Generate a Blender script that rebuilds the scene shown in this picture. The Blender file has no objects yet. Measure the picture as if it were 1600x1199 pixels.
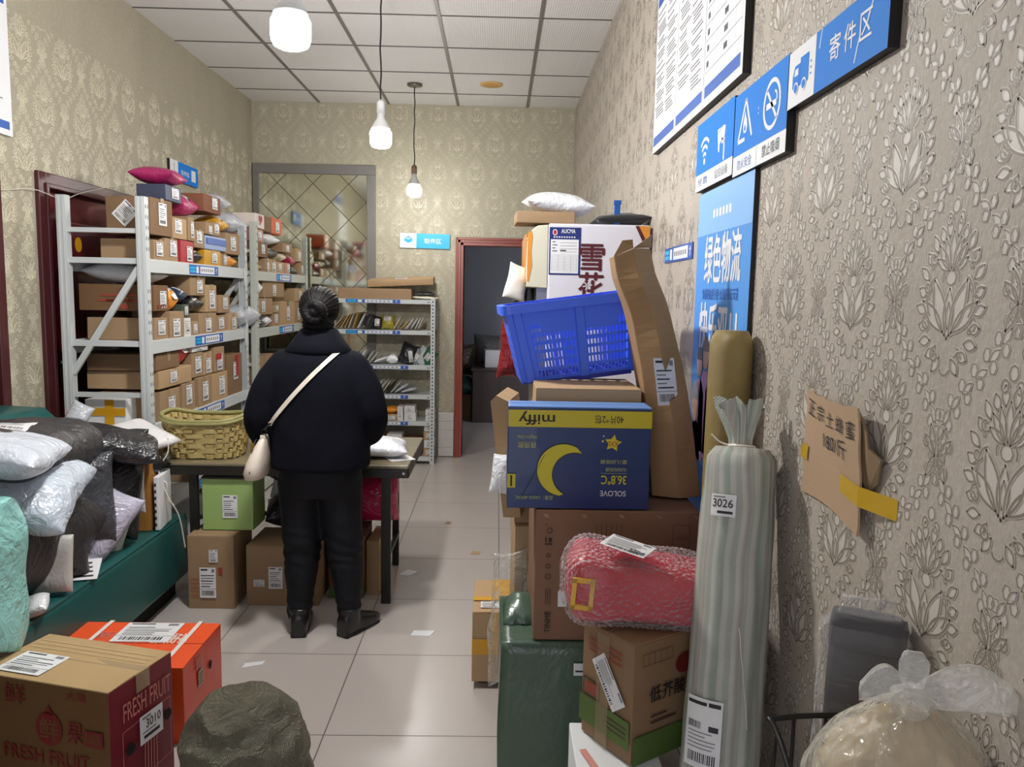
import bpy, bmesh, math, random
import numpy as np
from mathutils import Vector, Matrix, Euler, noise
from mathutils.bvhtree import BVHTree

S = bpy.context.scene
COL = S.collection
PI = math.pi

# ---------------------------------------------------------------- camera, world, exposure
cam_d = bpy.data.cameras.new('camera'); cam = bpy.data.objects.new('camera', cam_d); COL.objects.link(cam)
S.camera = cam
cam_d.sensor_fit = 'HORIZONTAL'; cam_d.sensor_width = 36.0; cam_d.lens = 1217.88/1600*36
cam_d.clip_start = 0.02; cam_d.clip_end = 60
pitch, yaw, roll = 0.11327, 0.01964, 0.02007
fw = Vector((math.sin(yaw)*math.cos(pitch), math.cos(yaw)*math.cos(pitch), -math.sin(pitch)))
rt = Vector((math.cos(yaw), -math.sin(yaw), 0)); up = rt.cross(fw)
rt, up = rt*math.cos(roll)+up*math.sin(roll), up*math.cos(roll)-rt*math.sin(roll)
cam.matrix_world = Matrix(((rt.x, up.x, -fw.x, 0), (rt.y, up.y, -fw.y, 0), (rt.z, up.z, -fw.z, 1.4777), (0, 0, 0, 1)))

W = bpy.data.worlds.new('world'); S.world = W; W.use_nodes = True
W.node_tree.nodes['Background'].inputs[0].default_value = (0.86, 0.88, 1.0, 1)
W.node_tree.nodes['Background'].inputs[1].default_value = 0.65
S.view_settings.view_transform = 'Standard'; S.view_settings.look = 'None'
S.view_settings.exposure = 1.72; S.view_settings.gamma = 1.0
S.view_settings.use_curve_mapping = False
BULB = 60.0           # emission strength of the lit bulbs
S.cycles.max_bounces = 8; S.cycles.diffuse_bounces = 5; S.cycles.glossy_bounces = 4
S.cycles.transmission_bounces = 6; S.cycles.transparent_max_bounces = 12
S.cycles.sample_clamp_indirect = 4.0
try: S.cycles.use_denoising = True
except Exception: pass

XL, XR, YB, HC = -2.163, 0.643, 7.0, 3.102      # room: left wall, right wall, back wall, ceiling
YF = -1.6                                        # wall behind the camera

# ---------------------------------------------------------------- materials
def lin(c):
    return tuple((v/255/12.92 if v/255 <= 0.04045 else ((v/255+0.055)/1.055)**2.4) for v in c)
MATS = {}
class NT:
    """small node-building helper"""
    def __init__(s, m): s.t = m.node_tree; s.n = s.t.nodes; s.bsdf = s.n['Principled BSDF']
    def new(s, kind, **kw):
        x = s.n.new(kind)
        for k, v in kw.items(): setattr(x, k, v)
        return x
    def link(s, a, b): s.t.links.new(a, b)
    def math(s, op, a, b=None, c=None):
        x = s.n.new('ShaderNodeMath'); x.operation = op
        for i, v in enumerate((a, b, c)):
            if v is None: continue
            if isinstance(v, (int, float)): x.inputs[i].default_value = v
            else: s.link(v, x.inputs[i])
        return x.outputs[0]
    def mix(s, f, a, b):
        x = s.n.new('ShaderNodeMix'); x.data_type = 'RGBA'
        for i, v in ((0, f), (6, a), (7, b)):
            if isinstance(v, (int, float)): x.inputs[i].default_value = v
            elif isinstance(v, tuple): x.inputs[i].default_value = (*v, 1)
            else: s.link(v, x.inputs[i])
        return x.outputs[2]
    def noise(s, scale, detail=4, vec=None, rough=0.6, dist=0.0):
        x = s.n.new('ShaderNodeTexNoise'); x.inputs['Scale'].default_value = scale
        x.inputs['Detail'].default_value = detail; x.inputs['Roughness'].default_value = rough
        x.inputs['Distortion'].default_value = dist
        if vec is not None: s.link(vec, x.inputs['Vector'])
        return x.outputs['Fac']
    def obj(s): return s.n.new('ShaderNodeTexCoord').outputs['Object']
    def mapping(s, vec, scale=(1, 1, 1), rot=(0, 0, 0), loc=(0, 0, 0)):
        x = s.n.new('ShaderNodeMapping'); s.link(vec, x.inputs[0])
        x.inputs['Scale'].default_value = scale; x.inputs['Rotation'].default_value = rot; x.inputs['Location'].default_value = loc
        return x.outputs[0]
    def bump(s, h, strength, dist=0.01):
        x = s.n.new('ShaderNodeBump'); x.inputs['Strength'].default_value = strength; x.inputs['Distance'].default_value = dist
        s.link(h, x.inputs['Height']); s.link(x.outputs[0], s.bsdf.inputs['Normal']); return x
    def ramp(s, f, stops):
        x = s.n.new('ShaderNodeValToRGB'); e = x.color_ramp.elements
        while len(e) < len(stops): e.new(0.5)
        for i, (p, c) in enumerate(stops):
            e[i].position = p; e[i].color = (*c, 1) if isinstance(c, tuple) else (c, c, c, 1)
        s.link(f, x.inputs[0]); return x.outputs[0]

def mat(name, rgb, rough=0.6, metal=0.0, var=0.12, vs=6.0, bump=0.0, bs=40.0, spec=0.5, alpha=1.0, trans=0.0, stretch=(1, 1, 1), coat=0.0, emit=0.0, sheen=0.0):
    if name in MATS: return MATS[name]
    m = bpy.data.materials.new(name); m.use_nodes = True; MATS[name] = m
    t = NT(m); b = t.bsdf; c = lin(rgb)
    b.inputs['Roughness'].default_value = rough; b.inputs['Metallic'].default_value = metal
    b.inputs['Specular IOR Level'].default_value = spec; b.inputs['Alpha'].default_value = alpha
    b.inputs['Transmission Weight'].default_value = trans; b.inputs['Coat Weight'].default_value = coat
    b.inputs['Sheen Weight'].default_value = sheen
    v = t.mapping(t.obj(), stretch)
    if var > 0:
        f = t.noise(vs, 4, v)
        t.link(t.mix(f, tuple(x*(1-var) for x in c), tuple(min(1, x*(1+var)) for x in c)), b.inputs['Base Color'])
    else: b.inputs['Base Color'].default_value = (*c, 1)
    if bump > 0: t.bump(t.noise(bs, 3, v), bump, 0.004)
    if emit > 0:
        b.inputs['Emission Color'].default_value = (*c, 1); b.inputs['Emission Strength'].default_value = emit
    return m

def card(name, rgb, var=0.1):
    """corrugated cardboard: faint flutes, blotches, scuffs"""
    if name in MATS: return MATS[name]
    m = mat(name, rgb, 0.75, var=0.0, spec=0.25); t = NT(m); c = lin(rgb); o = t.obj()
    f = t.noise(7, 5, o); g = t.noise(3, 2, t.mapping(o, (1, 1, 40)))
    col = t.mix(f, tuple(x*(1-var) for x in c), tuple(x*(1+var) for x in c))
    col = t.mix(t.math('MULTIPLY', g, 0.25), col, tuple(x*0.8 for x in c))
    t.link(col, t.bsdf.inputs['Base Color'])
    t.bump(t.math('ADD', t.noise(60, 3, o), t.math('MULTIPLY', t.noise(9, 2, t.mapping(o, (1, 1, 30))), 0.8)), 0.12, 0.003)
    return m

def poly(name, rgb, rough=0.28, alpha=1.0, var=0.1, bump=0.35, trans=0.0):
    """thin crumpled plastic film"""
    if name in MATS: return MATS[name]
    m = mat(name, rgb, rough, var=0.0, alpha=alpha, spec=0.6, trans=trans); t = NT(m); c = lin(rgb); o = t.obj()
    t.link(t.mix(t.noise(5, 3, o), tuple(x*(1-var) for x in c), tuple(min(1, x*(1+var)) for x in c)), t.bsdf.inputs['Base Color'])
    w = t.noise(7, 3, o, 0.55, 1.6)
    r = t.math('ABSOLUTE', t.math('SUBTRACT', w, 0.5))                # creases: ridged noise
    w2 = t.math('ABSOLUTE', t.math('SUBTRACT', t.noise(22, 2, o, 0.5, 1.0), 0.5))
    t.bump(t.math('ADD', r, t.math('MULTIPLY', w2, 0.35)), bump, 0.06)
    return m

def film(name, rgb=(236, 238, 240), lo=0.06, hi=0.75, bump=0.8, rough=0.12):
    """clear plastic: mostly see-through, whiter where seen edge-on or creased"""
    m = mat(name, rgb, rough, var=0, spec=0.9); t = NT(m); out = t.n['Material Output']; o = t.obj()
    w = t.math('ABSOLUTE', t.math('SUBTRACT', t.noise(7, 3, o, 0.55, 1.6), 0.5)); w2 = t.math('ABSOLUTE', t.math('SUBTRACT', t.noise(19, 2, o, 0.5, 1.0), 0.5))
    bp = t.bump(t.math('ADD', w, t.math('MULTIPLY', w2, 0.5)), bump, 0.05)
    lw = t.new('ShaderNodeLayerWeight'); lw.inputs[0].default_value = 0.5; t.link(bp.outputs[0], lw.inputs['Normal'])
    f = t.math('ADD', lo, t.math('MULTIPLY', t.math('POWER', lw.outputs['Facing'], 2.2), hi))
    tr = t.new('ShaderNodeBsdfTransparent'); mx = t.new('ShaderNodeMixShader'); t.link(f, mx.inputs[0]); t.link(tr.outputs[0], mx.inputs[1]); t.link(t.bsdf.outputs[0], mx.inputs[2]); t.link(mx.outputs[0], out.inputs['Surface'])
    return m
CB = card('cardboard', (157, 130, 100)); CT = card('cardboard_tan', (176, 147, 112)); CD = card('cardboard_dark', (128, 101, 76))
CR = card('cardboard_reddish', (128, 84, 62)); CBX = card('cardboard_brown_print', (118, 88, 62))
PAPER = mat('label_paper', (225, 225, 226), 0.5, var=0.04)
INK = mat('label_ink', (42, 42, 46), 0.6, var=0)
GINK = mat('label_grey_ink', (125, 126, 130), 0.6, var=0)
WHITE = mat('white_board', (222, 224, 228), 0.55, var=0.03, spec=0.25)
BLUE = mat('sign_blue', (20, 122, 214), 0.6, var=0.05, spec=0.15)
CYAN = mat('sign_cyan', (10, 175, 226), 0.4, var=0.03)
DBLUE = mat('print_blue', (38, 88, 172), 0.45, var=0.04)
NAVY = mat('print_navy', (26, 40, 110), 0.45, var=0.04)
BLACK = mat('black_foot_unlit_edge', (22, 21, 21), 0.5, var=0.1)  # sign edges: their unlit look painted as black; also the machine foot
DARK = mat('dark_void', (14, 12, 12), 0.8, var=0.1)
STEEL = mat('rack_white_enamel', (196, 201, 202), 0.4, var=0.05, vs=3)
STEELB = mat('rack_grey_enamel', (186, 190, 182), 0.45, var=0.06, vs=3)
TAPEY = mat('yellow_tape', (214, 158, 30), 0.25, var=0.08, alpha=0.93)
TAPEC = mat('clear_tape', (190, 168, 132), 0.15, var=0.05, alpha=0.55)
TAPEW = mat('white_strap', (232, 222, 214), 0.4, var=0.03)
FOAM = mat('white_foam', (222, 224, 226), 0.7, var=0.03, bump=0.15, bs=120)
RED = mat('print_red', (170, 34, 36), 0.5, var=0.08); REDP = mat('print_faded_red', (150, 62, 44), 0.7, var=0.1)
GREENP = mat('print_green', (80, 106, 48), 0.6, var=0.08)
ORANGE = mat('print_orange', (236, 84, 34), 0.5, var=0.06)
WPRINT = mat('print_white', (222, 208, 196), 0.6, var=0.05)

# ---------------------------------------------------------------- object helpers
def tag(o, label=None, cat=None, group=None, kind=None):
    if label: o['label'] = label
    if cat: o['category'] = cat
    if group: o['group'] = group
    if kind: o['kind'] = kind
    return o
def link(o, parent=None):
    COL.objects.link(o)
    if parent is not None: o.parent = parent
    return o
def empty(name, loc=(0, 0, 0), rz=0.0, label=None, cat=None, group=None):
    o = bpy.data.objects.new(name, None); link(o); o.location = loc; o.rotation_euler = (0, 0, rz)
    o.empty_display_size = 0.05
    return tag(o, label, cat, group)
def obj(name, bm, mats, parent=None, smooth=False, bevel=0.0):
    me = bpy.data.meshes.new(name); bm.to_mesh(me); bm.free()
    for m in (mats if isinstance(mats, (list, tuple)) else [mats]): me.materials.append(m)
    o = bpy.data.objects.new(name, me); link(o, parent)
    if smooth: me.shade_smooth()
    if bevel:
        b = o.modifiers.new('bevel', 'BEVEL'); b.width = bevel; b.segments = 2; b.limit_method = 'ANGLE'
    return o
def box(bm, x0, x1, y0, y1, z0, z1, mi=0, M=None):
    vs = [bm.verts.new(p) for p in ((x0,y0,z0),(x1,y0,z0),(x1,y1,z0),(x0,y1,z0),(x0,y0,z1),(x1,y0,z1),(x1,y1,z1),(x0,y1,z1))]
    if M is not None:
        for v in vs: v.co = M @ v.co
    fs = []
    for q in ((3,2,1,0),(4,5,6,7),(0,1,5,4),(1,2,6,5),(2,3,7,6),(3,0,4,7)):
        f = bm.faces.new([vs[i] for i in q]); f.material_index = mi; fs.append(f)
    return vs
def boxo(name, b, m, parent=None, bevel=0.0):
    bm = bmesh.new(); box(bm, *b); return obj(name, bm, m, parent, bevel=bevel)
def bar(bm, a, b, w, d, mi=0, upv=(0, 0, 1)):
    """rectangular bar from a to b"""
    a, b = Vector(a), Vector(b); z = (b-a).normalized(); u = Vector(upv)
    if abs(z.dot(u)) > 0.98: u = Vector((0, 1, 0))
    x = u.cross(z).normalized(); y = z.cross(x); L = (b-a).length
    M = Matrix(((x.x, y.x, z.x, a.x), (x.y, y.y, z.y, a.y), (x.z, y.z, z.z, a.z), (0, 0, 0, 1)))
    return box(bm, -w/2, w/2, -d/2, d/2, 0, L, mi, M)
def loft(bm, rings, cap=True, close=True, mi=0):
    """rings: lists of equal length of points"""
    R = [[bm.verts.new(p) for p in r] for r in rings]; n = len(R[0])
    for a, b in zip(R, R[1:]):
        for i in range(n if close else n-1):
            f = bm.faces.new((a[i], a[(i+1) % n], b[(i+1) % n], b[i])); f.material_index = mi
    if cap and close:
        bm.faces.new(list(reversed(R[0]))).material_index = mi; bm.faces.new(R[-1]).material_index = mi
    return R
def circ(c, r, n=16, ax=(1, 0, 0), ay=(0, 1, 0), ry=None, p=2.0):
    c, ax, ay = Vector(c), Vector(ax), Vector(ay); ry = r if ry is None else ry; o = []
    for i in range(n):
        t = 2*PI*i/n; cx, sx = math.cos(t), math.sin(t)
        cx = math.copysign(abs(cx)**(2/p), cx); sx = math.copysign(abs(sx)**(2/p), sx)
        o.append(c + ax*(r*cx) + ay*(ry*sx))
    return o
def tube(bm, pts, r, n=8, mi=0, radii=None):
    pts = [Vector(p) for p in pts]; rings = []; prev = None
    for i, p in enumerate(pts):
        d = (pts[min(i+1, len(pts)-1)] - pts[max(i-1, 0)]).normalized()
        if prev is None:
            h = Vector((0, 0, 1)) if abs(d.z) < 0.9 else Vector((1, 0, 0)); x = h.cross(d).normalized()
        else: x = (prev - d*prev.dot(d)).normalized()
        prev = x; rings.append(circ(p, radii[i] if radii else r, n, x, d.cross(x)))
    return loft(bm, rings, mi=mi)
def spline(pts, n=8):
    """Catmull-Rom through pts"""
    P = [Vector(p) for p in pts]; P = [2*P[0]-P[1]] + P + [2*P[-1]-P[-2]]; out = []
    for i in range(1, len(P)-2):
        a, b, c, d = P[i-1:i+3]
        for k in range(n):
            t = k/n; out.append(0.5*((2*b)+(c-a)*t+(2*a-5*b+4*c-d)*t*t+(3*b-a-3*c+d)*t**3))
    out.append(P[-2]); return out

class Flat:
    """printed marks on a plane: polygons in (u,v) metres, each layer a hair in front of the last"""
    def __init__(s, O, U, V, mats):
        s.O, s.U, s.V = Vector(O), Vector(U).normalized(), Vector(V).normalized(); s.N = s.U.cross(s.V); s.mats = list(mats); s.bm = bmesh.new()
    def P(s, u, v, l): return s.O + s.U*u + s.V*v + s.N*(0.0006 + 0.0005*l)
    def mi(s, m):
        if m not in s.mats: s.mats.append(m)
        return s.mats.index(m)
    def poly(s, pts, m, l=0):
        f = s.bm.faces.new([s.bm.verts.new(s.P(u, v, l)) for u, v in pts]); f.material_index = s.mi(m)
        f.normal_update()
        if f.normal.dot(s.N) < 0: f.normal_flip()
    def rect(s, u0, v0, u1, v1, m, l=0): s.poly(((u0, v0), (u1, v0), (u1, v1), (u0, v1)), m, l)
    def line(s, a, b, w, m, l=0):
        dx, dy = b[0]-a[0], b[1]-a[1]; L = math.hypot(dx, dy) or 1; nx, ny = -dy/L*w/2, dx/L*w/2
        s.poly(((a[0]+nx, a[1]+ny), (a[0]-nx, a[1]-ny), (b[0]-nx, b[1]-ny), (b[0]+nx, b[1]+ny)), m, l)
    def path(s, pts, w, m, l=0):
        for a, b in zip(pts, pts[1:]): s.line(a, b, w, m, l)
    def ellipse(s, u, v, ru, rv, m, l=0, n=20): s.poly([(u+ru*math.cos(2*PI*i/n), v+rv*math.sin(2*PI*i/n)) for i in range(n)], m, l)
    def ring(s, u, v, ru, rv, w, m, l=0, n=24, a0=0, a1=2*PI):
        for i in range(n):
            t0, t1 = a0+(a1-a0)*i/n, a0+(a1-a0)*(i+1)/n
            s.poly([(u+(ru-k)*math.cos(t), v+(rv-k)*math.sin(t)) for t, k in ((t0, 0), (t1, 0), (t1, w), (t0, w))], m, l)
    def text(s, body, u0, v0, u1, v1, m, l=1, bold=0.0, flip=False, rot=0):
        me = text_mesh(body); co = [v.co for v in me.vertices]
        if not co: return
        xs = [c.x for c in co]; ys = [c.y for c in co]; x0, x1, y0, y1 = min(xs), max(xs), min(ys), max(ys)
        mi = s.mi(m); k = bold*(u1-u0 if rot else v1-v0)*0.9; sh = [(0, 0)] + ([(k, 0), (-k, 0), (0, k*0.8), (0, -k*0.8)] if bold else [])
        for q, (du, dv) in enumerate(sh):
            vs = []
            for c in co:
                a, b = (c.x-x0)/(x1-x0), (c.y-y0)/(y1-y0)
                if flip: a, b = 1-a, 1-b
                if rot == 90: a, b = 1-b, a
                if rot == -90: a, b = b, 1-a
                vs.append(s.bm.verts.new(s.P(u0+(u1-u0)*a+du, v0+(v1-v0)*b+dv, l+0.12*q)))
            for p in me.polygons:
                try:
                    f = s.bm.faces.new([vs[i] for i in p.vertices]); f.material_index = mi; f.normal_update()
                    if f.normal.dot(s.N) < 0: f.normal_flip()
                except ValueError: pass
        bpy.data.meshes.remove(me)
    def waybill(s, u0, v0, u1, v1, rnd, l=0, paper=None):
        """an express waybill: white paper, a barcode and grey lines of print"""
        s.rect(u0, v0, u1, v1, paper or PAPER, l); w, h = u1-u0, v1-v0
        u = u0+w*0.12
        while u < u0+w*0.86:
            k = w*rnd.choice((0.012, 0.02, 0.032)); s.rect(u, v0+h*0.08, u+k, v0+h*0.24, INK, l+1); u += k+w*rnd.choice((0.014, 0.024))
        s.rect(u0+w*0.08, v0+h*0.9, u0+w*0.5, v0+h*0.95, INK, l+1); s.rect(u0+w*0.74, v0+h*0.84, u0+w*0.92, v0+h*0.95, GINK, l+1)
        for k in range(5):
            v = v0+h*(0.36+0.09*k); s.rect(u0+w*0.08, v, u0+w*rnd.uniform(0.5, 0.92), v+h*0.03, GINK if k % 2 else INK, l+1)
        s.rect(u0, v0+h*0.29, u1, v0+h*0.30, INK, l+1)
    def done(s, name, parent=None): return obj(name, s.bm, s.mats, parent)

_tc = {}
def text_mesh(body, bold=0.0):
    c = bpy.data.curves.new('lettering', 'FONT'); c.body = body; c.offset = bold; c.resolution_u = 3; c.fill_mode = 'FRONT'
    o = bpy.data.objects.new('lettering', c); COL.objects.link(o)
    me = bpy.data.meshes.new_from_object(o.evaluated_get(bpy.context.evaluated_depsgraph_get()))
    bpy.data.objects.remove(o); bpy.data.curves.remove(c); return me

FACE = {  # local basis of a carton face: origin corner as fractions of (w,d,h), U, V
    'front': lambda w, d, h: ((-w/2, -d/2, 0), (1, 0, 0), (0, 0, 1)),
    'right': lambda w, d, h: ((w/2, -d/2, 0), (0, 1, 0), (0, 0, 1)),
    'left': lambda w, d, h: ((-w/2, d/2, 0), (0, -1, 0), (0, 0, 1)),
    'back': lambda w, d, h: ((w/2, d/2, 0), (-1, 0, 0), (0, 0, 1)),
    'top': lambda w, d, h: ((-w/2, -d/2, h), (1, 0, 0), (0, 1, 0))}
def face_flat(size, face, mats=(), lift=0.0):
    O, U, V = FACE[face](*size); N = Vector(U).cross(Vector(V))
    return Flat(Vector(O)+N*lift, U, V, mats)

def carton(name, size, loc, rz, m, label, cat='carton', group=None, seed=0, dent=0.0025, seam='x', flaps=True, mats=None, facemat=None, tilt=(0, 0)):
    """a closed carton, origin at its base centre: bulged walls, two top flaps meeting at a seam"""
    w, d, h = size; rnd = random.Random(seed); bm = bmesh.new(); dent = min(dent, 0.0017)
    box(bm, -w/2, w/2, -d/2, d/2, 0, h)
    bmesh.ops.subdivide_edges(bm, edges=bm.edges[:], cuts=4, use_grid_fill=True)
    for v in bm.verts:
        n = noise.noise_vector(v.co*7 + Vector((seed*3.1, seed, 0)))*dent
        bx = (1-(2*v.co.x/w)**2)*(1-(2*v.co.z/h-1)**2)*(1 if abs(abs(v.co.y)-d/2) < 1e-5 else 0)*dent*1.6
        by = (1-(2*v.co.y/d)**2)*(1-(2*v.co.z/h-1)**2)*(1 if abs(abs(v.co.x)-w/2) < 1e-5 else 0)*dent*1.6
        if v.co.z < 1e-5: n.z = 0
        v.co += n + Vector((math.copysign(by, v.co.x), math.copysign(bx, v.co.y), 0))
    if facemat:
        for f in bm.faces:
            f.normal_update(); n = f.normal
            k = 'front' if n.y < -.7 else 'right' if n.x > .7 else 'left' if n.x < -.7 else 'top' if n.z > .7 else 'x'
            f.material_index = facemat.get(k, 0)
    if flaps:
        t = 0.003; g = 0.002
        if seam == 'x': A, B = (-w/2, w/2, -d/2, -g), (-w/2, w/2, g, d/2)
        else: A, B = (-w/2, -g, -d/2, d/2), (g, w/2, -d/2, d/2)
        mi = facemat.get('top', 0) if facemat else 0
        for k in (A, B):
            vs = box(bm, *k, h-0.001, h+t, mi)
            for v in vs[4:]:
                e = abs(v.co.y if seam == 'x' else v.co.x)
                if e < 0.01: v.co.z += rnd.uniform(0, 0.003)
    o = obj(name, bm, mats or m, bevel=0.003); o.location = loc; o.rotation_euler = (tilt[0], tilt[1], rz)
    return tag(o, label, cat, group)
def tape_strip(parent, size, seam='x', m=None, drop=0.06, w=0.05, name='packing_tape', lift=0.004):
    """tape along the top seam running down both ends"""
    W_, D_, H_ = size; bm = bmesh.new(); e = 0.0045
    for sgn in (1,):
        if seam == 'x':
            pts = [(-W_/2-e, H_-drop), (-W_/2-e, H_+lift), (W_/2+e, H_+lift), (W_/2+e, H_-drop)]
            L = [[bm.verts.new((x, s, z)) for x, z in pts] for s in (-w/2, w/2)]
        else:
            pts = [(-D_/2-e, H_-drop), (-D_/2-e, H_+lift), (D_/2+e, H_+lift), (D_/2+e, H_-drop)]
            L = [[bm.verts.new((s, y, z)) for y, z in pts] for s in (w/2, -w/2)]
        for i in range(3): bm.faces.new((L[0][i], L[0][i+1], L[1][i+1], L[1][i]))
    return obj(name, bm, m or TAPEC, parent)

def bag(name, size, loc, rot, m, label, cat='parcel bag', group=None, seed=0, wr=0.012, nx=26, pinch=0.12, power=2.4, sag=0.0, seam=0.012):
    """a filled poly mailer: two sheets puffed apart, sealed edges, ridged wrinkles. local: w on X, h on Y, thickness on Z"""
    w, h, t = size; ny = max(8, int(nx*h/w)); ny = min(ny, 44); bm = bmesh.new(); off = Vector((seed*7.3, seed*1.7, seed*3.3)); top, bot = [], []
    for j in range(ny+1):
        a, b = [], []
        for i in range(nx+1):
            u, v = 2*i/nx-1, 2*j/ny-1
            pu, pv = 1-abs(u)**power, 1-abs(v)**power
            prof = (max(pu, 0)**0.62)*(max(pv, 0)**0.62)
            x = w/2*u*(1-pinch*(1-v*v)*u*u*0.5); y = h/2*v*(1-pinch*(1-u*u)*v*v*0.5)
            p = Vector((x, y, 0))
            q = noise.noise_vector(p*9+off)*wr*0.6
            rid = 0
            for s_, am in ((8, 1.0), (17, 0.5)):
                rid += (0.35-abs(noise.noise(Vector((p.x*s_*0.7, p.y*s_, 0))+off*s_)))*am
            zc = -sag*u*u + noise.noise(p*4+off)*wr*1.2
            e = min(1, prof*2.5)
            a.append(bm.verts.new((x+q.x, y+q.y, zc + t/2*prof + rid*wr*e)))
            if i in (0, nx) or j in (0, ny): b.append(a[-1])
            else:
                rid2 = (0.35-abs(noise.noise(Vector((p.x*6, p.y*8, 3))+off*5)))
                b.append(bm.verts.new((x+q.x, y+q.y, zc - t/2*prof - rid2*wr*0.5*e - 0.001)))
        top.append(a); bot.append(b)
    for j in range(ny):
        for i in range(nx):
            bm.faces.new((top[j][i], top[j][i+1], top[j+1][i+1], top[j+1][i]))
            q = (bot[j+1][i], bot[j+1][i+1], bot[j][i+1], bot[j][i])
            if len(set(q)) == 4:
                try: bm.faces.new(q)
                except ValueError: pass
    o = obj(name, bm, m, smooth=True); o.location = loc; o.rotation_euler = rot
    s = o.modifiers.new('smooth', 'SUBSURF'); s.levels = 1; s.render_levels = 1
    return tag(o, label, cat, group)
def stick(parent, O, U, V, w, h, rnd, name='shipping_label', paper=None, lift=0.002):
    """a waybill stuck on a parent, in the parent's local axes"""
    U, V = Vector(U).normalized(), Vector(V).normalized(); f = Flat(Vector(O)+U.cross(V)*lift, U, V, [])
    f.waybill(-w/2, -h/2, w/2, h/2, rnd, paper=paper); return f.done(name, parent)
def drape_label(parent, cx, cy, w, h, rot, rnd, name='shipping_label', lift=0.002, n=6, side=1):
    """a waybill laid over the puffed face of a bag: follows the surface (ray cast in local Z)"""
    me = parent.evaluated_get(bpy.context.evaluated_depsgraph_get()).to_mesh()
    bv = BVHTree.FromPolygons([v.co.copy() for v in me.vertices], [p.vertices[:] for p in me.polygons])
    bm = bmesh.new(); ca, sa = math.cos(rot), math.sin(rot)
    def at(a, b, l):
        x, y = cx+(a*ca-b*sa), cy+(a*sa+b*ca)
        hit = bv.ray_cast(Vector((x, y, 2.0*side)), Vector((0, 0, -side)))
        z = hit[0].z if hit[0] else 0
        return Vector((x, y, z+side*(lift+l)))
    def sheet(a0, b0, a1, b1, na, nb, mi, l):
        g = [[bm.verts.new(at(a0+(a1-a0)*i/na, b0+(b1-b0)*j/nb, l)) for i in range(na+1)] for j in range(nb+1)]
        for j in range(nb):
            for i in range(na):
                q = (g[j][i], g[j][i+1], g[j+1][i+1], g[j+1][i])
                bm.faces.new(q if side > 0 else q[::-1]).material_index = mi
    sheet(-w/2, -h/2, w/2, h/2, n, n, 0, 0)
    u = -0.36
    while u < 0.36:
        k = rnd.choice((0.015, 0.025, 0.04)); sheet(w*u, -h*0.42, w*(u+k), -h*0.25, 1, 2, 1, 0.0012); u += k+rnd.choice((0.02, 0.03))
    for k in range(6): sheet(-w*0.42, h*(-0.14+0.1*k), w*rnd.uniform(0, 0.42), h*(-0.11+0.1*k), 4, 1, 1 if k in (0, 5) else 2, 0.0012)
    return obj(name, bm, [PAPER, INK, GINK], parent)
def remesh(name, bm, m, parent, voxel, smooth=6, disp=0.0, ds=8.0):
    """fuse overlapping lofts into one continuous surface"""
    me = bpy.data.meshes.new(name); bmesh.ops.recalc_face_normals(bm, faces=bm.faces[:]); bm.to_mesh(me); bm.free()
    o = bpy.data.objects.new(name, me); COL.objects.link(o)
    r = o.modifiers.new('r', 'REMESH'); r.mode = 'VOXEL'; r.voxel_size = voxel
    s = o.modifiers.new('s', 'SMOOTH'); s.factor = 0.5; s.iterations = smooth
    nm = bpy.data.meshes.new_from_object(o.evaluated_get(bpy.context.evaluated_depsgraph_get()))
    bpy.data.objects.remove(o); bpy.data.meshes.remove(me)
    if disp:
        for v in nm.vertices:
            p = v.co; k = (0.4-abs(noise.noise(Vector((p.x*ds, p.y*ds, p.z*ds*0.6)))))*disp
            v.co = p + v.normal*k
    nm.name = name; nm.materials.clear(); nm.materials.append(m); nm.shade_smooth()
    o = bpy.data.objects.new(name, nm); return link(o, parent)
# ================================================================ the setting
def line_mask(t, coord, origin, pitch, width):
    f = t.math('FRACT', t.math('ADD', t.math('DIVIDE', t.math('SUBTRACT', coord, origin), pitch), 0.5))
    return t.math('LESS_THAN', t.math('ABSOLUTE', t.math('SUBTRACT', f, 0.5)), width/pitch/2)

# floor: polished 0.59 m porcelain tiles with dark grout
FL = mat('floor_tile', (176, 168, 162), 0.32, var=0, spec=0.5); t = NT(FL); g = t.n.new('ShaderNodeNewGeometry')
sx = t.new('ShaderNodeSeparateXYZ'); t.link(g.outputs['Position'], sx.inputs[0])
gm = t.math('MAXIMUM', line_mask(t, sx.outputs[0], -0.5586, 0.5883, 0.004), line_mask(t, sx.outputs[1], 6.0006, 0.5883, 0.004))
base = t.mix(t.noise(2.2, 5, g.outputs['Position']), lin((183, 175, 169)), lin((189, 181, 176)))
dirt = t.ramp(t.noise(3, 6, g.outputs['Position'], 0.75), [(0.42, 0.0), (1.0, 0.07)])
base = t.mix(dirt, base, lin((128, 116, 106)))
t.link(t.mix(gm, base, lin((84, 76, 72))), t.bsdf.inputs['Base Color'])
t.link(t.math('ADD', 0.27, t.math('MULTIPLY', gm, 0.3)), t.bsdf.inputs['Roughness'])
t.bump(t.math('ADD', t.math('MULTIPLY', gm, -1.0), t.math('MULTIPLY', t.noise(140, 2, g.outputs['Position']), 0.12)), 0.25, 0.004)
bm = bmesh.new(); box(bm, XL-0.3, XR+0.3, YF-0.2, 10.6, -0.12, 0); tag(obj('floor', bm, FL), kind='structure')

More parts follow.
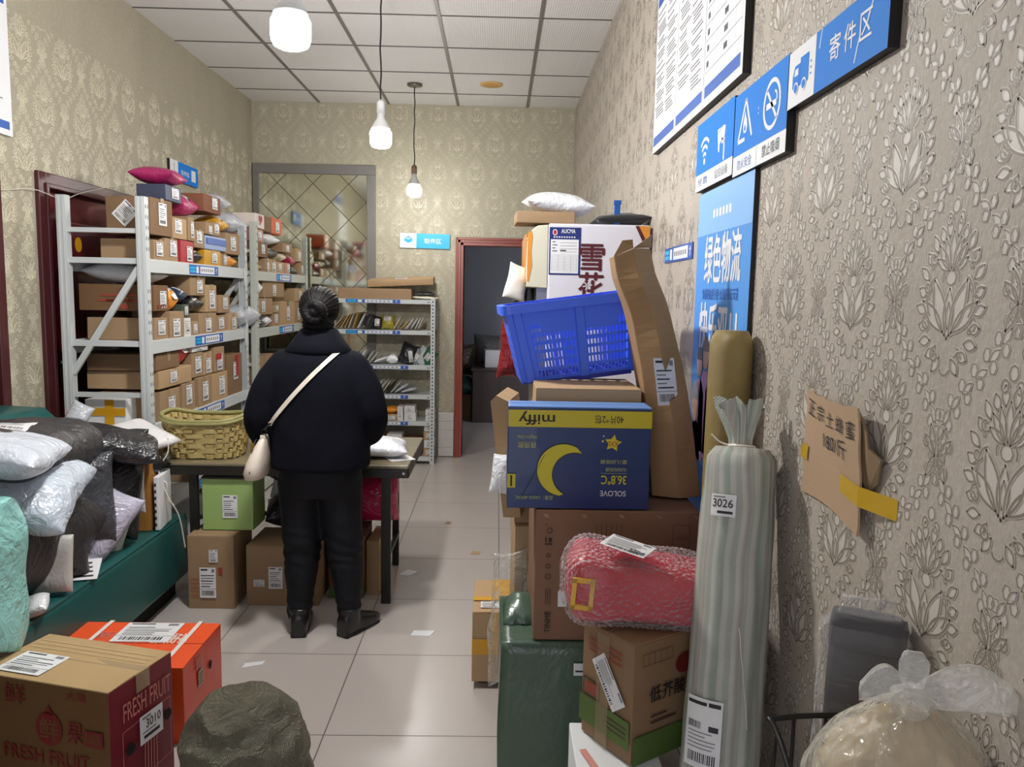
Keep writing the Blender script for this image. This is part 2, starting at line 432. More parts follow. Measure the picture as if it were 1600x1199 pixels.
# ceiling: lay-in tiles on a steel tee grid
CE = mat('ceiling_tile', (205, 203, 200), 0.7, var=0); t = NT(CE); g = t.n.new('ShaderNodeNewGeometry')
sx = t.new('ShaderNodeSeparateXYZ'); t.link(g.outputs['Position'], sx.inputs[0])
t.link(t.mix(t.noise(1.6, 4, g.outputs['Position']), lin((214, 212, 211)), lin((228, 226, 224))), t.bsdf.inputs['Base Color'])
wv = t.math('SINE', t.math('MULTIPLY', t.math('ADD', sx.outputs[0], sx.outputs[1]), 230)); wv2 = t.math('SINE', t.math('MULTIPLY', t.math('SUBTRACT', sx.outputs[0], sx.outputs[1]), 230))
t.bump(t.math('MULTIPLY', wv, wv2), 0.35, 0.003)
bm = bmesh.new(); box(bm, XL-0.2, XR+0.2, YF-0.2, YB+0.2, HC, HC+0.1); ceil = tag(obj('ceiling', bm, CE), kind='structure')
TEE = mat('ceiling_tee_bar', (128, 124, 118), 0.45, metal=0.3, var=0.05)
TEED = mat('ceiling_cross_tee', (84, 78, 74), 0.6, var=0.05)
bm = bmesh.new()
for k in range(-2, 4):
    x = -0.978+0.6*k
    if XL+0.02 < x < XR-0.02: box(bm, x-0.011, x+0.011, YF, YB, HC-0.006, HC+0.002, 0)
for k in range(-11, 4):
    y = 4.803+0.6*k
    if YF < y < YB: box(bm, XL, XR, y-0.005, y+0.005, HC-0.004, HC+0.002, 1)
obj('tee_grid', bm, [TEE, TEED], ceil)

# wallpaper ground: woven-looking vinyl; the raised damask print is real relief on the wall
def wallmat(name, a, b):
    m = mat(name, a, 0.62, var=0, spec=0.35); t = NT(m); g = t.n.new('ShaderNodeNewGeometry'); p = g.outputs['Position']
    c = t.mix(t.noise(1.3, 5, p, 0.65), lin(a), lin(b))
    c = t.mix(t.math('MULTIPLY', t.ramp(t.noise(3.2, 4, t.mapping(p, (1, 1, 0.25))), [(0.5, 0.0), (0.8, 1.0)]), 0.35), c, tuple(x*0.72 for x in lin(a)))
    sp = t.ramp(t.noise(95, 2, p), [(0.45, 0.0), (0.72, 1.0)])
    c = t.mix(t.math('MULTIPLY', sp, 0.3), c, tuple(min(1, x*1.35) for x in lin(b)))
    t.link(c, t.bsdf.inputs['Base Color'])
    t.bump(t.math('ADD', t.noise(70, 3, p), t.math('MULTIPLY', t.noise(240, 2, t.mapping(p, (1, 1, 0.3))), 0.6)), 0.4, 0.004)
    return m
WPR = wallmat('wallpaper_right', (168, 158, 146), (182, 173, 162))
WPL = wallmat('wallpaper_left', (155, 148, 129), (169, 162, 143))
WPB = wallmat('wallpaper_back', (166, 160, 140), (180, 174, 154))
PRINT_L = mat('damask_print_light', (194, 186, 175), 0.45, var=0.08, vs=30, spec=0.6)
PRINT_D = mat('damask_print_dark', (132, 122, 110), 0.55, var=0.1, vs=30)
PRINT_C = mat('damask_print_cream', (208, 202, 180), 0.4, var=0.08, vs=30, spec=0.5)
PRINT_O = mat('damask_print_olive', (138, 130, 108), 0.55, var=0.1, vs=30)

PRINT_F = mat('damask_fill_grey', (200, 193, 184), 0.5, var=0.08, vs=40)
PRINT_G = mat('damask_fill_olive', (168, 161, 140), 0.5, var=0.08, vs=40)
# --- the damask motif as strokes in a unit cell (u across, v up; the medallion is about 0.64 x 0.62 of the cell)
def arc(cx, cy, rx, ry, a0, a1, n): return [(cx+rx*math.cos(math.radians(a0+(a1-a0)*i/n)), cy+ry*math.sin(math.radians(a0+(a1-a0)*i/n))) for i in range(n+1)]
def leaf(x, y, ang, L, wd, n):
    a = math.radians(ang); o = []
    for i in range(n+1):
        s = i/n; k = math.sin(PI*s)*wd; o.append((s*L, k))
    for i in range(n, -1, -1):
        s = i/n; k = -math.sin(PI*s)*wd; o.append((s*L, k))
    return [(x+p*math.cos(a)-q*math.sin(a), y+p*math.sin(a)+q*math.cos(a)) for p, q in o]
def scroll(x, y, r, a0, turns, sgn, n):
    return [(x+r*(1-0.7*i/n)*math.cos(math.radians(a0)+sgn*2*PI*turns*i/n), y+r*(1-0.7*i/n)*math.sin(math.radians(a0)+sgn*2*PI*turns*i/n)) for i in range(n+1)]
def motif(P, Q, lod):
    """strokes in metres for one cell: list of (points, half width)"""
    n = 8 if lod else 5; s = P*0.80; st = []; a = st.append; lw = (0.0030 if lod else 0.0040)*P/0.31
    # scalloped outline, left and right
    for sg in (1, -1):
        out = []
        for i in range(28 if lod else 16):
            th = PI*(i/(27 if lod else 15)); r = 0.30*(1-0.28*math.cos(th)*-1*0.4)+0.022*abs(math.sin(th*6.5))
            out.append((sg*r*math.sin(th)*(0.92 if th > PI/2 else 0.78+0.14*th/(PI/2)), 0.40*math.cos(th)-0.02))
        if not lod: a((out, lw*0.8))
        for i in range(11 if lod else 0):                          # leafy edge instead of a plain outline
            th = PI*(0.06+0.86*i/10); kx = (0.92 if th > PI/2 else 0.78+0.14*th/(PI/2)); x_, z_ = sg*0.265*math.sin(th)*kx, 0.36*math.cos(th)-0.02
            an = math.degrees(math.atan2(math.cos(th)*0.9+0.55, sg*math.sin(th))); a((leaf(x_, z_, an, 0.115-0.02*(i % 2), 0.030, 6), lw*0.8))
            if i % 2: a((scroll(x_*1.02, z_-0.012, 0.026, an, 0.8, sg, 6), lw*0.7))
        a((leaf(sg*0.02, -0.24, 90-sg*24, 0.36, 0.055, n), lw))          # side petals of the tulip
        a((leaf(sg*0.04, -0.22, 90-sg*52, 0.30, 0.045, n), lw))
        a((arc(sg*0.16, -0.02, 0.07, 0.12, 90 if sg > 0 else 90, -60 if sg > 0 else 240, n), lw*0.9))
        for k, (an, L) in enumerate(((16, 0.2), (38, 0.19), (62, 0.15))): a((leaf(sg*0.02, 0.14, 90-sg*an, L, 0.026, n), lw*0.8))
        a((scroll(sg*0.22, -0.17, 0.06, 90, 0.9, -sg, 8), lw)); a((scroll(sg*0.11, -0.36, 0.055, 90, 0.9, -sg, 8), lw))
        a((scroll(sg*0.235, 0.05, 0.045, 200 if sg > 0 else -20, 0.8, sg, 8), lw*0.9)); a((scroll(sg*0.19, 0.22, 0.045, 220 if sg > 0 else -40, 0.8, sg, 8), lw*0.9))
        a((arc(sg*0.06, 0.44, 0.03, 0.035, 0, 360, n), lw*0.8))
    a((leaf(0, -0.26, 90, 0.30, 0.05, n), lw)); a((leaf(0, -0.2, 90, 0.16, 0.02, n), lw*0.7))
    a((arc(0, 0.10, 0.085, 0.075, -20, 200, n), lw)); a((arc(0, 0.10, 0.05, 0.045, 0, 360, n), lw*0.7)); a((leaf(0, 0.15, 90, 0.22, 0.03, n), lw*0.8))
    a((arc(0, 0.51, 0.036, 0.042, 0, 360, n), lw*0.8)); a((arc(0, -0.42, 0.05, 0.05, 200, 340, n), lw))
    st = [([(p*s, q*s) for p, q in pts], w) for pts, w in st]
    # garlands to the two neighbouring cells: beads in pairs along an ogee, with a leafy sprig where they meet
    for sg in (1, -1):
        m = 9 if lod else 0
        for i in range(m):
            tt = (i+0.5)/m; st.append(([(sg*P/2*(1-math.cos(PI*tt))/2+p, -Q/2+Q/2*tt+q) for p, q in leaf(0, 0, 90-sg*(60-50*abs(2*tt-1)), 0.026, 0.006, 5)], lw*0.6))
        for i in range(m):
            tt = (i+0.9)/(m+0.6); x = sg*P/2*(1-math.cos(PI*tt))/2; z = -Q/2+Q/2*tt
            dx, dz = P/4*PI*math.sin(PI*tt)*sg, Q/2; L = math.hypot(dx, dz); nx, nz = -dz/L, dx/L
            for k in (-1, 1): st.append(([(x+nx*k*0.011+p, z+nz*k*0.011+q) for p, q in arc(0, 0, 0.0075, 0.010, 0, 360, 6 if lod else 4)], lw*0.62))
        for an, L, wd in ((20, 0.19, 0.03), (48, 0.16, 0.026), (150, 0.17, 0.024)):
            st.append(([(p*s, -Q/2-0.01+q*s) for p, q in leaf(sg*0.015, 0, 90-sg*an, L, wd, n)], lw*0.9))
        st.append(([(p*s, -Q/2+q*s) for p, q in scroll(sg*0.11, 0.02, 0.045, 90, 0.85, -sg, 7)], lw*0.9))
    return st
def stroke_verts(pts, w, closed_hint=False):
    """five-wide ridge profile: dark foot, light crown"""
    p = np.array(pts); d = np.gradient(p, axis=0); L = np.hypot(d[:, 0], d[:, 1])[:, None]+1e-9; nrm = np.stack((-d[:, 1], d[:, 0]), 1)/L
    prof = ((-1.15, 0.0001), (-0.7, 0.0004), (0.7, 0.0004), (1.15, 0.0001))
    return np.stack([np.concatenate((p+nrm*w*k, np.full((len(p), 1), z)), 1) for k, z in prof], 1)   # n,4,3
def damask(name, parent, O, U, N, urange, vrange, P, Q, u_ph, v_ph, mats, lod_at, skip=()):
    """lay the motif over a wall patch"""
    cells = {}
    for lod in (0, 1):
        vs, fs, mi, b = [], [], [], 0
        for q, (pts, w) in enumerate(motif(P, Q, lod)):
            sv = stroke_verts(pts, w); sv[:, :, 2] += 0.00018+(q % 48)*1.1e-5; n = len(pts)
            for i in range(n-1):
                for k in range(3):
                    a0 = b+i*4+k; fs.append((a0, a0+4, a0+5, a0+1)); mi.append(1 if k == 1 else 0)
            vs.append(sv.reshape(-1, 3)); b += n*4
        for q, (pts, w) in enumerate(motif(P, Q, lod)):              # pale fill inside closed petals, leaves and beads
            p = np.array(pts)
            if len(p) < 6 or np.hypot(*(p[0]-p[-1])) > 0.006: continue
            p = p if np.sum(p[:-1, 0]*p[1:, 1]-p[1:, 0]*p[:-1, 1]) > 0 else p[::-1]; c = p.mean(0); n = len(p); vs.append(np.concatenate((np.stack((c[0], c[1], 0.00016+(q % 24)*6e-6))[None, :], np.concatenate((p, np.full((n, 1), 0.00014+(q % 24)*6e-6)), 1))))
            for i in range(0, n-2, 2): fs.append((b, b+1+i, b+2+i, b+3+i)); mi.append(2)
            if n % 2 == 0: fs.append((b, b+n-1, b+n, b+1)); mi.append(2)
            b += n+1
        cells[lod] = (np.concatenate(vs), np.array(fs), np.array(mi))
    V, F, MI, base = [], [], [], 0
    i0, i1 = math.floor((urange[0]-u_ph)/(P/2)), math.ceil((urange[1]-u_ph)/(P/2))
    for i in range(i0, i1+1):
        for j in range(math.floor((vrange[0]-v_ph)/Q)-1, math.ceil((vrange[1]-v_ph)/Q)+2):
            u, v = u_ph+i*P/2, v_ph+j*Q+(Q/2 if i % 2 else 0)
            cv, cf, cm = cells[1 if lod_at(u) else 0]
            q = cv.copy(); q[:, 0] += u; q[:, 1] += v
            ok = (q[:, 0] > urange[0]) & (q[:, 0] < urange[1]) & (q[:, 1] > vrange[0]) & (q[:, 1] < vrange[1])
            for (a, b_, c, d) in skip: ok &= ~((q[:, 0] > a) & (q[:, 0] < b_) & (q[:, 1] > c) & (q[:, 1] < d))
            fo = ok[cf].all(1)
            if not fo.any(): continue
            f = cf[fo]; used = np.unique(f); re = np.full(len(q), -1); re[used] = np.arange(len(used))
            V.append(q[used]); F.append(re[f]+base); MI.append(cm[fo]); base += len(used)
    V, F, MI = np.concatenate(V), np.concatenate(F), np.concatenate(MI)
    O, U, N = np.array(O), np.array(U), np.array(N); co = O+V[:, :1]*U+V[:, 1:2]*np.array((0, 0, 1.0))+V[:, 2:3]*N
    if np.dot(np.cross(U, (0, 0, 1)), N) < 0: F = F[:, ::-1]
    me = bpy.data.meshes.new(name); me.vertices.add(len(co)); me.vertices.foreach_set('co', co.astype(np.float32).ravel())
    me.loops.add(F.size); me.loops.foreach_set('vertex_index', F.astype(np.int32).ravel())
    me.polygons.add(len(F)); me.polygons.foreach_set('loop_start', np.arange(0, F.size, 4, dtype=np.int32)); me.polygons.foreach_set('material_index', MI.astype(np.int32))
    for m in mats: me.materials.append(m)
    me.update(calc_edges=True)
    o = bpy.data.objects.new(name, me); return link(o, parent)

def wall_with_hole(name, axis, at, thick, a0, a1, z1, holes, m):
    """wall slab built of strips round its door openings (holes: a0,a1,ztop)"""
    bm = bmesh.new(); cuts = sorted(holes); cur = a0
    def blk(p, q, zz0, zz1):
        if axis == 'x': box(bm, *sorted((at, at+thick)), p, q, zz0, zz1)
        else: box(bm, p, q, *sorted((at, at+thick)), zz0, zz1)
    for p, q, zt in cuts: blk(cur, p, 0, z1); blk(p, q, zt, z1); cur = q
    blk(cur, a1, 0, z1)
    return tag(obj(name, bm, m), kind='structure')

wr = wall_with_hole('wall_right', 'x', XR, 0.18, YF, YB+0.2, HC, [], WPR)
wl = wall_with_hole('wall_left', 'x', XL, -0.18, YF, YB+0.2, HC, [(3.80, 4.66, 1.95), (2.52, 3.40, 1.95)], WPL)
wb = wall_with_hole('wall_back', 'y', YB, 0.16, XL, XR, HC, [(-0.312, 0.50, 1.905)], WPB)
wf = wall_with_hole('wall_front', 'y', YF, -0.16, XL-0.18, XR+0.18, HC, [(-1.75, 0.25, 2.5)], WPB)      # opening added behind the viewer to let in soft fill light
damask('wallpaper_print', wr, (XR, 0, 0), (0, 1, 0), (-1, 0, 0), (0.55, YB-0.02), (0.35, HC-0.02), 0.307, 0.445, 1.106, 1.49, (PRINT_L, PRINT_D, PRINT_F), lambda u: u < 2.3)
damask('wallpaper_print', wl, (XL, 0, 0), (0, 1, 0), (1, 0, 0), (3.3, YB-0.02), (0.5, 2.68), 0.345, 0.49, 4.02, 2.06, (PRINT_O, PRINT_C, PRINT_G), lambda u: u < 4.6, skip=[(3.72, 4.75, 0, 2.0), (2.4, 3.46, 0, 2.0)])
damask('wallpaper_print', wb, (0, YB, 0), (1, 0, 0), (0, -1, 0), (XL+0.01, XR-0.01), (0.4, HC-0.02), 0.335, 0.50, -0.55, 2.53, (PRINT_O, PRINT_C, PRINT_G), lambda u: True, skip=[(-2.16, -1.09, 0, 2.58), (-0.39, 0.6, 0, 1.98)])

# dark red door leaves in the left wall, with moulded frames
MAROON = mat('maroon_lacquer', (88, 22, 34), 0.3, var=0.12, vs=3, coat=0.3)
MAROOND = mat('maroon_frame', (72, 30, 34), 0.35, var=0.1, vs=4)
CHROME = mat('chrome', (200, 200, 205), 0.15, metal=1.0, var=0)
def side_door(name, y0, y1, zt):
    bm = bmesh.new(); box(bm, XL-0.07, XL-0.025, y0, y1, 0, zt)
    d = tag(obj(name, bm, MAROON), kind='structure')
    bm = bmesh.new()
    for (a, b) in ((0.12, 0.82), (0.95, 1.8)):      # raised panels
        box(bm, XL-0.03, XL-0.012, y0+0.14, y1-0.14, a, b); 
    obj('door_panel', bm, MAROON, d, bevel=0.008)
    bm = bmesh.new()
    for (w, t_, dx) in ((0.06, 0.0, 0.02), (0.028, 0.018, 0.03)):
        box(bm, XL-0.04, XL+dx, y0-w+t_, y0+t_*0.7, 0, zt+w-t_); box(bm, XL-0.04, XL+dx, y1-t_*0.7, y1+w-t_, 0, zt+w-t_); box(bm, XL-0.04, XL+dx, y0, y1, zt-t_*0.7, zt+w-t_)
    obj('door_frame', bm, MAROOND, d, bevel=0.004)
    return d
d1 = side_door('door_1', 3.80, 4.66, 1.95); d2 = side_door('door_2', 2.52, 3.40, 1.95)
bm = bmesh.new(); loft(bm, [circ((XL-0.011+dx, 4.12, 1.69), 0.032, 18, (0, 1, 0), (0, 0, 1), 0.038) for dx in (0, 0.002)]); obj('yellow_sticker', bm, TAPEY, d1)
bm = bmesh.new(); box(bm, XL-0.025, XL+0.012, 3.86, 3.90, 0.98, 1.16); tube(bm, [(XL+0.012, 3.88, 1.1), (XL+0.05, 3.88, 1.1), (XL+0.05, 3.99, 1.1)], 0.008); obj('door_handle', bm, CHROME, d1)

# varnished wood casing of the back doorway
REDW = mat('red_varnished_wood', (138, 60, 44), 0.32, var=0.18, vs=8, stretch=(9, 9, 0.6), coat=0.2)
bm = bmesh.new()
for (i, (dx, w)) in enumerate(((0.03, 0.07), (0.042, 0.022), (0.036, 0.045))):
    box(bm, -0.312-0.07+(0.0 if i == 0 else 0.004), -0.312-0.07+w, YB-dx, YB+0.16, 0, 1.905+0.066)
    box(bm, 0.50+0.07-w, 0.50+0.07, YB-dx, YB+0.16, 0, 1.905+0.066)
    box(bm, -0.312-0.07, 0.57, YB-dx, YB+0.16, 1.905+0.066-w, 1.905+0.066)
tag(obj('trim_1', bm, REDW, bevel=0.004), kind='structure')

# low panel of white tiles by the doorway
TW = mat('white_wall_tile', (205, 203, 200), 0.25, var=0.05)
bm = bmesh.new()
for k in range(5): box(bm, -0.525, -0.385, YB-0.02, YB, 0.008+k*0.08, 0.086+k*0.08)
tag(obj('trim_2', bm, TW, bevel=0.002), kind='structure')

# the dim room beyond the doorway
GREYW = mat('plain_grey_plaster', (120, 121, 126), 0.8, var=0.06, vs=2)
bm = bmesh.new(); box(bm, -1.7, 1.9, 10.2, 10.4, 0, 2.9); box(bm, -1.85, -1.7, YB+0.16, 10.4, 0, 2.9); box(bm, 1.9, 2.05, YB+0.16, 10.4, 0, 2.9)
tag(obj('wall_far', bm, GREYW), kind='structure')
bm = bmesh.new(); box(bm, -1.85, 2.05, YB+0.16, 10.4, 2.9, 3.0); tag(obj('ceiling_far', bm, GREYW), kind='structure')

# mirror of diamond tiles in a stone frame on the back wall
MIR = mat('mirror_glass', (208, 208, 190), 0.05, metal=1.0, var=0); t = NT(MIR)
t.link(t.math('ADD', t.math('MULTIPLY', t.noise(6, 4, t.obj()), 0.1), 0.02), t.bsdf.inputs['Roughness'])
STONE = mat('grey_stone_frame', (118, 116, 112), 0.5, var=0.12, vs=9)
mx0, mx1, mz0, mz1 = -2.10, -1.165, 0.55, 2.49
mr = empty('diamond_mirror', ((mx0+mx1)/2, YB, mz0), 0, 'tall mirror of diamond shaped tiles in a grey stone frame on the back wall', 'mirror')
bm = bmesh.new(); X0, X1, Z1 = -2.155-mr.location.x, -1.09-mr.location.x, 2.57-mz0
box(bm, X0, X1, -0.03, 0, mz1-mz0, Z1); box(bm, mx1-mr.location.x, X1, -0.03, 0, -0.05, mz1-mz0); box(bm, X0, mx0-mr.location.x, -0.03, 0, -0.05, mz1-mz0)
obj('mirror_frame', bm, STONE, mr, bevel=0.004)
bm = bmesh.new(); w, h = (mx1-mx0), mz1-mz0; D = 0.31
rnd = random.Random(5)
def clip(poly, k, lim, sg):
    o = []
    for a, b in zip(poly, poly[1:]+poly[:1]):
        da, db = (a[k]-lim)*sg, (b[k]-lim)*sg
        if da <= 0: o.append(a)
        if da*db < 0: s_ = da/(da-db); o.append((a[0]+(b[0]-a[0])*s_, a[1]+(b[1]-a[1])*s_))
    return o
for i in range(-1, 9):
    for j in range(-1, 16):
        cx, cz = -w/2+i*D/2, j*D/2
        if (i+j) % 2: continue
        q = [(cx-D/2+.004, cz), (cx, cz-D/2+.004), (cx+D/2-.004, cz), (cx, cz+D/2-.004)]
        for k, lim, sg in ((0, -w/2, -1), (0, w/2, 1), (1, 0, -1), (1, h, 1)):
            q = clip(q, k, lim, sg) if len(q) > 2 else q
        if len(q) < 3: continue
        tx, tz = rnd.uniform(-.006, .006), rnd.uniform(-.006, .006)
        f = bm.faces.new([bm.verts.new((x, -0.012+tx*(x-cx)+tz*(z-cz), z)) for x, z in q]); f.normal_update()
        if f.normal.y > 0: f.normal_flip()
obj('mirror_tiles', bm, MIR, mr)
boxo('backing', (-w/2, w/2, -0.008, 0, 0, h), mat('mirror_grout', (88, 80, 60), 0.7), mr)

# ---------------------------------------------------------------- lamps
def glow(name, k):
    m = bpy.data.materials.new(name); m.use_nodes = True; b = m.node_tree.nodes['Principled BSDF']
    b.inputs['Base Color'].default_value = (1, 1, 1, 1); b.inputs['Emission Color'].default_value = (1.0, 0.985, 0.95, 1); b.inputs['Emission Strength'].default_value = BULB*k
    return m
PLAS = mat('white_bulb_plastic', (214, 216, 216), 0.4, var=0)
CORD = mat('black_cord', (28, 26, 26), 0.6, var=0)
ROSE = mat('tarnished_steel', (120, 118, 104), 0.35, metal=0.7, var=0.2)
def bulb(x, y, z, label, r=0.064, hgt=0.092, rose=False, small=False, k=1.0):
    e = empty('pendant_bulb', (x, y, z), 0, label, 'lamp', 'bare bulbs hanging from the ceiling')
    bm = bmesh.new(); prof = [(0.0, 0.002), (r*0.6, 0.0), (r*0.86, 0.008), (r*0.97, 0.022), (r, 0.04), (r, hgt-0.010), (r*0.93, hgt)]
    if small: prof = [(0.0, 0.002), (r*0.5, 0.002), (r*0.85, 0.018), (r, 0.042), (r*0.97, 0.065), (r*0.8, hgt)]
    loft(bm, [circ((0, 0, zz), max(rr, 0.002), 24) for rr, zz in prof]); obj('bulb_globe', bm, glow('lit_bulb', k), e, smooth=True)
    bm = bmesh.new(); r1 = prof[-1][0]
    loft(bm, [circ((0, 0, hgt+dz), rr, 24) for dz, rr in ((0, r1), (0.02, r1*0.92), (0.05, r1*0.62), (0.07, 0.021), (0.1, 0.019))]); obj('bulb_housing', bm, PLAS, e, smooth=True)
    bm = bmesh.new(); loft(bm, [circ((0, 0, hgt+dz), rr, 16) for dz, rr in ((0.095, 0.023), (0.15, 0.022), (0.165, 0.008))]); obj('lamp_socket', bm, PLAS if not small else mat('brown_socket', (120, 96, 80), 0.5), e, smooth=True)
    bm = bmesh.new(); rnd = random.Random(int(y*10)); H = HC-0.012-z
    pts = [(rnd.uniform(-.004, .004)*(0 < k < 9), rnd.uniform(-.004, .004)*(0 < k < 9), hgt+0.16+(H-hgt-0.16)*k/9) for k in range(10)]
    tube(bm, spline(pts, 3), 0.0045, 6); obj('lamp_cord', bm, CORD, e)
    if rose:
        bm = bmesh.new(); loft(bm, [circ((0, 0, H+dz), rr, 24) for dz, rr in ((0.004, 0.058), (-0.004, 0.06), (-0.010, 0.045), (-0.012, 0.012))]); obj('ceiling_rose', bm, ROSE, e, smooth=True)
    return e
bulb(-0.69, 2.66, 2.262, 'lit white bulb nearest the viewer, largest of the three hanging bulbs', k=2.9)
bulb(-0.643, 4.30, 2.246, 'lit white bulb on a twisted cord, middle of the three in distance', r=0.058, hgt=0.084, k=1.25)
bulb(-0.683, 6.33, 2.232, 'lit bulb hanging lowest from a round ceiling rose, farthest of the three', r=0.062, hgt=0.088, rose=True, small=True, k=0.85)
e = empty('ceiling_downlight', (-0.083, 6.293, HC), 0, 'unlit yellowed round fitting flush in a ceiling tile', 'lamp')
bm = bmesh.new(); loft(bm, [circ((0, 0, z), r, 28) for z, r in ((0, 0.09), (-0.006, 0.088), (-0.008, 0.07))]); obj('rim', bm, mat('yellowed_plastic', (206, 168, 100), 0.5, var=0.15), e, smooth=True)
bm = bmesh.new(); loft(bm, [circ((0, 0, z), r, 28) for z, r in ((-0.004, 0.07), (-0.010, 0.05))]); obj('lens', bm, mat('tan_lens', (196, 146, 74), 0.4, var=0.2), e, smooth=True)
# dim glowing dome added out of sight to brighten the back room
e = empty('added_fill_light', (0.9, 8.6, 2.9), 0, 'unseen dim fill light added under the back room ceiling', 'lamp')
bm = bmesh.new(); loft(bm, [circ((0, 0, z), r, 24) for z, r in ((0, 0.14), (-0.04, 0.13), (-0.06, 0.06))]); obj('fill_dome', bm, glow('dim_fill', 0.09), e, smooth=True)
# ================================================================ signs on the walls
RW = dict(U=(0, -1, 0), V=(0, 0, 1))                # right wall: text runs towards the viewer
def wall_board(name, label, cat, x0, y_far, y_near, z0, z1, th=0.018, edge=None, body=None, group=None):
    """board on the right wall; returns root (mesh) and a Flat with origin at its far lower corner"""
    o = boxo(name, (-th, 0, -(y_far-y_near), 0, 0, z1-z0), body or BLACK); o.location = (x0, y_far, z0)
    return tag(o, label, cat, group), Flat((-th, 0, 0), (0, -1, 0), (0, 0, 1), [])
rnd = random.Random(3)
# rules board in three panels
o, f = wall_board('notice_board', 'large white three panel notice board with printed tables high on the right wall', 'notice board', XR, 3.27, 2.085, 2.06, 2.76, 0.022)
Wd, Hd = 3.27-2.085, 0.70
f.rect(0, 0, Wd, Hd, WHITE, 0)
cols = ((0.02, 0.385), (0.415, 0.775), (0.805, 1.165))
for k, (a, b) in enumerate(cols):
    f.rect(a, 0.025, b, 0.06, DBLUE, 1); f.rect(a-0.016, 0.0, a-0.012, Hd, GINK, 1)
    if k < 2:
        f.rect(a, 0.56, b, 0.66, DBLUE, 1)
        for q in range(4): f.rect(a+0.09+q*0.045, 0.595, a+0.125+q*0.045, 0.63, WHITE, 2)
        for c2 in (0, 1):
            v = 0.53
            while v > 0.13:
                u = a+0.012+c2*0.18; n = rnd.choice((1, 1, 2, 3, 4))
                f.rect(u, v-0.004, u+0.008, v+0.006, INK, 1)
                for q in range(n):
                    f.rect(u+0.014, v-0.003, u+rnd.uniform(0.1, 0.165), v+0.003, GINK, 1); v -= 0.0115
                v -= 0.012
    else:
        for q in range(13): f.rect(a, 0.1+q*0.047, b, 0.1015+q*0.047, INK, 1)
        for c2 in range(7): f.rect(a+c2*0.06-0.0006, 0.1, a+c2*0.06+0.0006, 0.664, GINK, 1)
        for q in range(12):
            for c2, w_ in ((0, 0.03), (3, 0.034)):
                for g_ in range(2 if c2 == 0 else 3): f.rect(a+0.012+c2*0.06+g_*0.012, 0.114+q*0.047, a+0.021+c2*0.06+g_*0.012, 0.132+q*0.047, INK, 1)
f.done('printed_face', o)

# blue pictogram board: wifi, camera, fire, no smoking
def pict_board(name, label, y_far, y_near, z0, z1):
    o, f = wall_board(name, label, 'sign', XR, y_far, y_near, z0, z1, 0.02)
    return o, f, y_far-y_near, z1-z0
o, f, w, h = pict_board('pictogram_sign', 'blue sign with white wireless signal and camera symbols on the right wall', 2.53, 2.14, 1.812, 2.018)
f.rect(0, 0, w, h, WHITE, 0); f.rect(0, h*0.24, w, h, BLUE, 1)
cx, cy = w*0.25, h*0.40
f.ellipse(cx, cy, 0.010, 0.010, WHITE, 2)
for k in range(1, 4): f.ring(cx, cy, 0.006+0.022*k, 0.006+0.022*k, 0.010, WHITE, 2, 16, math.radians(48), math.radians(132))
u, v = w*0.70, h*0.62
f.poly([(u-0.038, v+0.02), (u+0.030, v+0.022), (u+0.04, v+0.018), (u+0.036, v-0.008), (u-0.028, v-0.028)], WHITE, 2); f.poly([(u-0.03, v-0.03), (u-0.012, v-0.024), (u-0.014, v-0.046), (u-0.024, v-0.044)], WHITE, 2)
f.path([(u+0.012, v-0.01), (u+0.006, v-0.022), (u+0.032, v-0.022)], 0.009, WHITE, 2); f.line((u+0.032, v-0.012), (u+0.032, v-0.075), 0.011, WHITE, 2); f.line((u-0.03, v+0.008), (u+0.036, v+0.03), 0.003, BLUE, 3)
f.text('免费', 0.03, 0.012, 0.075, 0.038, GINK, 2); f.text('m', 0.095, 0.014, 0.135, 0.036, DBLUE, 2, 0.02); f.text('监控设备', w*0.56, 0.012, w*0.9, 0.038, GINK, 2); f.rect(w*0.49, 0, w*0.494, h*0.24, GINK, 2)
f.done('printed_face', o)
o, f, w, h = pict_board('pictogram_sign', 'blue sign with white fire triangle and no smoking symbols on the right wall', 2.132, 1.745, 1.802, 2.010)
f.rect(0, 0, w, h, WHITE, 0); f.rect(0, h*0.24, w, h, BLUE, 1)
cx, cy = w*0.24, h*0.60; R = 0.058
tri = [(cx, cy+R), (cx-R*0.95, cy-R*0.72), (cx+R*0.95, cy-R*0.72)]; f.path([(cx+0.0, cy-R*0.72)]+[tri[1], tri[0], tri[2]], 0.010, WHITE, 2)
f.poly([(cx-0.002, cy+0.030), (cx-0.014, cy+0.004), (cx-0.016, cy-0.014), (cx-0.008, cy-0.026), (cx+0.010, cy-0.026), (cx+0.017, cy-0.012), (cx+0.012, cy+0.006), (cx+0.006, cy+0.012)], WHITE, 2); f.poly([(cx, cy-0.004), (cx-0.007, cy-0.016), (cx, cy-0.024), (cx+0.007, cy-0.016)], BLUE, 3)
cx = w*0.74; f.ring(cx, cy, 0.058, 0.058, 0.010, WHITE, 2, 30); f.line((cx-0.036, cy+0.038), (cx+0.036, cy-0.038), 0.009, WHITE, 2); f.rect(cx-0.036, cy-0.008, cx+0.030, cy+0.006, WHITE, 2); f.path([(cx+0.034, cy+0.004), (cx+0.030, cy+0.02), (cx+0.018, cy+0.026)], 0.006, WHITE, 2)
for k in range(2): f.ellipse(w*0.5, h*0.60+0.012*k, 0.002, 0.003, WHITE, 2, 8)
f.text('防火安全', 0.04, 0.012, 0.155, 0.038, DBLUE, 2); f.text('禁止吸烟', w*0.60, 0.012, w*0.90, 0.04, INK, 2); f.rect(w*0.49, 0, w*0.494, h*0.24, GINK, 2)
f.done('printed_face', o)
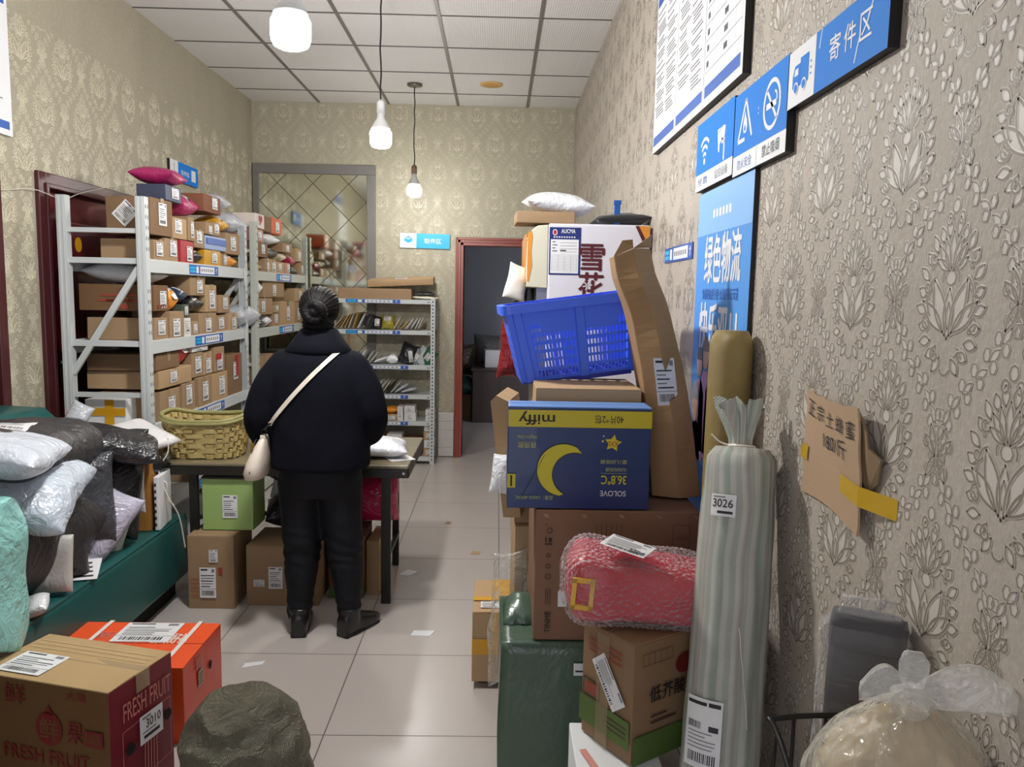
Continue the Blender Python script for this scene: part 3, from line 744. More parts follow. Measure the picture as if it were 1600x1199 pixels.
# parcel sending area sign
o, f, w, h = pict_board('direction_sign', 'long blue and white sign with a delivery van symbol on the right wall', 1.75, 1.305, 1.888, 2.006)
f.rect(0, 0, w, h, BLUE, 0); f.rect(0, 0, 0.148, h, WHITE, 1)
u, v = 0.075, h*0.5
f.poly([(u-0.005, v-0.022), (u-0.005, v+0.034), (u+0.040, v+0.034), (u+0.040, v-0.022)], BLUE, 2); f.poly([(u-0.045, v-0.022), (u-0.045, v+0.004), (u-0.034, v+0.024), (u-0.004, v+0.024), (u-0.004, v-0.022)], BLUE, 2); f.poly([(u-0.036, v+0.002), (u-0.030, v+0.016), (u-0.014, v+0.016), (u-0.014, v+0.002)], WHITE, 3)
for k in (-0.024, 0.018): f.ellipse(u+k, v-0.024, 0.013, 0.013, WHITE, 3); f.ellipse(u+k, v-0.024, 0.009, 0.009, BLUE, 4)
for k in range(3): f.line((u+0.048, v-0.012+0.012*k), (u+0.056, v-0.012+0.012*k), 0.003, BLUE, 2)
f.text('寄', 0.215, h*0.34, 0.262, h*0.74, WHITE, 1, 0.012); f.text('件', 0.278, h*0.34, 0.325, h*0.74, WHITE, 1, 0.012); f.text('区', 0.341, h*0.34, 0.386, h*0.74, WHITE, 1, 0.012)
for k, (a, b) in enumerate((((0.40, h), (0.37, h*0.62)), ((0.34, h*0.4), (0.325, h*0.08)), ((0.175, h), (0.165, h*0.7)))): f.line(a, b, 0.006, mat('scratched_blue', (140, 176, 222), 0.5, var=0.2), 1)
f.done('printed_face', o)

# tall poster
SKY = mat('poster_sky_blue', (84, 150, 222), 0.55, var=0.06, vs=2, spec=0.2); SKYL = mat('poster_pale_blue', (136, 182, 232), 0.55, var=0.05, spec=0.2); SKYD = mat('poster_deep_blue', (44, 110, 196), 0.55, var=0.06, vs=2, spec=0.2)
o, f = wall_board('poster', 'tall sky blue poster with large white lettering and a cartoon crowd on the right wall', 'poster', XR, 2.50, 1.965, 0.55, 1.80, 0.012, body=BLACK)
w, h = 0.535, 1.25
f.rect(0, 0, w, h, SKY, 0); f.rect(0, h-0.13, w, h, SKYL, 1); f.rect(0, 0, w, 0.42, SKYD, 1)
for q in range(6): f.rect(0.17+q*0.032, h-0.085, 0.19+q*0.032, h-0.062, WHITE, 2)
f.text('绿色物流', 0.10, h-0.275, 0.455, h-0.135, WHITE, 2, 0.022); f.text('快递进站更方便 山海好礼天天送', 0.09, h-0.325, 0.45, h-0.292, DBLUE, 2, 0.01); f.text('快乐双11', 0.07, h-0.485, 0.45, h-0.335, WHITE, 2, 0.022)
SKIN = mat('print_skin', (206, 160, 140), 0.4, var=0.05); LILAC = mat('print_lilac', (196, 130, 206), 0.4, var=0.06); HAIRP = mat('print_hair', (52, 40, 40), 0.4, var=0.05); GREYP = mat('print_grey_hair', (150, 152, 160), 0.4, var=0.1)
for (u, v, r, hc, body) in ((0.10, 0.73, 0.036, HAIRP, LILAC), (0.165, 0.76, 0.038, HAIRP, LILAC), (0.24, 0.745, 0.042, HAIRP, LILAC), (0.345, 0.66, 0.055, GREYP, LILAC), (0.06, 0.60, 0.05, GREYP, SKYD), (0.43, 0.58, 0.05, HAIRP, LILAC)):
    f.poly([(u-r*1.8, v-0.30), (u-r*1.5, v-0.09), (u-r*0.6, v-0.05), (u+r*0.6, v-0.05), (u+r*1.5, v-0.09), (u+r*1.8, v-0.30)], body, 2)
    f.ellipse(u, v, r*0.8, r*1.2, SKIN, 3); f.poly([(u+r*0.9*math.cos(t_), v+r*0.25+r*1.15*math.sin(t_)) for t_ in [PI*k/10 for k in range(11)]], hc, 4)
f.done('printed_face', o)
o, f = wall_board('shelf_label', 'small dark blue strip label with a white panel stuck on the right wall', 'label', XR, 3.03, 2.60, 1.610, 1.664, 0.004, body=DBLUE)
def shelf_label_face(f, w, h, rnd):
    f.rect(0, 0, w, h, DBLUE, 0); f.rect(w*0.02, h*0.55, w*0.19, h*0.8, CYAN, 1); f.rect(w*0.02, h*0.2, w*0.19, h*0.45, CYAN, 1)
    f.rect(w*0.22, h*0.15, w*0.3, h*0.85, WHITE, 1); f.rect(w*0.35, h*0.12, w*0.86, h*0.88, WHITE, 1)
    for k in range(6): f.rect(w*(0.39+0.075*k), h*0.35, w*(0.43+0.075*k), h*0.65, GINK, 2)
    f.line((w*0.93, h*0.2), (w*0.93, h*0.7), h*0.12, WHITE, 1); f.path([(w*0.91, h*0.55), (w*0.93, h*0.8), (w*0.95, h*0.55)], h*0.1, WHITE, 1)
shelf_label_face(f, 0.43, 0.054, rnd); f.done('printed_face', o)

# back wall: pick-up area sign
o = boxo('direction_sign', (0, 0.44, -0.015, 0, 0, 0.128), BLACK); o.location = (-0.877, YB, 1.873); o.rotation_euler = (0, 0.012, 0)
tag(o, 'cyan and white sign with a small box symbol on the back wall beside the doorway', 'sign'); f = Flat((0, -0.015, 0), (1, 0, 0), (0, 0, 1), [])
f.rect(0, 0, 0.44, 0.128, CYAN, 0); f.rect(0, 0, 0.145, 0.128, WHITE, 1)
f.poly([(0.04, 0.09), (0.075, 0.072), (0.11, 0.09), (0.11, 0.06), (0.075, 0.042), (0.04, 0.06)], CYAN, 2); f.poly([(0.045, 0.094), (0.075, 0.106), (0.105, 0.094), (0.075, 0.08)], SKYL, 2)
f.text('取件区', 0.215, 0.042, 0.365, 0.086, WHITE, 1, 0.02); f.done('printed_face', o)
# left wall: small sign with an arrow
o = boxo('direction_sign', (0, 0.018, 0, 0.475, 0, 0.13), BLACK); o.location = (XL, 5.22, 2.185); tag(o, 'small blue sign with a white arrow panel on the left wall above the racks', 'sign'); f = Flat((0.018, 0, 0), (0, 1, 0), (0, 0, 1), [])
f.rect(0, 0, 0.475, 0.13, BLUE, 0); f.rect(0, 0, 0.13, 0.13, WHITE, 1); f.line((0.065, 0.11), (0.065, 0.025), 0.006, INK, 2); f.path([(0.04, 0.06), (0.065, 0.022), (0.09, 0.06)], 0.006, INK, 2)
f.text('取件区', 0.18, 0.05, 0.32, 0.082, WHITE, 1, 0.02); f.rect(0.355, 0.03, 0.43, 0.105, WHITE, 1); f.done('printed_face', o)
# left wall poster at the frame's edge
o = boxo('notice_board', (0, 0.02, -0.55, 0, 0, 0.70), WHITE); o.location = (XL, 3.56, 2.122); tag(o, 'white notice board with blue bands at the near end of the left wall', 'notice board'); f = Flat((0.02, -0.55, 0), (0, 1, 0), (0, 0, 1), [])
f.rect(0, 0, 0.55, 0.7, WHITE, 0); f.rect(0.02, 0.025, 0.53, 0.06, DBLUE, 1); f.rect(0.02, 0.55, 0.53, 0.66, DBLUE, 1)
for k in range(18): f.rect(0.04, 0.5-k*0.022, rnd.uniform(0.3, 0.5), 0.506-k*0.022, GINK, 1)
f.done('printed_face', o)
# hand-lettered cardboard honey sign, bent away from the wall and held by yellow tape
o = empty('cardboard_sign', (XR, 1.575, 1.085), 0, 'torn piece of cardboard with handwriting taped to the right wall', 'sign')
bm = bmesh.new(); NU, NV = 12, 10
def hs(u, v):                      # u: 0 far edge .. 1 near edge, v: 0 bottom .. 1 top (bends off the wall at the fold)
    off = 0.005 + 0.016*u + 0.02*u*max(0, v-0.35)
    top = 0.212-0.022*math.sin(u*PI*0.9)+0.0015*math.sin(u*23)
    return Vector((-off, -0.285*u-0.002*math.sin(v*17), v*(top+0.018*u)-0.01*u+0.012*math.sin(u*3)))
for th, fl in ((0.0, False), (0.004, True)):
    g = [[bm.verts.new(hs(i/NU, j/NV)+Vector((th, 0, 0))) for i in range(NU+1)] for j in range(NV+1)]
    for j in range(NV):
        for i in range(NU):
            q = (g[j][i], g[j][i+1], g[j+1][i+1], g[j+1][i]); bm.faces.new(q if fl else q[::-1])
    if not fl: g0 = g
bm.verts.ensure_lookup_table()
for a, b in ((g0, g),):
    rim = [(0, i) for i in range(NU)]+[(j, NU) for j in range(NV)]+[(NV, i) for i in range(NU, 0, -1)]+[(j, 0) for j in range(NV, 0, -1)]
    for (j0, i0), (j1, i1) in zip(rim, rim[1:]+rim[:1]):
        try: bm.faces.new((a[j0][i0], a[j1][i1], b[j1][i1], b[j0][i0]))
        except ValueError: pass
bmesh.ops.recalc_face_normals(bm, faces=bm.faces[:]); obj('cardboard_sheet', bm, card('cardboard_sign', (178, 150, 122), 0.06), o)
bm = bmesh.new()                   # torn ragged flap behind the near edge
pts = [(-0.030, -0.27, 0.205), (-0.028, -0.300, 0.175), (-0.026, -0.305, 0.15), (-0.018, -0.335, 0.135), (-0.010, -0.315, 0.09), (-0.014, -0.29, 0.07), (-0.022, -0.27, 0.1)]
loft(bm, [[Vector(p)+Vector((0.004, 0, 0)) for p in pts], [Vector(p)+Vector((0.010, 0.004, 0)) for p in pts]]); obj('torn_flap', bm, card('cardboard_torn', (140, 118, 92)), o)
bm = bmesh.new()
def ink(u, v): p = hs(u, v); return p+Vector((-0.0022, 0, 0))
def hand(body, u0, v0, u1, v1):
    me = text_mesh(body); xs = [c.co.x for c in me.vertices]; ys = [c.co.y for c in me.vertices]
    vs = [bm.verts.new(ink(u0+(u1-u0)*(c.co.x-min(xs))/(max(xs)-min(xs)), v0+(v1-v0)*(c.co.y-min(ys))/(max(ys)-min(ys)))) for c in me.vertices]
    for p in me.polygons:
        try: bm.faces.new([vs[i] for i in p.vertices])
        except ValueError: pass
for k, ch in enumerate('正宗土蜂蜜'): hand(ch, 0.06+0.185*k, 0.78-0.012*k, 0.20+0.185*k, 0.93-0.012*k)
hand('180/斤', 0.40, 0.53, 0.80, 0.70); obj('handwriting', bm, INK, o)
TAPEO = mat('amber_tape', (204, 164, 44), 0.2, var=0.06, alpha=0.92)
for (u0, u1, v0, v1, yend) in ((0.0, 0.10, 0.33, 0.47, 0.028), (0.72, 1.0, 0.24, 0.40, -0.375)):
    bm = bmesh.new()
    if yend > 0: P = [(hs(u1, v)+Vector((-0.003, 0, 0)), hs(u0, v)+Vector((-0.003, 0.002, 0)), Vector((-0.0015, yend, hs(u0, v).z))) for v in (v0, v1)]
    else: P = [(hs(u0, v)+Vector((-0.003, 0, 0)), hs(u1, v)+Vector((-0.003, -0.002, 0)), Vector((-0.0015, yend, hs(u1, v).z))) for v in (v0, v1)]
    for a in range(2): bm.faces.new([bm.verts.new(p) for p in (P[0][a], P[0][a+1], P[1][a+1], P[1][a])])
    obj('tape', bm, TAPEO, o)
# ================================================================ storage racks
PERF = mat('punched_hole', (52, 54, 56), 0.7, var=0)
def long_rack(name, label, y0, y1, xb, xf, tops, levels, m, near_brace=True):
    """light duty rack: four punched posts, end braces, shelf trays with front beams; stands along the left wall"""
    e = empty(name, ((xb+xf)/2, (y0+y1)/2, 0), 0, label, 'shelving rack', 'parcel racks')
    cx, cy = e.location.x, e.location.y; pw = 0.042
    for (x, y) in ((xb, y0), (xf, y0), (xb, y1), (xf, y1)):
        bm = bmesh.new(); X, Y = x-cx, y-cy; sx = 1 if x == xf else -1; sy = -1 if y == y0 else 1
        a = 0.003
        box(bm, X-pw/2, X+pw/2, Y+sy*pw/2-a/2, Y+sy*pw/2+a/2, 0, tops); box(bm, X+sx*pw/2-a/2, X+sx*pw/2+a/2, Y-pw/2, Y+pw/2, 0, tops); box(bm, X-sx*pw/2-a/2, X-sx*pw/2+a/2, Y-pw/2, Y+pw/2, 0, tops)
        for q in (-1, 1): box(bm, X+q*pw/4-0.003, X+q*pw/4+0.003, Y+sy*(pw/2+0.002)-0.002, Y+sy*(pw/2+0.002)+0.002, 0, tops)
        k = 0.06
        while k < tops-0.03:
            for q in (-1, 1):
                vs = [bm.verts.new((X+sx*(pw/2+0.0022), Y+q*0.011+b_, k+c_)) for b_, c_ in ((-0.003, -0.009), (0.003, -0.009), (0.003, 0.009), (-0.003, 0.009))]
                f = bm.faces.new(vs if sx > 0 else vs[::-1]); f.material_index = 1
            k += 0.05
        obj('post', bm, [m, PERF], e)
    for (y, on) in ((y0, near_brace), (y1, True)):
        bm = bmesh.new(); Y = y-cy; A, B = xb-cx+0.02, xf-cx-0.02
        bm.free()
        for z in (1.745, 0.955): boxo('cross_bar', (A, B, Y-0.012, Y+0.012, z-0.011, z+0.011), m, e)
        bm = bmesh.new(); bar(bm, (A, Y-0.005, 1.06), (B, Y-0.005, 1.57), 0.028, 0.016, upv=(0, 1, 0)); obj('diagonal_brace', bm, m, e)
    rnd = random.Random(int(y0*7))
    for z in levels:
        bm = bmesh.new(); X0, X1, Y0, Y1 = xb-cx, xf-cx, y0-cy, y1-cy
        box(bm, X0+0.01, X1-0.012, Y0+0.012, Y1-0.012, z-0.012, z)                       # tray
        box(bm, X1-0.012, X1+0.012, Y0+pw/2, Y1-pw/2, z-0.062, z+0.004); box(bm, X0-0.012, X0+0.012, Y0+pw/2, Y1-pw/2, z-0.062, z+0.004)
        box(bm, X0, X1, Y0-0.012, Y0+0.012, z-0.024, z+0.004); box(bm, X0, X1, Y1-0.012, Y1+0.012, z-0.024, z+0.004)
        sh = obj('shelf', bm, m, e, bevel=0.002)
        for Y in (Y0, Y1):
            bm = bmesh.new(); box(bm, X1+0.0125, X1+0.0235, Y-0.02, Y+0.02, z-0.11, z+0.01); obj('beam_bracket', bm, m, sh)
        f = Flat((X1+0.0124, Y0+(Y1-Y0)*(0.36 if z > 1.5 else 0.40), z-0.056), (0, 1, 0), (0, 0, 1), []); shelf_label_face(f, (Y1-Y0)*0.30, 0.052, rnd); f.done('shelf_label', sh)
    return e
LA, LB = (0.08, 0.40, 0.80, 1.215, 1.612), (0.08, 0.40, 0.80, 1.20, 1.605)
long_rack('parcel_rack', 'white steel parcel rack nearest the viewer against the maroon door', 3.80, 5.26, -2.07, -1.70, 1.905, LA, STEEL)
long_rack('parcel_rack', 'grey white steel parcel rack in the far left corner beside the mirror', 5.50, 6.92, -2.07, -1.70, 1.945, LB, STEELB)

# slotted angle rack along the back wall
rc = empty('parcel_rack', (-1.02, 6.82, 0), 0, 'slotted angle steel rack with six shelves standing against the back wall', 'shelving rack', 'parcel racks')
HOLE = mat('slot_hole', (36, 36, 38), 0.8, var=0)
LC = (0.065, 0.375, 0.605, 0.86, 1.158, 1.42)
cxs, cys = (-0.485, 0.485), (-0.165, 0.155)
for x in cxs:
    for y in cys:
        bm = bmesh.new(); s = 1 if x > 0 else -1; q = -1 if y < 0 else 1
        box(bm, x-0.036 if s > 0 else x, x if s > 0 else x+0.036, y-0.001, y+0.001, 0, 1.43); box(bm, x-0.001, x+0.001, min(y, y-q*0.036), max(y, y-q*0.036), 0, 1.43)
        for k in range(45):
            vs = [bm.verts.new((x-s*0.018+a, y+q*0.0016, 0.04+k*0.031+b)) for a, b in ((-0.005, -0.007), (0.005, -0.007), (0.005, 0.007), (-0.005, 0.007))]
            f = bm.faces.new(vs); f.material_index = 1
        obj('post', bm, [STEEL, HOLE], rc)
rnd = random.Random(9)
for k, z in enumerate(LC):
    bm = bmesh.new(); box(bm, -0.48, 0.48, -0.163, 0.153, z-0.005, z); box(bm, -0.448, 0.448, -0.166, -0.163, z-0.036, z); box(bm, -0.448, 0.448, 0.150, 0.153, z-0.036, z)
    sh = obj('shelf', bm, STEEL, rc)
    if k > 0:
        f = Flat((-0.27 if k > 3 else -0.2, -0.1664, z-0.033), (1, 0, 0), (0, 0, 1), []); shelf_label_face(f, 0.46, 0.03, rnd); f.done('shelf_label', sh)
        bm = bmesh.new()
        for q in (-1, 1): box(bm, q*0.43-0.008, q*0.43+0.008, -0.1675, -0.166, z-0.022, z-0.016)
        obj('bolt', bm, HOLE, sh)

# ---------------------------------------------------------------- parcels on the two long racks
COLM = {'brown': CB, 'tan': CT, 'dark': CD, 'redbrown': CR, 'red': mat('red_carton', (166, 44, 52), 0.5), 'ytape': mat('yellow_taped_carton', (196, 146, 44), 0.35, vs=9, var=0.2),
 'blue': mat('blue_white_carton', (150, 168, 204), 0.5), 'navy': mat('navy_carton', (62, 68, 92), 0.5), 'white': mat('white_carton', (216, 214, 214), 0.55), 'printed': CBX, 'green': mat('green_black_carton', (66, 78, 62), 0.5),
 'redlab': CB, 'pinkb': card('pinkish_cardboard', (186, 146, 126)), 'pink': card('pink_carton', (184, 136, 122)), 'heart': mat('white_gift_carton', (222, 208, 202), 0.5), 'orange': mat('orange_carton', (196, 92, 56), 0.5), 'gtape': CT}
BAGM = {'black': poly('black_film', (30, 30, 34)), 'orange': poly('orange_film', (226, 146, 40)), 'magenta': poly('magenta_film', (164, 32, 96)), 'yellow': poly('yellow_film', (212, 158, 52)), 'silver': poly('silver_film', (186, 190, 198), 0.22),
 'white': poly('white_film', (224, 226, 230)), 'blue2': poly('blue_film', (40, 58, 84)), 'red': poly('red_film', (196, 38, 46)), 'tan': poly('tan_film', (176, 150, 112)), 'blackw': poly('black_white_film', (62, 62, 64)), 'cream': poly('cream_film', (214, 206, 178)), 'crimson': poly('crimson_film', (164, 36, 72)),
 'grey': poly('grey_film', (132, 134, 140)), 'green': poly('green_film', (24, 96, 62)), 'kraft': poly('kraft_film', (196, 160, 96), 0.5)}
PARCELS = {
'A1':[
 [('box','brown','brown cardboard parcel',3.90,4.04,0.10,0.26),('box','brown','brown cardboard parcel',4.05,4.22,0.12,0.2),('box','red','dark red carton',4.23,4.43,0.12,0.22),('bag','black','black and white bagged parcel',4.45,4.57,0.08,0.18),('box','ytape','carton wrapped in yellow tape',4.58,4.84,0.09,0.2),('box','brown','brown cardboard parcel',4.85,4.96,0.08,0.2),('bag','orange','orange bagged parcel',4.97,5.19,0.09,0.2),],
 [('box','dark','large brown carton with tilted label on its end',3.90,4.14,0.18,0.22),('box','tan','tan carton with a printed white label',4.14,4.35,0.11,0.2),('box','brown','tall narrow brown carton',4.35,4.44,0.13,0.18),('box','brown','brown cardboard parcel',4.45,4.60,0.10,0.2),('box','blue','flat blue and white carton',4.62,4.96,0.08,0.2),('box','brown','brown cardboard parcel',4.98,5.22,0.13,0.2),],
 [('box','navy','dark blue carton with a white label',4.08,4.27,0.08,0.15),('bag','magenta','magenta plastic parcel bag',4.28,4.60,0.13,0.22),('box','brown','small brown carton',4.61,4.71,0.07,0.14),('box','brown','small brown carton',4.72,4.84,0.08,0.14),('bag','yellow','yellow bagged parcel',4.85,5.05,0.09,0.16),('bag','silver','crumpled silver mailer',5.06,5.36,0.14,0.2),],
 [('bag','magenta','dark magenta bag draped at the very top',4.05,4.30,0.09,0.24),('box','redbrown','red and brown gift carton',4.59,4.87,0.10,0.18),('bag','silver','silver grey mailer',4.88,5.11,0.09,0.18),],
],
'A2':[
 [('box','brown','plain brown carton',3.90,4.06,0.11,0.33),('box','brown','upright brown carton',4.07,4.24,0.14,0.2),('box','white','slim white carton with print',4.25,4.35,0.10,0.2),('box','brown','small brown parcel',4.35,4.45,0.08,0.2),('box','brown','brown cardboard parcel',4.46,4.73,0.12,0.22),('box','brown','brown cardboard parcel',4.75,4.95,0.10,0.2),('box','tan','tan cardboard parcel',4.96,5.13,0.11,0.2),('bag','silver','silver grey mailer hanging over the shelf edge',5.16,5.51,0.16,0.2),],
 [('box','printed','long brown carton with red print',3.90,4.09,0.13,0.36),('bag','orange','orange and white pouch',4.10,4.22,0.12,0.12),('box','green','small dark green and brown box',4.25,4.34,0.07,0.16),('bag','black','black bagged parcel',4.36,4.61,0.10,0.2),('box','tan','tan carton with handwriting on a pink label',4.62,4.79,0.16,0.2),('box','brown','brown cardboard parcel',4.81,5.02,0.11,0.2),],
 [('bag','white','white crumpled mailer',3.90,4.14,0.10,0.36),('bag','blue2','dark blue bagged parcel',4.23,4.37,0.09,0.16),('box','brown','brown parcel wrapped in clear bubble wrap',4.38,4.61,0.12,0.2),],
],
'A3':[
 [('box','brown','brown carton with its end taped',3.94,4.20,0.15,0.3),('box','brown','crumpled brown parcel',4.21,4.40,0.16,0.22),('box','brown','brown cardboard parcel',4.43,4.64,0.17,0.22),('box','tan','tan cardboard parcel',4.66,4.90,0.17,0.22),('box','dark','large brown carton with a red stripe',4.92,5.21,0.26,0.3),],
 [('box','tan','long tan carton laid through the rack',3.93,4.36,0.09,0.36),('box','brown','brown cardboard parcel',4.39,4.54,0.14,0.2),('box','tan','tan parcel with a torn label',4.55,4.69,0.13,0.2),('box','redlab','brown carton with a red label',4.71,4.87,0.15,0.2),],
 [('box','dark','big striped brown carton',3.91,4.21,0.16,0.34),('bag','red','red plastic pouch with a white label',4.22,4.36,0.13,0.12),('box','white','white carton seen at an angle',4.38,4.61,0.15,0.24),('bag','tan','crumpled tan bag',4.63,4.81,0.12,0.16),],
],
'B1':[
 [('bag','tan','tan rolled parcel',5.56,5.73,0.07,0.2),('box','brown','brown cardboard parcel',5.74,5.87,0.10,0.2),('box','tan','tan cardboard parcel',5.89,6.05,0.10,0.2),('box','tan','tan cardboard parcel',6.07,6.29,0.09,0.2),('box','pinkb','pinkish brown parcel',6.31,6.46,0.09,0.2),('bag','black','black bagged parcel',6.48,6.75,0.07,0.18),('box','brown','brown parcel with a white label',6.77,6.89,0.11,0.15),],
 [('box','dark','grey brown carton',5.54,5.83,0.10,0.26),('bag','blackw','black and white parcel',5.84,6.18,0.09,0.24),('bag','cream','cream wrapped parcel',6.20,6.44,0.08,0.2),('bag','crimson','crimson bagged parcel',6.48,6.67,0.09,0.18),('box','tan','tan carton with a white label',6.69,6.87,0.11,0.16),],
 [('box','pink','wide pink carton',5.54,5.77,0.09,0.26),('bag','white','white plastic mailer',5.78,6.20,0.09,0.22),('box','brown','small brown carton',6.24,6.51,0.07,0.18),],
 [('box','heart','white gift box with a red heart print',5.56,5.76,0.10,0.16),('box','dark','brown cardboard parcel',5.77,5.98,0.11,0.18),('box','orange','dark red and orange carton',6.00,6.24,0.12,0.18),],
],
'B2':[
 [('bag','black','black green bagged parcel',5.55,5.80,0.07,0.2),('bag','white','white crumpled mailer',5.82,5.95,0.10,0.2),('box','brown','brown cardboard parcel',5.96,6.10,0.10,0.2),('box','gtape','tall brown carton with green tape',6.12,6.54,0.19,0.22),('box','brown','brown cardboard parcel',6.58,6.88,0.18,0.2),],
 [('box','brown','brown carton with a taped front',5.56,5.95,0.12,0.25),('box','tan','small tan parcel',5.97,6.11,0.06,0.2),],
 [('bag','white','white mailer',5.57,5.72,0.14,0.2),('box','brown','large brown carton',5.74,6.29,0.13,0.24),('box','tan','tan parcel',6.59,6.89,0.11,0.2),],
],
'B3':[
 [('box','brown','brown carton with a taped edge',5.54,5.94,0.20,0.25),('box','redbrown','reddish brown carton',5.97,6.35,0.17,0.25),('box','brown','brown carton',6.39,6.88,0.15,0.25),],
],
}
ORD = ('nearest', 'second', 'third', 'fourth', 'fifth', 'sixth', 'seventh', 'eighth')
SH = {'1': 'top shelf', '2': 'second shelf', '3': 'third shelf'}
LAYN = ('bottom', 'second', 'third', 'uppermost')
def shelf_parcels():
    for key, rows in PARCELS.items():
        rack = 'near left rack' if key[0] == 'A' else 'far left rack'; lev = (LA if key[0] == 'A' else LB)[{'1': 4, '2': 3, '3': 2}[key[1]]]
        top = 9 if key[1] == '1' else (1.545 if key[1] == '2' else 1.145)
        placed = []
        for r, row in enumerate(rows):
            descs = [p[2] for p in row]
            for i, (kind, col, desc, y0, y1, h, dep) in enumerate(row):
                rnd = random.Random(hash((key, r, i)) % 9973 if False else (ord(key[0])*131+int(key[1])*977+r*53+i*17))
                z = lev+0.001
                for (a, b, zt) in placed:
                    if a < y1-0.012 and b > y0+0.012: z = max(z, zt)
                h = min(h, max(0.05, top-z)) if r and kind == 'box' else h
                w = (y1-y0)*0.985; x = -1.70-rnd.uniform(-0.004, 0.012)-(0.012 if r else 0.006)+0.012; yc = (y0+y1)/2
                d = min(dep, 0.36)
                where = f'{LAYN[r]} layer, {SH[key[1]]}, {rack}'
                lab = f'{desc}, {where}'
                if descs.count(desc) > 1: 
                    k = descs[:i].count(desc); lab = f'{desc}, {ORD[k]} such from near end, {where}'
                g = f'parcels on the {SH[key[1]]} of the {rack}'
                if kind == 'box':
                    # built with its labelled end facing the aisle
                    o = carton('parcel_box', (w, d, h), (x-d/2, yc, z), PI/2+rnd.uniform(-.05, .05)*(1 if w < 0.25 else 0.3), COLM[col], lab, 'parcel', g, seed=rnd.randint(0, 999), flaps=False, dent=0.0015)
                    f = face_flat((w, d, h), 'front', lift=0.004); lw = min(0.085, w*0.55); lh = min(0.11, h*0.66); u = w*rnd.uniform(0.38, 0.62)-lw/2; v = h*rnd.uniform(0.4, 0.6)-lh/2
                    if col not in ('dark', 'blue') or r == 0 or col == 'dark' and r == 1: f.waybill(u, v, u+lw, v+lh, rnd)
                    if col == 'printed':
                        f.text('食品', w*0.3, h*0.15, w*0.6, h*0.3, REDP, 1) if False else [f.rect(w*0.2+k2*0.03, h*0.12, w*0.2+k2*0.03+0.02, h*0.24, REDP, 1) for k2 in range(4)]
                    if col == 'heart':
                        f.poly([(w*0.5+0.045*16*math.sin(t_)**3/16, h*0.62+0.04*(13*math.cos(t_)-5*math.cos(2*t_)-2*math.cos(3*t_)-math.cos(4*t_))/16) for t_ in [2*PI*k2/20 for k2 in range(20)]], RED, 1)
                    if col == 'redlab': f.rect(w*0.1, h*0.5, w*0.6, h*0.75, RED, 3)
                    if 'red stripe' in desc: f.rect(w*0.55, h*0.45, w*0.72, h*0.98, RED, 1)
                    if col == 'blue': f.rect(0.01, h*0.4, w-0.01, h*0.85, mat('print_soft_blue', (84, 110, 176), 0.5), 1)
                    f.done('shipping_label', o)
                    if col in ('brown', 'tan', 'ytape', 'dark') and rnd.random() < 0.7 and w > 0.1: tape_strip(o, (w, d, h), 'y', m=TAPEC, drop=h*0.5, w=0.035)
                    if col == 'gtape': tape_strip(o, (w, d, h), 'y', m=mat('green_tape', (96, 122, 98), 0.3, alpha=0.9), drop=h*0.6, w=0.05)
                    # side prints visible through the rack's near end
                    if col == 'printed':
                        f = face_flat((w, d, h), 'left', lift=0.004)
                        for k2 in range(3): f.rect(d*0.25+k2*0.02, h*(0.35+0.2*(k2 % 2)), d*0.72+k2*0.02, h*(0.43+0.2*(k2 % 2)), REDP, 1)
                        f.rect(d*0.55, h*0.08, d*0.66, h*0.24, REDP, 1); f.done('carton_print', o)
                    if 'tilted label' in desc:
                        f = face_flat((w, d, h), 'left', lift=0.004); a = math.radians(45); c_ = (d*0.45, h*0.55)
                        f2 = Flat(f.P(c_[0], c_[1], 0), f.U*math.cos(a)+f.V*math.sin(a)*-1, f.V*math.cos(a)+f.U*math.sin(a), []); f2.waybill(-0.045, -0.05, 0.045, 0.05, rnd); f.bm.free(); f2.done('shipping_label', o)
                else:
                    hang = 'hanging' in desc or 'draped' in desc
                    o = bag('parcel_bag', (w*1.02, d, h), (x-d/2+(0.05 if hang else 0), yc, z+h/2), (rnd.uniform(-.06, .06), 0.0, PI/2+rnd.uniform(-.1, .1)), BAGM[col], lab, 'parcel bag', g, seed=rnd.randint(0, 999), nx=14, wr=0.008, pinch=0.1)
                    if col not in ('silver', 'white') and not hang and w > 0.1:
                        f = Flat((0, -d/2-0.004, 0), (1, 0, 0), (0, 0, 1), []); lw = min(0.07, w*0.5); lh = min(0.08, h*0.55)
                        drape_label(o, 0.0, -d*0.28, lw, lh, 0.1, rnd, n=4)
                        f.bm.free()
                placed.append((y0, y1, z+h+0.001 + (0.004 if kind == 'box' else -0.004)))
shelf_parcels()
def extra_carton(size, loc, rz, m, label, seed, group=None, wb='front', **k):
    o = carton('parcel_box', size, loc, rz, m, label, 'parcel', group, seed=seed, **k); rnd = random.Random(seed)
    if wb:
        f = face_flat(size, wb, lift=0.004); W_ = size[0] if wb in ('front', 'back', 'top') else size[1]; H_ = size[2] if wb != 'top' else size[1]; lw, lh = min(0.1, W_*0.5), min(0.13, H_*0.6)
        f.waybill(W_*0.5-lw/2, H_*0.5-lh/2, W_*0.5+lw/2, H_*0.5+lh/2, rnd); f.done('shipping_label', o)
    return o
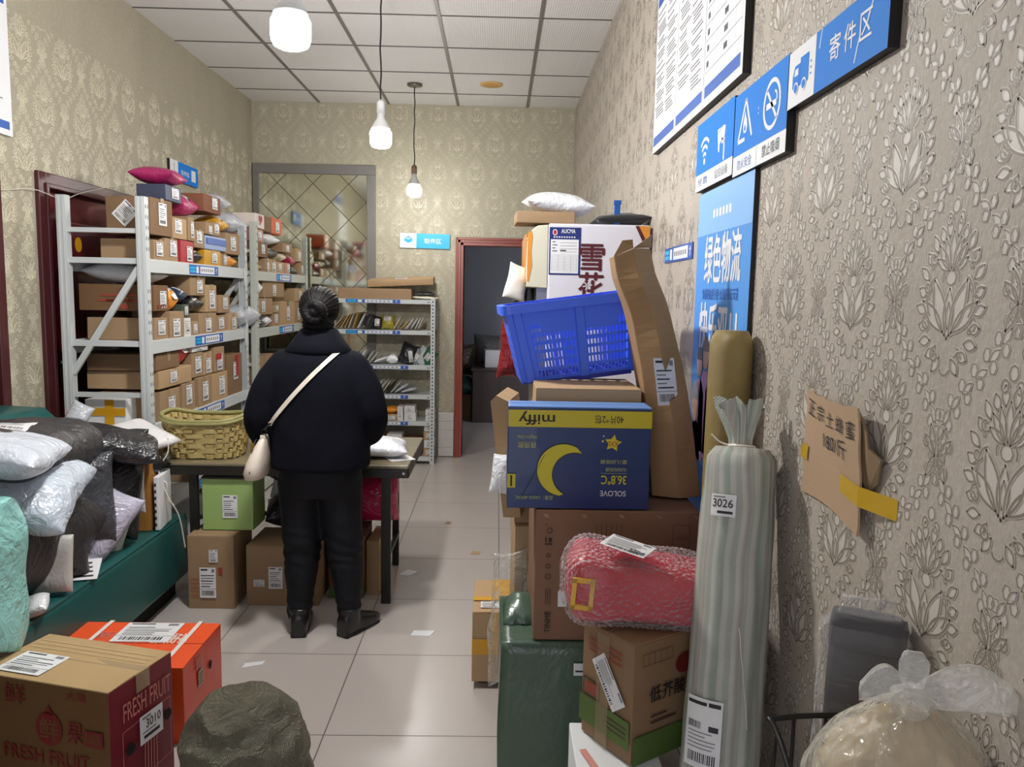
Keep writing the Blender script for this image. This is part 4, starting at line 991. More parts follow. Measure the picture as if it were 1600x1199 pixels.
# white foam box with crossed yellow tape, seen through the near end of the rack
o = carton('foam_box', (0.20, 0.28, 0.125), (-1.925, 3.975, 0.801), 0, FOAM, 'white foam box crossed by yellow tape inside the near end of the rack', 'foam box', seed=4, flaps=False)
f = face_flat((0.20, 0.28, 0.125), 'front', lift=0.006); f.rect(0.0, 0.045, 0.20, 0.085, TAPEY, 0); f.rect(0.10, 0.0, 0.145, 0.125, TAPEY, 1); f.done('yellow_tape', o)
extra_carton((0.24, 0.3, 0.24), (-1.9, 3.99, 0.401), 0, CD, 'dark brown carton low inside the near end of the left rack', 21, wb=None)
extra_carton((0.3, 0.34, 0.2), (-1.88, 4.45, 0.401), PI/2, CB, 'brown carton on the low shelf behind the bamboo basket', 22, flaps=False)
extra_carton((0.28, 0.3, 0.22), (-1.87, 4.86, 0.401), PI/2, CT, 'tan carton on the low shelf behind the yellow table bag', 23, flaps=False)

# ---------------------------------------------------------------- envelopes and parcels on the back rack (front edge y = 6.65)
def env(x, z, w, h, th, lean, m, label, name='mailer_envelope', cat='envelope', yoff=0.0, seed=0, lab=False, group=None):
    """a flat mailer standing on its long edge, leaning sideways"""
    o = bag(name, (h, w, th), (x, 6.775+yoff, z+0.5*(h*abs(math.cos(lean))+th*abs(math.sin(lean)))+0.002), (0, 0, 0), m, label, cat, group, seed=seed, nx=10, wr=0.004, pinch=0.06)
    o.rotation_euler = Euler((0, -(PI/2-lean), 0)); 
    if lab: stick(o, (0.0, -w/2*0.0, th/2+0.004), (0, 1, 0), (-1, 0, 0), min(0.08, w*.5), min(0.06, h*.5), random.Random(seed))
    return o
PE = mat('paper_envelope', (222, 214, 196), 0.6, var=0.05); KE = mat('kraft_envelope', (204, 164, 92), 0.6, var=0.08); WE = mat('white_envelope', (226, 226, 226), 0.5, var=0.04)
z = LC[4]; gA = 'mailers on the second shelf of the back rack'
fan = [(-1.36, PE, 'cream'), (-1.33, KE, 'kraft'), (-1.305, PE, 'cream'), (-1.275, KE, 'kraft'), (-1.25, WE, 'white'), (-1.215, KE, 'kraft')]
cnt = {}
for k, (x, m, c) in enumerate(fan):
    q = cnt.get(c, 0); cnt[c] = q+1
    lab = 'white paper envelope in the leaning fan beside the woman\'s hair on the back rack' if c == 'white' else f'{c} envelope, {("first","second","third")[q]} of its colour from the left in the leaning fan'
    env(x, z, 0.22, 0.155, 0.008, 0.75-0.09*k, m, lab, seed=k, group=gA)
env(-1.165, z, 0.24, 0.15, 0.02, 0.45, BAGM['white'], 'white padded mailer leaning against the black bag on the back rack', seed=11, group=gA)
bag('parcel_bag', (0.13, 0.2, 0.09), (-1.10, 6.765, z+0.075), (0, -1.1, 0), BAGM['black'], 'tall black plastic bag leaning on the second shelf of the back rack', 'parcel bag', gA, seed=12, nx=14)
o = bag('parcel_bag', (0.10, 0.12, 0.08), (-1.035, 6.745, z+0.058), (PI/2*0.9, 0.25, 0), BAGM['black'], 'small black bag with a white label beside the yellow bag on the back rack', 'parcel bag', gA, seed=13, nx=12); drape_label(o, 0, 0, 0.04, 0.06, 0.2, rnd, n=3)
o = bag('parcel_bag', (0.13, 0.13, 0.09), (-0.945, 6.75, z+0.062), (PI/2*0.9, 0, 0), poly('olive_film', (150, 138, 40)), 'olive yellow bag with a dark base on the second shelf of the back rack', 'parcel bag', gA, seed=14, nx=12); drape_label(o, 0.0, 0.03, 0.06, 0.04, 0, rnd, n=3)
for k, (x, lean, m, lb) in enumerate(((-0.86, 0.55, PE, 'cream'), (-0.80, 0.85, KE, 'kraft'), (-0.755, 0.62, WE, 'white'), (-0.715, 0.58, WE, 'white'), (-0.685, 0.5, WE, 'white'), (-0.66, 0.45, PE, 'off white'))):
    lab = f'{lb} mailer leaning right of the olive yellow bag on the back rack' if lb != 'white' else f'white mailer, {("first","second","third")[k-2]} of three leaning at the right on the back rack'
    env(x, z, 0.2, 0.13 if k != 1 else 0.11, 0.012, lean, m, lab, seed=30+k, group=gA)
z = LC[3]; gB = 'mailers on the third shelf of the back rack'
for k, (x, lean, m, t_, lb) in enumerate(((-1.16, 0.5, BAGM['white'], 0.03, 'white bubble mailer farthest left on the third shelf of the back rack'), (-1.10, 0.6, WE, 0.012, 'white flat mailer with a raised corner on the third shelf of the back rack'), (-1.06, 0.62, WE, 0.01, 'thin white envelope under the raised mailer on the back rack'), (-1.0, 1.2, BAGM['white'], 0.03, 'white mailer lying nearly flat on the third shelf of the back rack'))):
    env(x, z, 0.2, 0.14, t_, lean, m, lb, seed=40+k, group=gB)
o = bag('parcel_bag', (0.11, 0.14, 0.085), (-0.905, 6.745, z+0.048), (0.12, 0, 0), BAGM['white'], 'round white wrapped parcel beside the black bag on the back rack', 'parcel bag', gB, seed=50, nx=12, power=2)
o = bag('parcel_bag', (0.16, 0.2, 0.12), (-0.77, 6.755, z+0.09), (PI/2*0.85, 0.35, 0), BAGM['black'], 'bulky black bag with a slanted white label on the third shelf of the back rack', 'parcel bag', gB, seed=51, nx=14, wr=0.015); drape_label(o, 0.03, -0.02, 0.035, 0.09, 0.5, rnd, n=4)
for k, (x, lean, m, lb, w_) in enumerate(((-0.70, 0.6, BAGM['grey'], 'grey mailer leaning right of the bulky black bag on the back rack', 0.15), (-0.645, 0.62, BAGM['silver'], 'pale silver mailer leaning next to the green bag on the back rack', 0.17), (-0.595, 0.7, BAGM['green'], 'dark green bag with a white label at the right end of the back rack', 0.16))):
    o = bag('parcel_bag', (0.12, w_, 0.05), (x, 6.75, z+0.075), (PI/2*0.92, lean, 0), m, lb, 'parcel bag', gB, seed=55+k, nx=12)
    drape_label(o, 0, -0.01, 0.045, 0.06, 0, rnd, n=3)
z = LC[2]; gC = 'mailers on the fourth shelf of the back rack'
for k, (x, lean, m, t_, lb) in enumerate(((-1.02, 0.6, WE, 0.012, 'white mailer, first of the leaning row on the fourth shelf of the back rack'), (-0.985, 0.62, WE, 0.012, 'white mailer, second of the leaning row on the fourth shelf of the back rack'), (-0.95, 0.65, PE, 0.012, 'cream mailer, third of the leaning row on the fourth shelf of the back rack'), (-0.91, 0.7, BAGM['black'], 0.02, 'thin black mailer leaning on the fourth shelf of the back rack'), (-0.87, 0.75, WE, 0.012, 'white mailer right of the thin black one on the back rack'), (-0.82, 1.0, BAGM['silver'], 0.03, 'crumpled silver mailer slumped on the fourth shelf of the back rack'), (-0.76, 1.3, BAGM['silver'], 0.03, 'clear silver bag lying at the right of the fourth shelf of the back rack'))):
    env(x, z, 0.2, 0.15, t_, lean, m, lb, seed=70+k, group=gC)
z = LC[1]; gD = 'small parcels on the fifth shelf of the back rack'
bag('parcel_bag', (0.12, 0.15, 0.08), (-1.0, 6.76, z+0.045), (0, -0.3, 0), poly('pink_film', (196, 120, 110)), 'pinkish bag beside the orange bag on the fifth shelf of the back rack', 'parcel bag', gD, seed=80, nx=10)
bag('parcel_bag', (0.13, 0.15, 0.06), (-0.91, 6.75, z+0.092), (0, 0, 0), BAGM['orange'], 'orange bag lying on a small carton on the back rack', 'parcel bag', gD, seed=81, nx=10)
for k, (x, dz, w_, h_, m, lb) in enumerate(((-0.905, 0, 0.12, 0.055, CT, 'small tan carton under the orange bag on the back rack'), (-0.83, 0.0, 0.05, 0.125, COLM['white'], 'slim white carton next to the orange bag on the back rack'), (-0.745, 0, 0.1, 0.075, COLM['white'], 'grey white carton, lower of two stacked on the fifth shelf of the back rack'), (-0.75, 0.076, 0.095, 0.055, COLM['white'], 'grey white carton, upper of two stacked on the fifth shelf of the back rack'), (-0.575, 0, 0.075, 0.05, COLM['white'], 'small white carton, lower of two at the right post of the back rack'), (-0.575, 0.051, 0.075, 0.05, COLM['white'], 'small white carton, upper of two at the right post of the back rack'))):
    extra_carton((w_, 0.16, h_), (x, 6.755, z+0.001+dz), 0, m, lb, 90+k, gD, flaps=False, dent=0.001)
z = LC[0]; gE = 'small parcels on the lowest shelf of the back rack'
for k in range(4): extra_carton((0.085, 0.15, 0.072), (-0.585+0.004*(k % 2), 6.755, z+0.001+0.0735*k), 0, (CT, COLM['white'], CT, COLM['white'])[k], f'small pale carton, {("lowest","second lowest","second highest","topmost")[k]} of the stack at the foot of the back rack', 100+k, gE, flaps=False, dent=0.001)
for k, (x, w_, h_, m, lb) in enumerate(((-1.02, 0.09, 0.2, CB, 'brown carton seen past the woman on the lowest shelf of the back rack'), (-0.88, 0.13, 0.19, COLM['white'], 'pale carton with a label on the lowest shelf of the back rack'), (-0.72, 0.14, 0.15, CR, 'flat reddish carton in the middle of the lowest shelf of the back rack'))):
    extra_carton((w_, 0.2, h_), (x, 6.78, z+0.001), 0, m, lb, 110+k, gE, flaps=False, dent=0.001)
# long cartons lying on top
o = extra_carton((0.62, 0.24, 0.085), (-1.05, 6.80, LC[5]+0.001), 0, CB, 'long low brown carton lying on top of the back rack', 120, wb=None, dent=0.003)
o = extra_carton((0.56, 0.22, 0.05), (-0.84, 6.84, LC[5]+0.128), 0.02, CT, 'longer tan carton lying tilted across the top of the back rack', 121, wb='top', dent=0.003, tilt=(0.12, -0.055))
bag('parcel_bag', (0.20, 0.22, 0.035), (-0.63, 6.80, LC[5]+0.052), (0, 0.03, 0), BAGM['black'], 'flat black bag on top of the back rack at its right end', 'parcel bag', seed=122, nx=12)
bag('mailer_envelope', (0.24, 0.22, 0.03), (-0.625, 6.80, LC[5]+0.017), (0, 0, 0), PE, 'cream paper mailer under the flat black bag on top of the back rack', 'envelope', seed=123, nx=12)
# ================================================================ folding table and what is on and under it
TTOP = mat('table_top_worn', (128, 118, 92), 0.3, var=0.25, vs=14, coat=0.2); TMET = mat('table_dark_metal', (44, 42, 38), 0.4, metal=0.4, var=0.15)
TX0, TX1, TY0, TY1, TZ = -1.62, -0.405, 3.56, 4.29, 0.678
tb = empty('folding_table', ((TX0+TX1)/2, (TY0+TY1)/2, 0), 0, 'dark folding table in front of the woman with a worn top', 'table'); tx, ty = tb.location.x, tb.location.y
boxo('table_top', (TX0-tx, TX1-tx, TY0-ty, TY1-ty, TZ-0.022, TZ), TTOP, tb, bevel=0.004)
bm = bmesh.new()
for (a, b, c, d) in ((TX0, TX1, TY0-0.004, TY0+0.03), (TX0, TX1, TY1-0.03, TY1+0.004), (TX0-0.004, TX0+0.03, TY0, TY1), (TX1-0.03, TX1+0.004, TY0, TY1)): box(bm, a-tx, b-tx, c-ty, d-ty, TZ-0.058, TZ-0.012)
obj('table_rim', bm, TMET, tb, bevel=0.003)
bm = bmesh.new()
for x in (TX0+0.02, TX1-0.02, TX0+0.75): loft(bm, [circ((x-tx, TY0-0.004-ty-k, TZ-0.035), 0.006, 12, (1, 0, 0), (0, 0, 1)) for k in (0, 0.004)])
obj('rivet', bm, CHROME, tb)
for (x, y, w) in ((-0.512, 3.60, 0.045), (-0.535, 4.13, 0.035), (-1.41, 3.60, 0.04), (-1.43, 4.13, 0.035)):
    bm = bmesh.new(); box(bm, x-w/2-tx, x+w/2-tx, y-0.012-ty, y+0.012-ty, 0, TZ-0.05); obj('table_leg', bm, TMET, tb, bevel=0.003)
bm = bmesh.new()
for x in (-0.525, -1.42):
    bar(bm, (x-tx, 3.60-ty, 0.40), (x-tx, 4.13-ty, 0.30), 0.02, 0.02); bar(bm, (x-tx, 3.60-ty, 0.18), (x-tx, 4.13-ty, 0.18), 0.02, 0.02)
bar(bm, (-1.12-tx, 3.66-ty, TZ-0.05), (-0.80-tx, 3.9-ty, 0.36), 0.03, 0.016); bar(bm, (-1.41-tx, 3.95-ty, 0.33), (-0.52-tx, 3.95-ty, 0.33), 0.02, 0.02)
obj('leg_brace', bm, TMET, tb)

# woven bamboo basket: real over-and-under strips
BAM = mat('bamboo_strip', (186, 168, 112), 0.45, var=0.25, vs=22, spec=0.4); BAMG = mat('bamboo_green_rim', (142, 138, 88), 0.45, var=0.2, vs=12)
bk = empty('bamboo_basket', (-1.392, 3.75, TZ+0.002), 0.06, 'woven bamboo basket with a thick rim on the table', 'basket')
def bk_pt(th, z, o=0.0):
    s = 0.82+0.18*(z/0.19); a, b, p = 0.196*s+o, 0.148*s+o, 3.4; c, q = math.cos(th), math.sin(th)
    return Vector((math.copysign(abs(c)**(2/p), c)*a, math.copysign(abs(q)**(2/p), q)*b, z + 0.014*(z/0.19)*math.cos(2*th)*1.0))
NS = 30
bm = bmesh.new(); rnd = random.Random(2)
for k in range(7):                               # horizontal weavers
    z0 = 0.006+k*0.0258; hh = rnd.uniform(0.0095, 0.0118); n = NS*4; up_, lo, upi, loi = [], [], [], []
    for i in range(n):
        th = 2*PI*i/n; w_ = math.cos(NS/2*th+(PI if k % 2 else 0))*0.0085; dz = rnd.uniform(-.0006, .0006)
        up_.append(bm.verts.new(bk_pt(th, z0+hh*2+dz, w_))); lo.append(bm.verts.new(bk_pt(th, z0+dz, w_)))
        upi.append(bm.verts.new(bk_pt(th, z0+hh*2+dz, w_-0.003))); loi.append(bm.verts.new(bk_pt(th, z0+dz, w_-0.003)))
    for i in range(n):
        j = (i+1) % n
        bm.faces.new((lo[i], lo[j], up_[j], up_[i])); bm.faces.new((loi[j], loi[i], upi[i], upi[j])); bm.faces.new((up_[i], up_[j], upi[j], upi[i])); bm.faces.new((lo[j], lo[i], loi[i], loi[j]))
obj('basket_weave', bm, BAM, bk)
bm = bmesh.new()
for s in range(NS):                              # upright stakes
    th0 = 2*PI*(s)/NS; dt = 0.062; L = []
    for j in range(19):
        z = 0.19*j/18; w_ = -math.cos(NS/2*th0+(PI if int(z/0.0258) % 2 else 0))*0.004; L.append([bm.verts.new(bk_pt(th0+q*dt, z, w_+o_)) for q, o_ in ((-1, 0.0012), (1, 0.0012), (1, -0.0012), (-1, -0.0012))])
    for a, b in zip(L, L[1:]):
        for i in range(4): bm.faces.new((a[i], a[(i+1) % 4], b[(i+1) % 4], b[i]))
obj('basket_stakes', bm, mat('bamboo_stake', (172, 150, 96), 0.5, var=0.25, vs=18), bk)
bm = bmesh.new(); n = 64
tube(bm, [bk_pt(2*PI*i/n, 0.195) for i in range(n+1)], 0.0105, 8); tube(bm, [bk_pt(2*PI*i/n, 0.184, 0.008) for i in range(n+1)], 0.009, 8); obj('basket_rim', bm, BAMG, bk, smooth=True)
bm = bmesh.new(); bm.faces.new([bm.verts.new(bk_pt(2*PI*i/40, 0.004, -0.004)*1.0) for i in range(40)]); obj('basket_bottom', bm, BAM, bk)

bag('parcel_bag', (0.15, 0.2, 0.12), (-1.135, 3.82, TZ+0.10), (PI/2*0.93, 0.05, 0.25), poly('mustard_film', (196, 150, 36), 0.3), 'mustard yellow plastic bag between the basket and the woman on the table', 'parcel bag', seed=201, wr=0.014)
bag('parcel_bag', (0.13, 0.16, 0.03), (-1.12, 3.90, TZ+0.215), (0.3, 0.25, 0.4), BAGM['kraft'], 'kraft paper bag lying over the mustard bag on the table', 'parcel bag', seed=202)
o = bag('mailer_envelope', (0.30, 0.32, 0.085), (-0.585, 3.80, TZ+0.045), (0.0, 0.03, 0.12), poly('white_mailer_film', (226, 228, 236), 0.3), 'crumpled white plastic mailer on the table right of the woman', 'envelope', seed=203, wr=0.016)
bm = bmesh.new(); box(bm, -0.06, 0.06, -0.08, 0.08, 0, 0.002); o = obj('paper_slip', bm, PAPER); o.location = (-0.475, 3.74, TZ+0.001); o.rotation_euler = (0, 0, 0.5); tag(o, 'white paper slip under the crumpled mailer at the table corner', 'paper')

# cartons under the table
def under(name, size, loc, rz, m, label, seed, **k): return carton(name, size, loc, rz, m, label, 'carton', 'cartons under the table', seed=seed, **k)
sz = (0.212, 0.27, 0.345); o = under('cardboard_box', sz, (-1.305, 3.64, 0), 0.0, CB, 'tall brown carton with two white labels under the table beside the sofa', 301)
f = face_flat(sz, 'front', lift=0.006); r = random.Random(1); f.waybill(0.055, 0.055, 0.13, 0.20, r); f.waybill(0.10, 0.225, 0.14, 0.285, r); f.done('shipping_label', o)
f = face_flat(sz, 'top', lift=0.004); f.text('SUPER', 0.01, 0.12, 0.11, 0.21, WPRINT, 0, 0.01, rot=90) if False else [f.rect(0.015+0.018*k, 0.10, 0.027+0.018*k, 0.2, WPRINT, 0) for k in range(4)]; f.done('carton_print', o)
f = face_flat(sz, 'front', lift=0.0045); [f.rect(0.012, 0.06+0.02*k, 0.05, 0.064+0.02*k, REDP, 0) for k in range(5)]; f.rect(0.14, 0.165, 0.16, 0.20, REDP, 0); f.done('carton_print', o)
sz = (0.235, 0.19, 0.245); o = carton('carton', sz, (-1.25, 3.68, 0.352), 0.0, mat('light_green_wrap', (152, 182, 108), 0.5, var=0.1, bump=0.2, bs=8), 'light green carton with a white label on the tall brown carton', 'carton', seed=302, flaps=False)
f = face_flat(sz, 'front', lift=0.005); f.waybill(0.095, 0.06, 0.165, 0.17, r); f.done('shipping_label', o)
bm = bmesh.new(); box(bm, -0.12, 0.12, -0.1, 0.1, 0.246, 0.256); obj('dark_lid', bm, mat('dark_lid', (48, 40, 30), 0.5), o, bevel=0.003)
sz = (0.335, 0.3, 0.285); o = under('cardboard_box', sz, (-0.99, 3.70, 0), 0.0, CB, 'brown carton with white labels under the table behind the woman\'s left leg', 303)
f = face_flat(sz, 'front', lift=0.006); f.waybill(0.105, 0.085, 0.17, 0.19, r); f.waybill(0.035, 0.095, 0.085, 0.128, r); f.done('shipping_label', o)
sz = (0.17, 0.28, 0.30); o = under('cardboard_box', sz, (-0.715, 3.80, 0), 0.02, CBX, 'brown carton with a green foot band between the woman\'s legs', 304)
f = face_flat(sz, 'front', lift=0.005); f.rect(0, 0, 0.17, 0.05, GREENP, 0); f.done('carton_print', o)
under('cardboard_box', (0.06, 0.25, 0.27), (-0.585, 3.82, 0), -0.05, CT, 'narrow tan carton behind the right table leg', 305)
bag('parcel_bag', (0.28, 0.26, 0.22), (-0.62, 3.88, 0.445), (PI/2, 0, 0.1), poly('magenta_clear_film', (190, 30, 88), 0.15), 'shiny magenta plastic parcel under the right end of the table', 'parcel bag', seed=311, wr=0.016)
bag('parcel_bag', (0.30, 0.2, 0.16), (-1.0, 3.86, 0.375), (0.4, 0, 0.2), BAGM['black'], 'dark plastic parcel under the table left of the woman', 'parcel bag', seed=312, wr=0.016)
bag('parcel_bag', (0.14, 0.2, 0.1), (-1.08, 3.98, 0.49), (PI/2, 0.2, 0), BAGM['white'], 'white parcel leaning behind the table brace', 'parcel bag', seed=313, wr=0.012)
bag('parcel_bag', (0.16, 0.18, 0.14), (-0.80, 3.96, 0.40), (PI/2, -0.2, 0), poly('pink_mix_film', (146, 60, 84)), 'dull pink parcel seen between the woman\'s legs', 'parcel bag', seed=314, wr=0.014)

# ================================================================ the green sofa along the left wall and the heap of mailers on it
GRN = mat('teal_green_leatherette', (24, 84, 82), 0.38, var=0.12, vs=4, bump=0.12, bs=60, spec=0.5)
sf = empty('sofa', (-1.83, 2.3, 0), 0, 'teal green leatherette sofa along the left wall heaped with mailers', 'sofa')
def cushion(name, b, m, bev, parent):
    o = boxo(name, b, m, parent); md = o.modifiers.new('bevel', 'BEVEL'); md.width = bev; md.segments = 5; o.data.shade_smooth(); return o
sy0, sy1 = 0.35-2.3, 3.70-2.3
cushion('seat', (-0.33, 0.355, sy0, sy1, 0.10, 0.405), GRN, 0.03, sf)
bm = bmesh.new(); rings = []
for k in range(15):
    y = sy0+(3.56-2.3-sy0)*k/14; tt = max(0, (y-(3.30-2.3))/0.26); s = math.sqrt(max(0.05, 1-min(1, tt)**2)); zt = 0.40+0.57*(0.45+0.55*s)
    rings.append([Vector((-0.33, y, 0.12)), Vector((-0.33, y, zt-0.02)), Vector((-0.31, y, zt)), Vector((-0.10, y, zt-0.008)), Vector((-0.055, y, zt-0.05)), Vector((-0.02, y, 0.42)), Vector((-0.02, y, 0.12))])
loft(bm, rings); b_ = obj('backrest', bm, GRN, sf, smooth=True)
bm = bmesh.new()
for y in (-0.5, 0.5): box(bm, -0.30, 0.28, y-0.01, y+0.01, 0.404, 0.409)
tube(bm, [(0.347, sy0+0.03, 0.40), (0.347, sy1-0.03, 0.40)], 0.006); obj('piping', bm, GRN, sf)
bm = bmesh.new(); box(bm, -0.3, 0.29, sy0+0.03, sy1-0.03, 0, 0.10); obj('plinth', bm, DARK, sf)

gH = 'mailers heaped on the sofa'
BF = BAGM['black']; BG = poly('charcoal_film', (52, 50, 52), 0.4); WT = poly('milky_film', (188, 198, 210), 0.22, bump=0.5); LIL = poly('lilac_grey_film', (186, 184, 202), 0.2, bump=0.5); TEAL = poly('mint_film', (146, 204, 198), 0.22, bump=0.5); SMK = poly('smoky_film', (70, 72, 78), 0.15, alpha=0.9, bump=0.5)
def heap(size, loc, rot, m, lab, seed, **k):
    k.setdefault('power', 3.6); k.setdefault('pinch', 0.05); k['wr'] = k.get('wr', 0.012)*1.25; return bag('mailer_bag', size, loc, rot, m, lab, 'parcel bag', gH, seed=seed, **k)
# hidden bulk: filled sacks that carry the visible ones
heap((0.62, 0.95, 0.42), (-1.80, 2.52, 0.60), (0, 0, 0.0), BG, 'large charcoal bag low in the heap against the sofa back', 401, wr=0.02)
o = heap((0.44, 0.95, 0.20), (-1.72, 2.80, 0.885), (-0.12, 0.10, 0.12), BG, 'long charcoal mailer with a white strip label lying on top of the heap', 402, wr=0.016); drape_label(o, 0.03, -0.12, 0.10, 0.24, 0.25, rnd)
o = heap((0.42, 0.44, 0.12), (-1.60, 2.42, 0.960), (-0.05, 0.14, 0.25), poly('grey_white_film', (196, 202, 212), bump=0.4), 'white mailer topmost at the left edge of the heap', 403, wr=0.012)
heap((0.54, 0.46, 0.17), (-1.66, 2.56, 0.815), (0.30, 0.22, 0.30), WT, 'big glossy milky white bag in the middle of the heap', 404, wr=0.022)
heap((0.26, 0.36, 0.13), (-1.61, 2.98, 0.655), (PI/2*0.9, 0.0, 0.5), SMK, 'smoky see-through bag right of the big milky bag', 405, wr=0.014)
heap((0.26, 0.46, 0.15), (-1.61, 3.22, 0.665), (PI/2*0.88, 0.14, 0.45), BF, 'shiny black bag with a crumpled flap at the right of the heap', 406, wr=0.022)
heap((0.30, 0.28, 0.10), (-1.55, 3.20, 0.835), (0.2, 0.3, 0.5), BF, 'black bag corner sticking out at the top right of the heap', 407, wr=0.016)
heap((0.19, 0.36, 0.12), (-1.565, 3.02, 0.525), (PI/2*0.74, 0.55, 0.35), LIL, 'lilac grey glossy mailer slanting down the front of the heap', 408, wr=0.018)
heap((0.20, 0.28, 0.12), (-1.60, 2.80, 0.545), (PI/2*0.93, -0.05, 0.35), BG, 'charcoal bag standing behind the pale padded mailer', 409, wr=0.014)
heap((0.22, 0.22, 0.10), (-1.60, 2.60, 0.645), (PI/2*0.9, 0.2, 0.3), poly('brownish_black_film', (58, 50, 46)), 'brownish black bag above the pale padded mailer', 410, wr=0.012)
heap((0.135, 0.205, 0.05), (-1.530, 2.64, 0.518), (PI/2*0.95, 0.04, 0.35), poly('pale_padded_mailer', (196, 196, 192), 0.45, bump=0.15), 'pale grey padded mailer standing upright on the sofa edge', 411, wr=0.003, pinch=0.03, power=6)
heap((0.30, 0.47, 0.28), (-1.535, 2.20, 0.635), (PI/2, 0.0, 0.12), TEAL, 'tall mint green translucent bag at the left edge of the picture', 412, wr=0.022, power=5)
heap((0.12, 0.12, 0.05), (-1.515, 2.47, 0.438), (0.2, -0.15, 0.4), BAGM['white'], 'small crumpled white plastic end beside the mint bag', 413, wr=0.012)
o = boxo('paper_slip', (-0.05, 0.05, -0.06, 0.06, 0, 0.0015), PAPER); o.location = (-1.520, 2.83, 0.43); o.rotation_euler = (0.35, 0.0, 0.3); tag(o, 'white slip with black print on the sofa edge under the lilac mailer', 'paper'); f = Flat((0, 0, 0.0015), (1, 0, 0), (0, 1, 0), [])
for k in range(4): f.rect(-0.04, 0.03-0.025*k, 0.02+0.005*k, 0.04-0.025*k, INK, 0)
f.done('printing', o)
heap((0.15, 0.27, 0.05), (-1.575, 3.29, 0.645), (PI/2*0.98, 0.0, 0.25), poly('clear_white_film', (206, 208, 214), 0.15, alpha=0.95), 'white plastic pack with a barcode label standing before the brown carton', 415, wr=0.006, pinch=0.04, power=5)
o = carton('cardboard_box', (0.075, 0.20, 0.315), (-1.565, 3.47, 0.408), 0.12, card('cardboard_amber', (160, 112, 54)), 'narrow amber brown carton standing on the far end of the sofa', 'carton', seed=416)
o = carton('carton', (0.022, 0.18, 0.24), (-1.502, 3.475, 0.408), 0.12, WHITE, 'thin white carton edge standing beside the amber brown carton', 'carton', seed=417, flaps=False); f = face_flat((0.022, 0.18, 0.24), 'front', lift=0.003); [f.rect(0.003, 0.02+0.03*k, 0.011, 0.034+0.03*k, INK, 0) for k in range(7)]; f.done('carton_print', o)
heap((0.28, 0.34, 0.055), (-1.645, 3.48, 0.80), (0.12, 0.28, -0.45), poly('white_padded', (214, 212, 214), 0.45, bump=0.2), 'flat white padded mailer bridging the heap and the table edge', 418, wr=0.005, pinch=0.05, power=6)
heap((0.30, 0.36, 0.16), (-1.68, 3.42, 0.69), (0.1, 0.15, -0.4), BF, 'dark bag under the flat white mailer at the far end of the sofa', 419, wr=0.012)
o = heap((0.10, 0.14, 0.06), (-1.95, 3.62, 0.87), (PI/2*0.9, 0.5, 0.3), BAGM['silver'], 'pale crumpled bag tucked behind the end of the sofa back', 420, wr=0.012)
heap((0.16, 0.20, 0.09), (-1.585, 3.15, 0.49), (PI/2*0.85, 0.4, 0.35), poly('white_green_film', (206, 216, 208)), 'white bag with a green corner behind the lilac mailer', 421, wr=0.012)

# thin white cables
CABW = mat('white_cable', (214, 210, 196), 0.5, var=0)
bm = bmesh.new(); tube(bm, spline([(-1.49, 3.52, 0.80), (-1.485, 3.50, 0.735), (-1.515, 3.47, 0.66), (-1.47, 3.45, 0.55), (-1.43, 3.47, 0.45), (-1.412, 3.485, 0.30)], 6), 0.0028, 6); tube(bm, spline([(-1.505, 3.47, 0.62), (-1.475, 3.46, 0.60), (-1.48, 3.46, 0.54), (-1.45, 3.47, 0.50)], 6), 0.0025, 6)
tag(obj('white_cable', bm, CABW), 'thin white cable hanging from the table edge beside the sofa', 'cable')
bm = bmesh.new(); tube(bm, spline([(-2.155, 2.9, 1.875), (-2.15, 3.38, 1.875), (-2.14, 3.68, 1.915), (-2.11, 3.87, 1.895), (-2.12, 4.08, 1.95), (-2.15, 4.5, 2.04), (-2.155, 4.96, 2.11), (-2.155, 5.6, 2.06), (-2.155, 6.4, 2.01), (-2.155, 6.95, 2.0)], 6), 0.0016, 6)
tag(obj('white_cable', bm, CABW), 'thin cable strung along the left wall over the maroon door', 'cable')

# ================================================================ cartons and sack on the floor at front left
FRC = card('fruit_carton_kraft', (178, 150, 108)); FRF = card('fruit_carton_front_shaded', (104, 74, 42)); FRR = mat('fruit_carton_maroon', (120, 30, 44), 0.45, var=0.12, vs=5)  # front is a darker kraft copy: its lack of light painted into the colour
ang = math.atan2(0.245, 0.065)-PI/2
sz = (0.435, 0.254, 0.40); loc = Vector((-0.955, 2.232, 0)); c0 = Vector((-0.2175*math.cos(ang)+0.127*math.sin(ang), -0.2175*math.sin(ang)-0.127*math.cos(ang), 0))
o = carton('fruit_box', sz, loc+c0, ang, None, 'brown fruit carton with a maroon end panel and white waybill at the front left', 'carton', seed=500, mats=[FRC, FRF, FRR], facemat={'front': 1, 'left': 1, 'right': 2, 'top': 0, 'x': 1}, dent=0.004)
tape_strip(o, sz, 'x', w=0.055, drop=0.05, m=TAPEC)
rnd = random.Random(31); PKR = mat('faded_maroon_ink', (112, 26, 24), 0.6, var=0.1); PKW = mat('faded_pink_ink', (196, 120, 110), 0.6, var=0.1)
f = face_flat(sz, 'top', lift=0.006); f.waybill(0.04, 0.02, 0.19, 0.135, rnd, l=0)
for k in range(3): f.rect(0.02, 0.165+0.022*k, 0.415, 0.167+0.022*k, mat('cardboard_scuff', (196, 172, 132), 0.7), 0)
f.done('shipping_label', o)
f = face_flat(sz, 'front', lift=0.006)
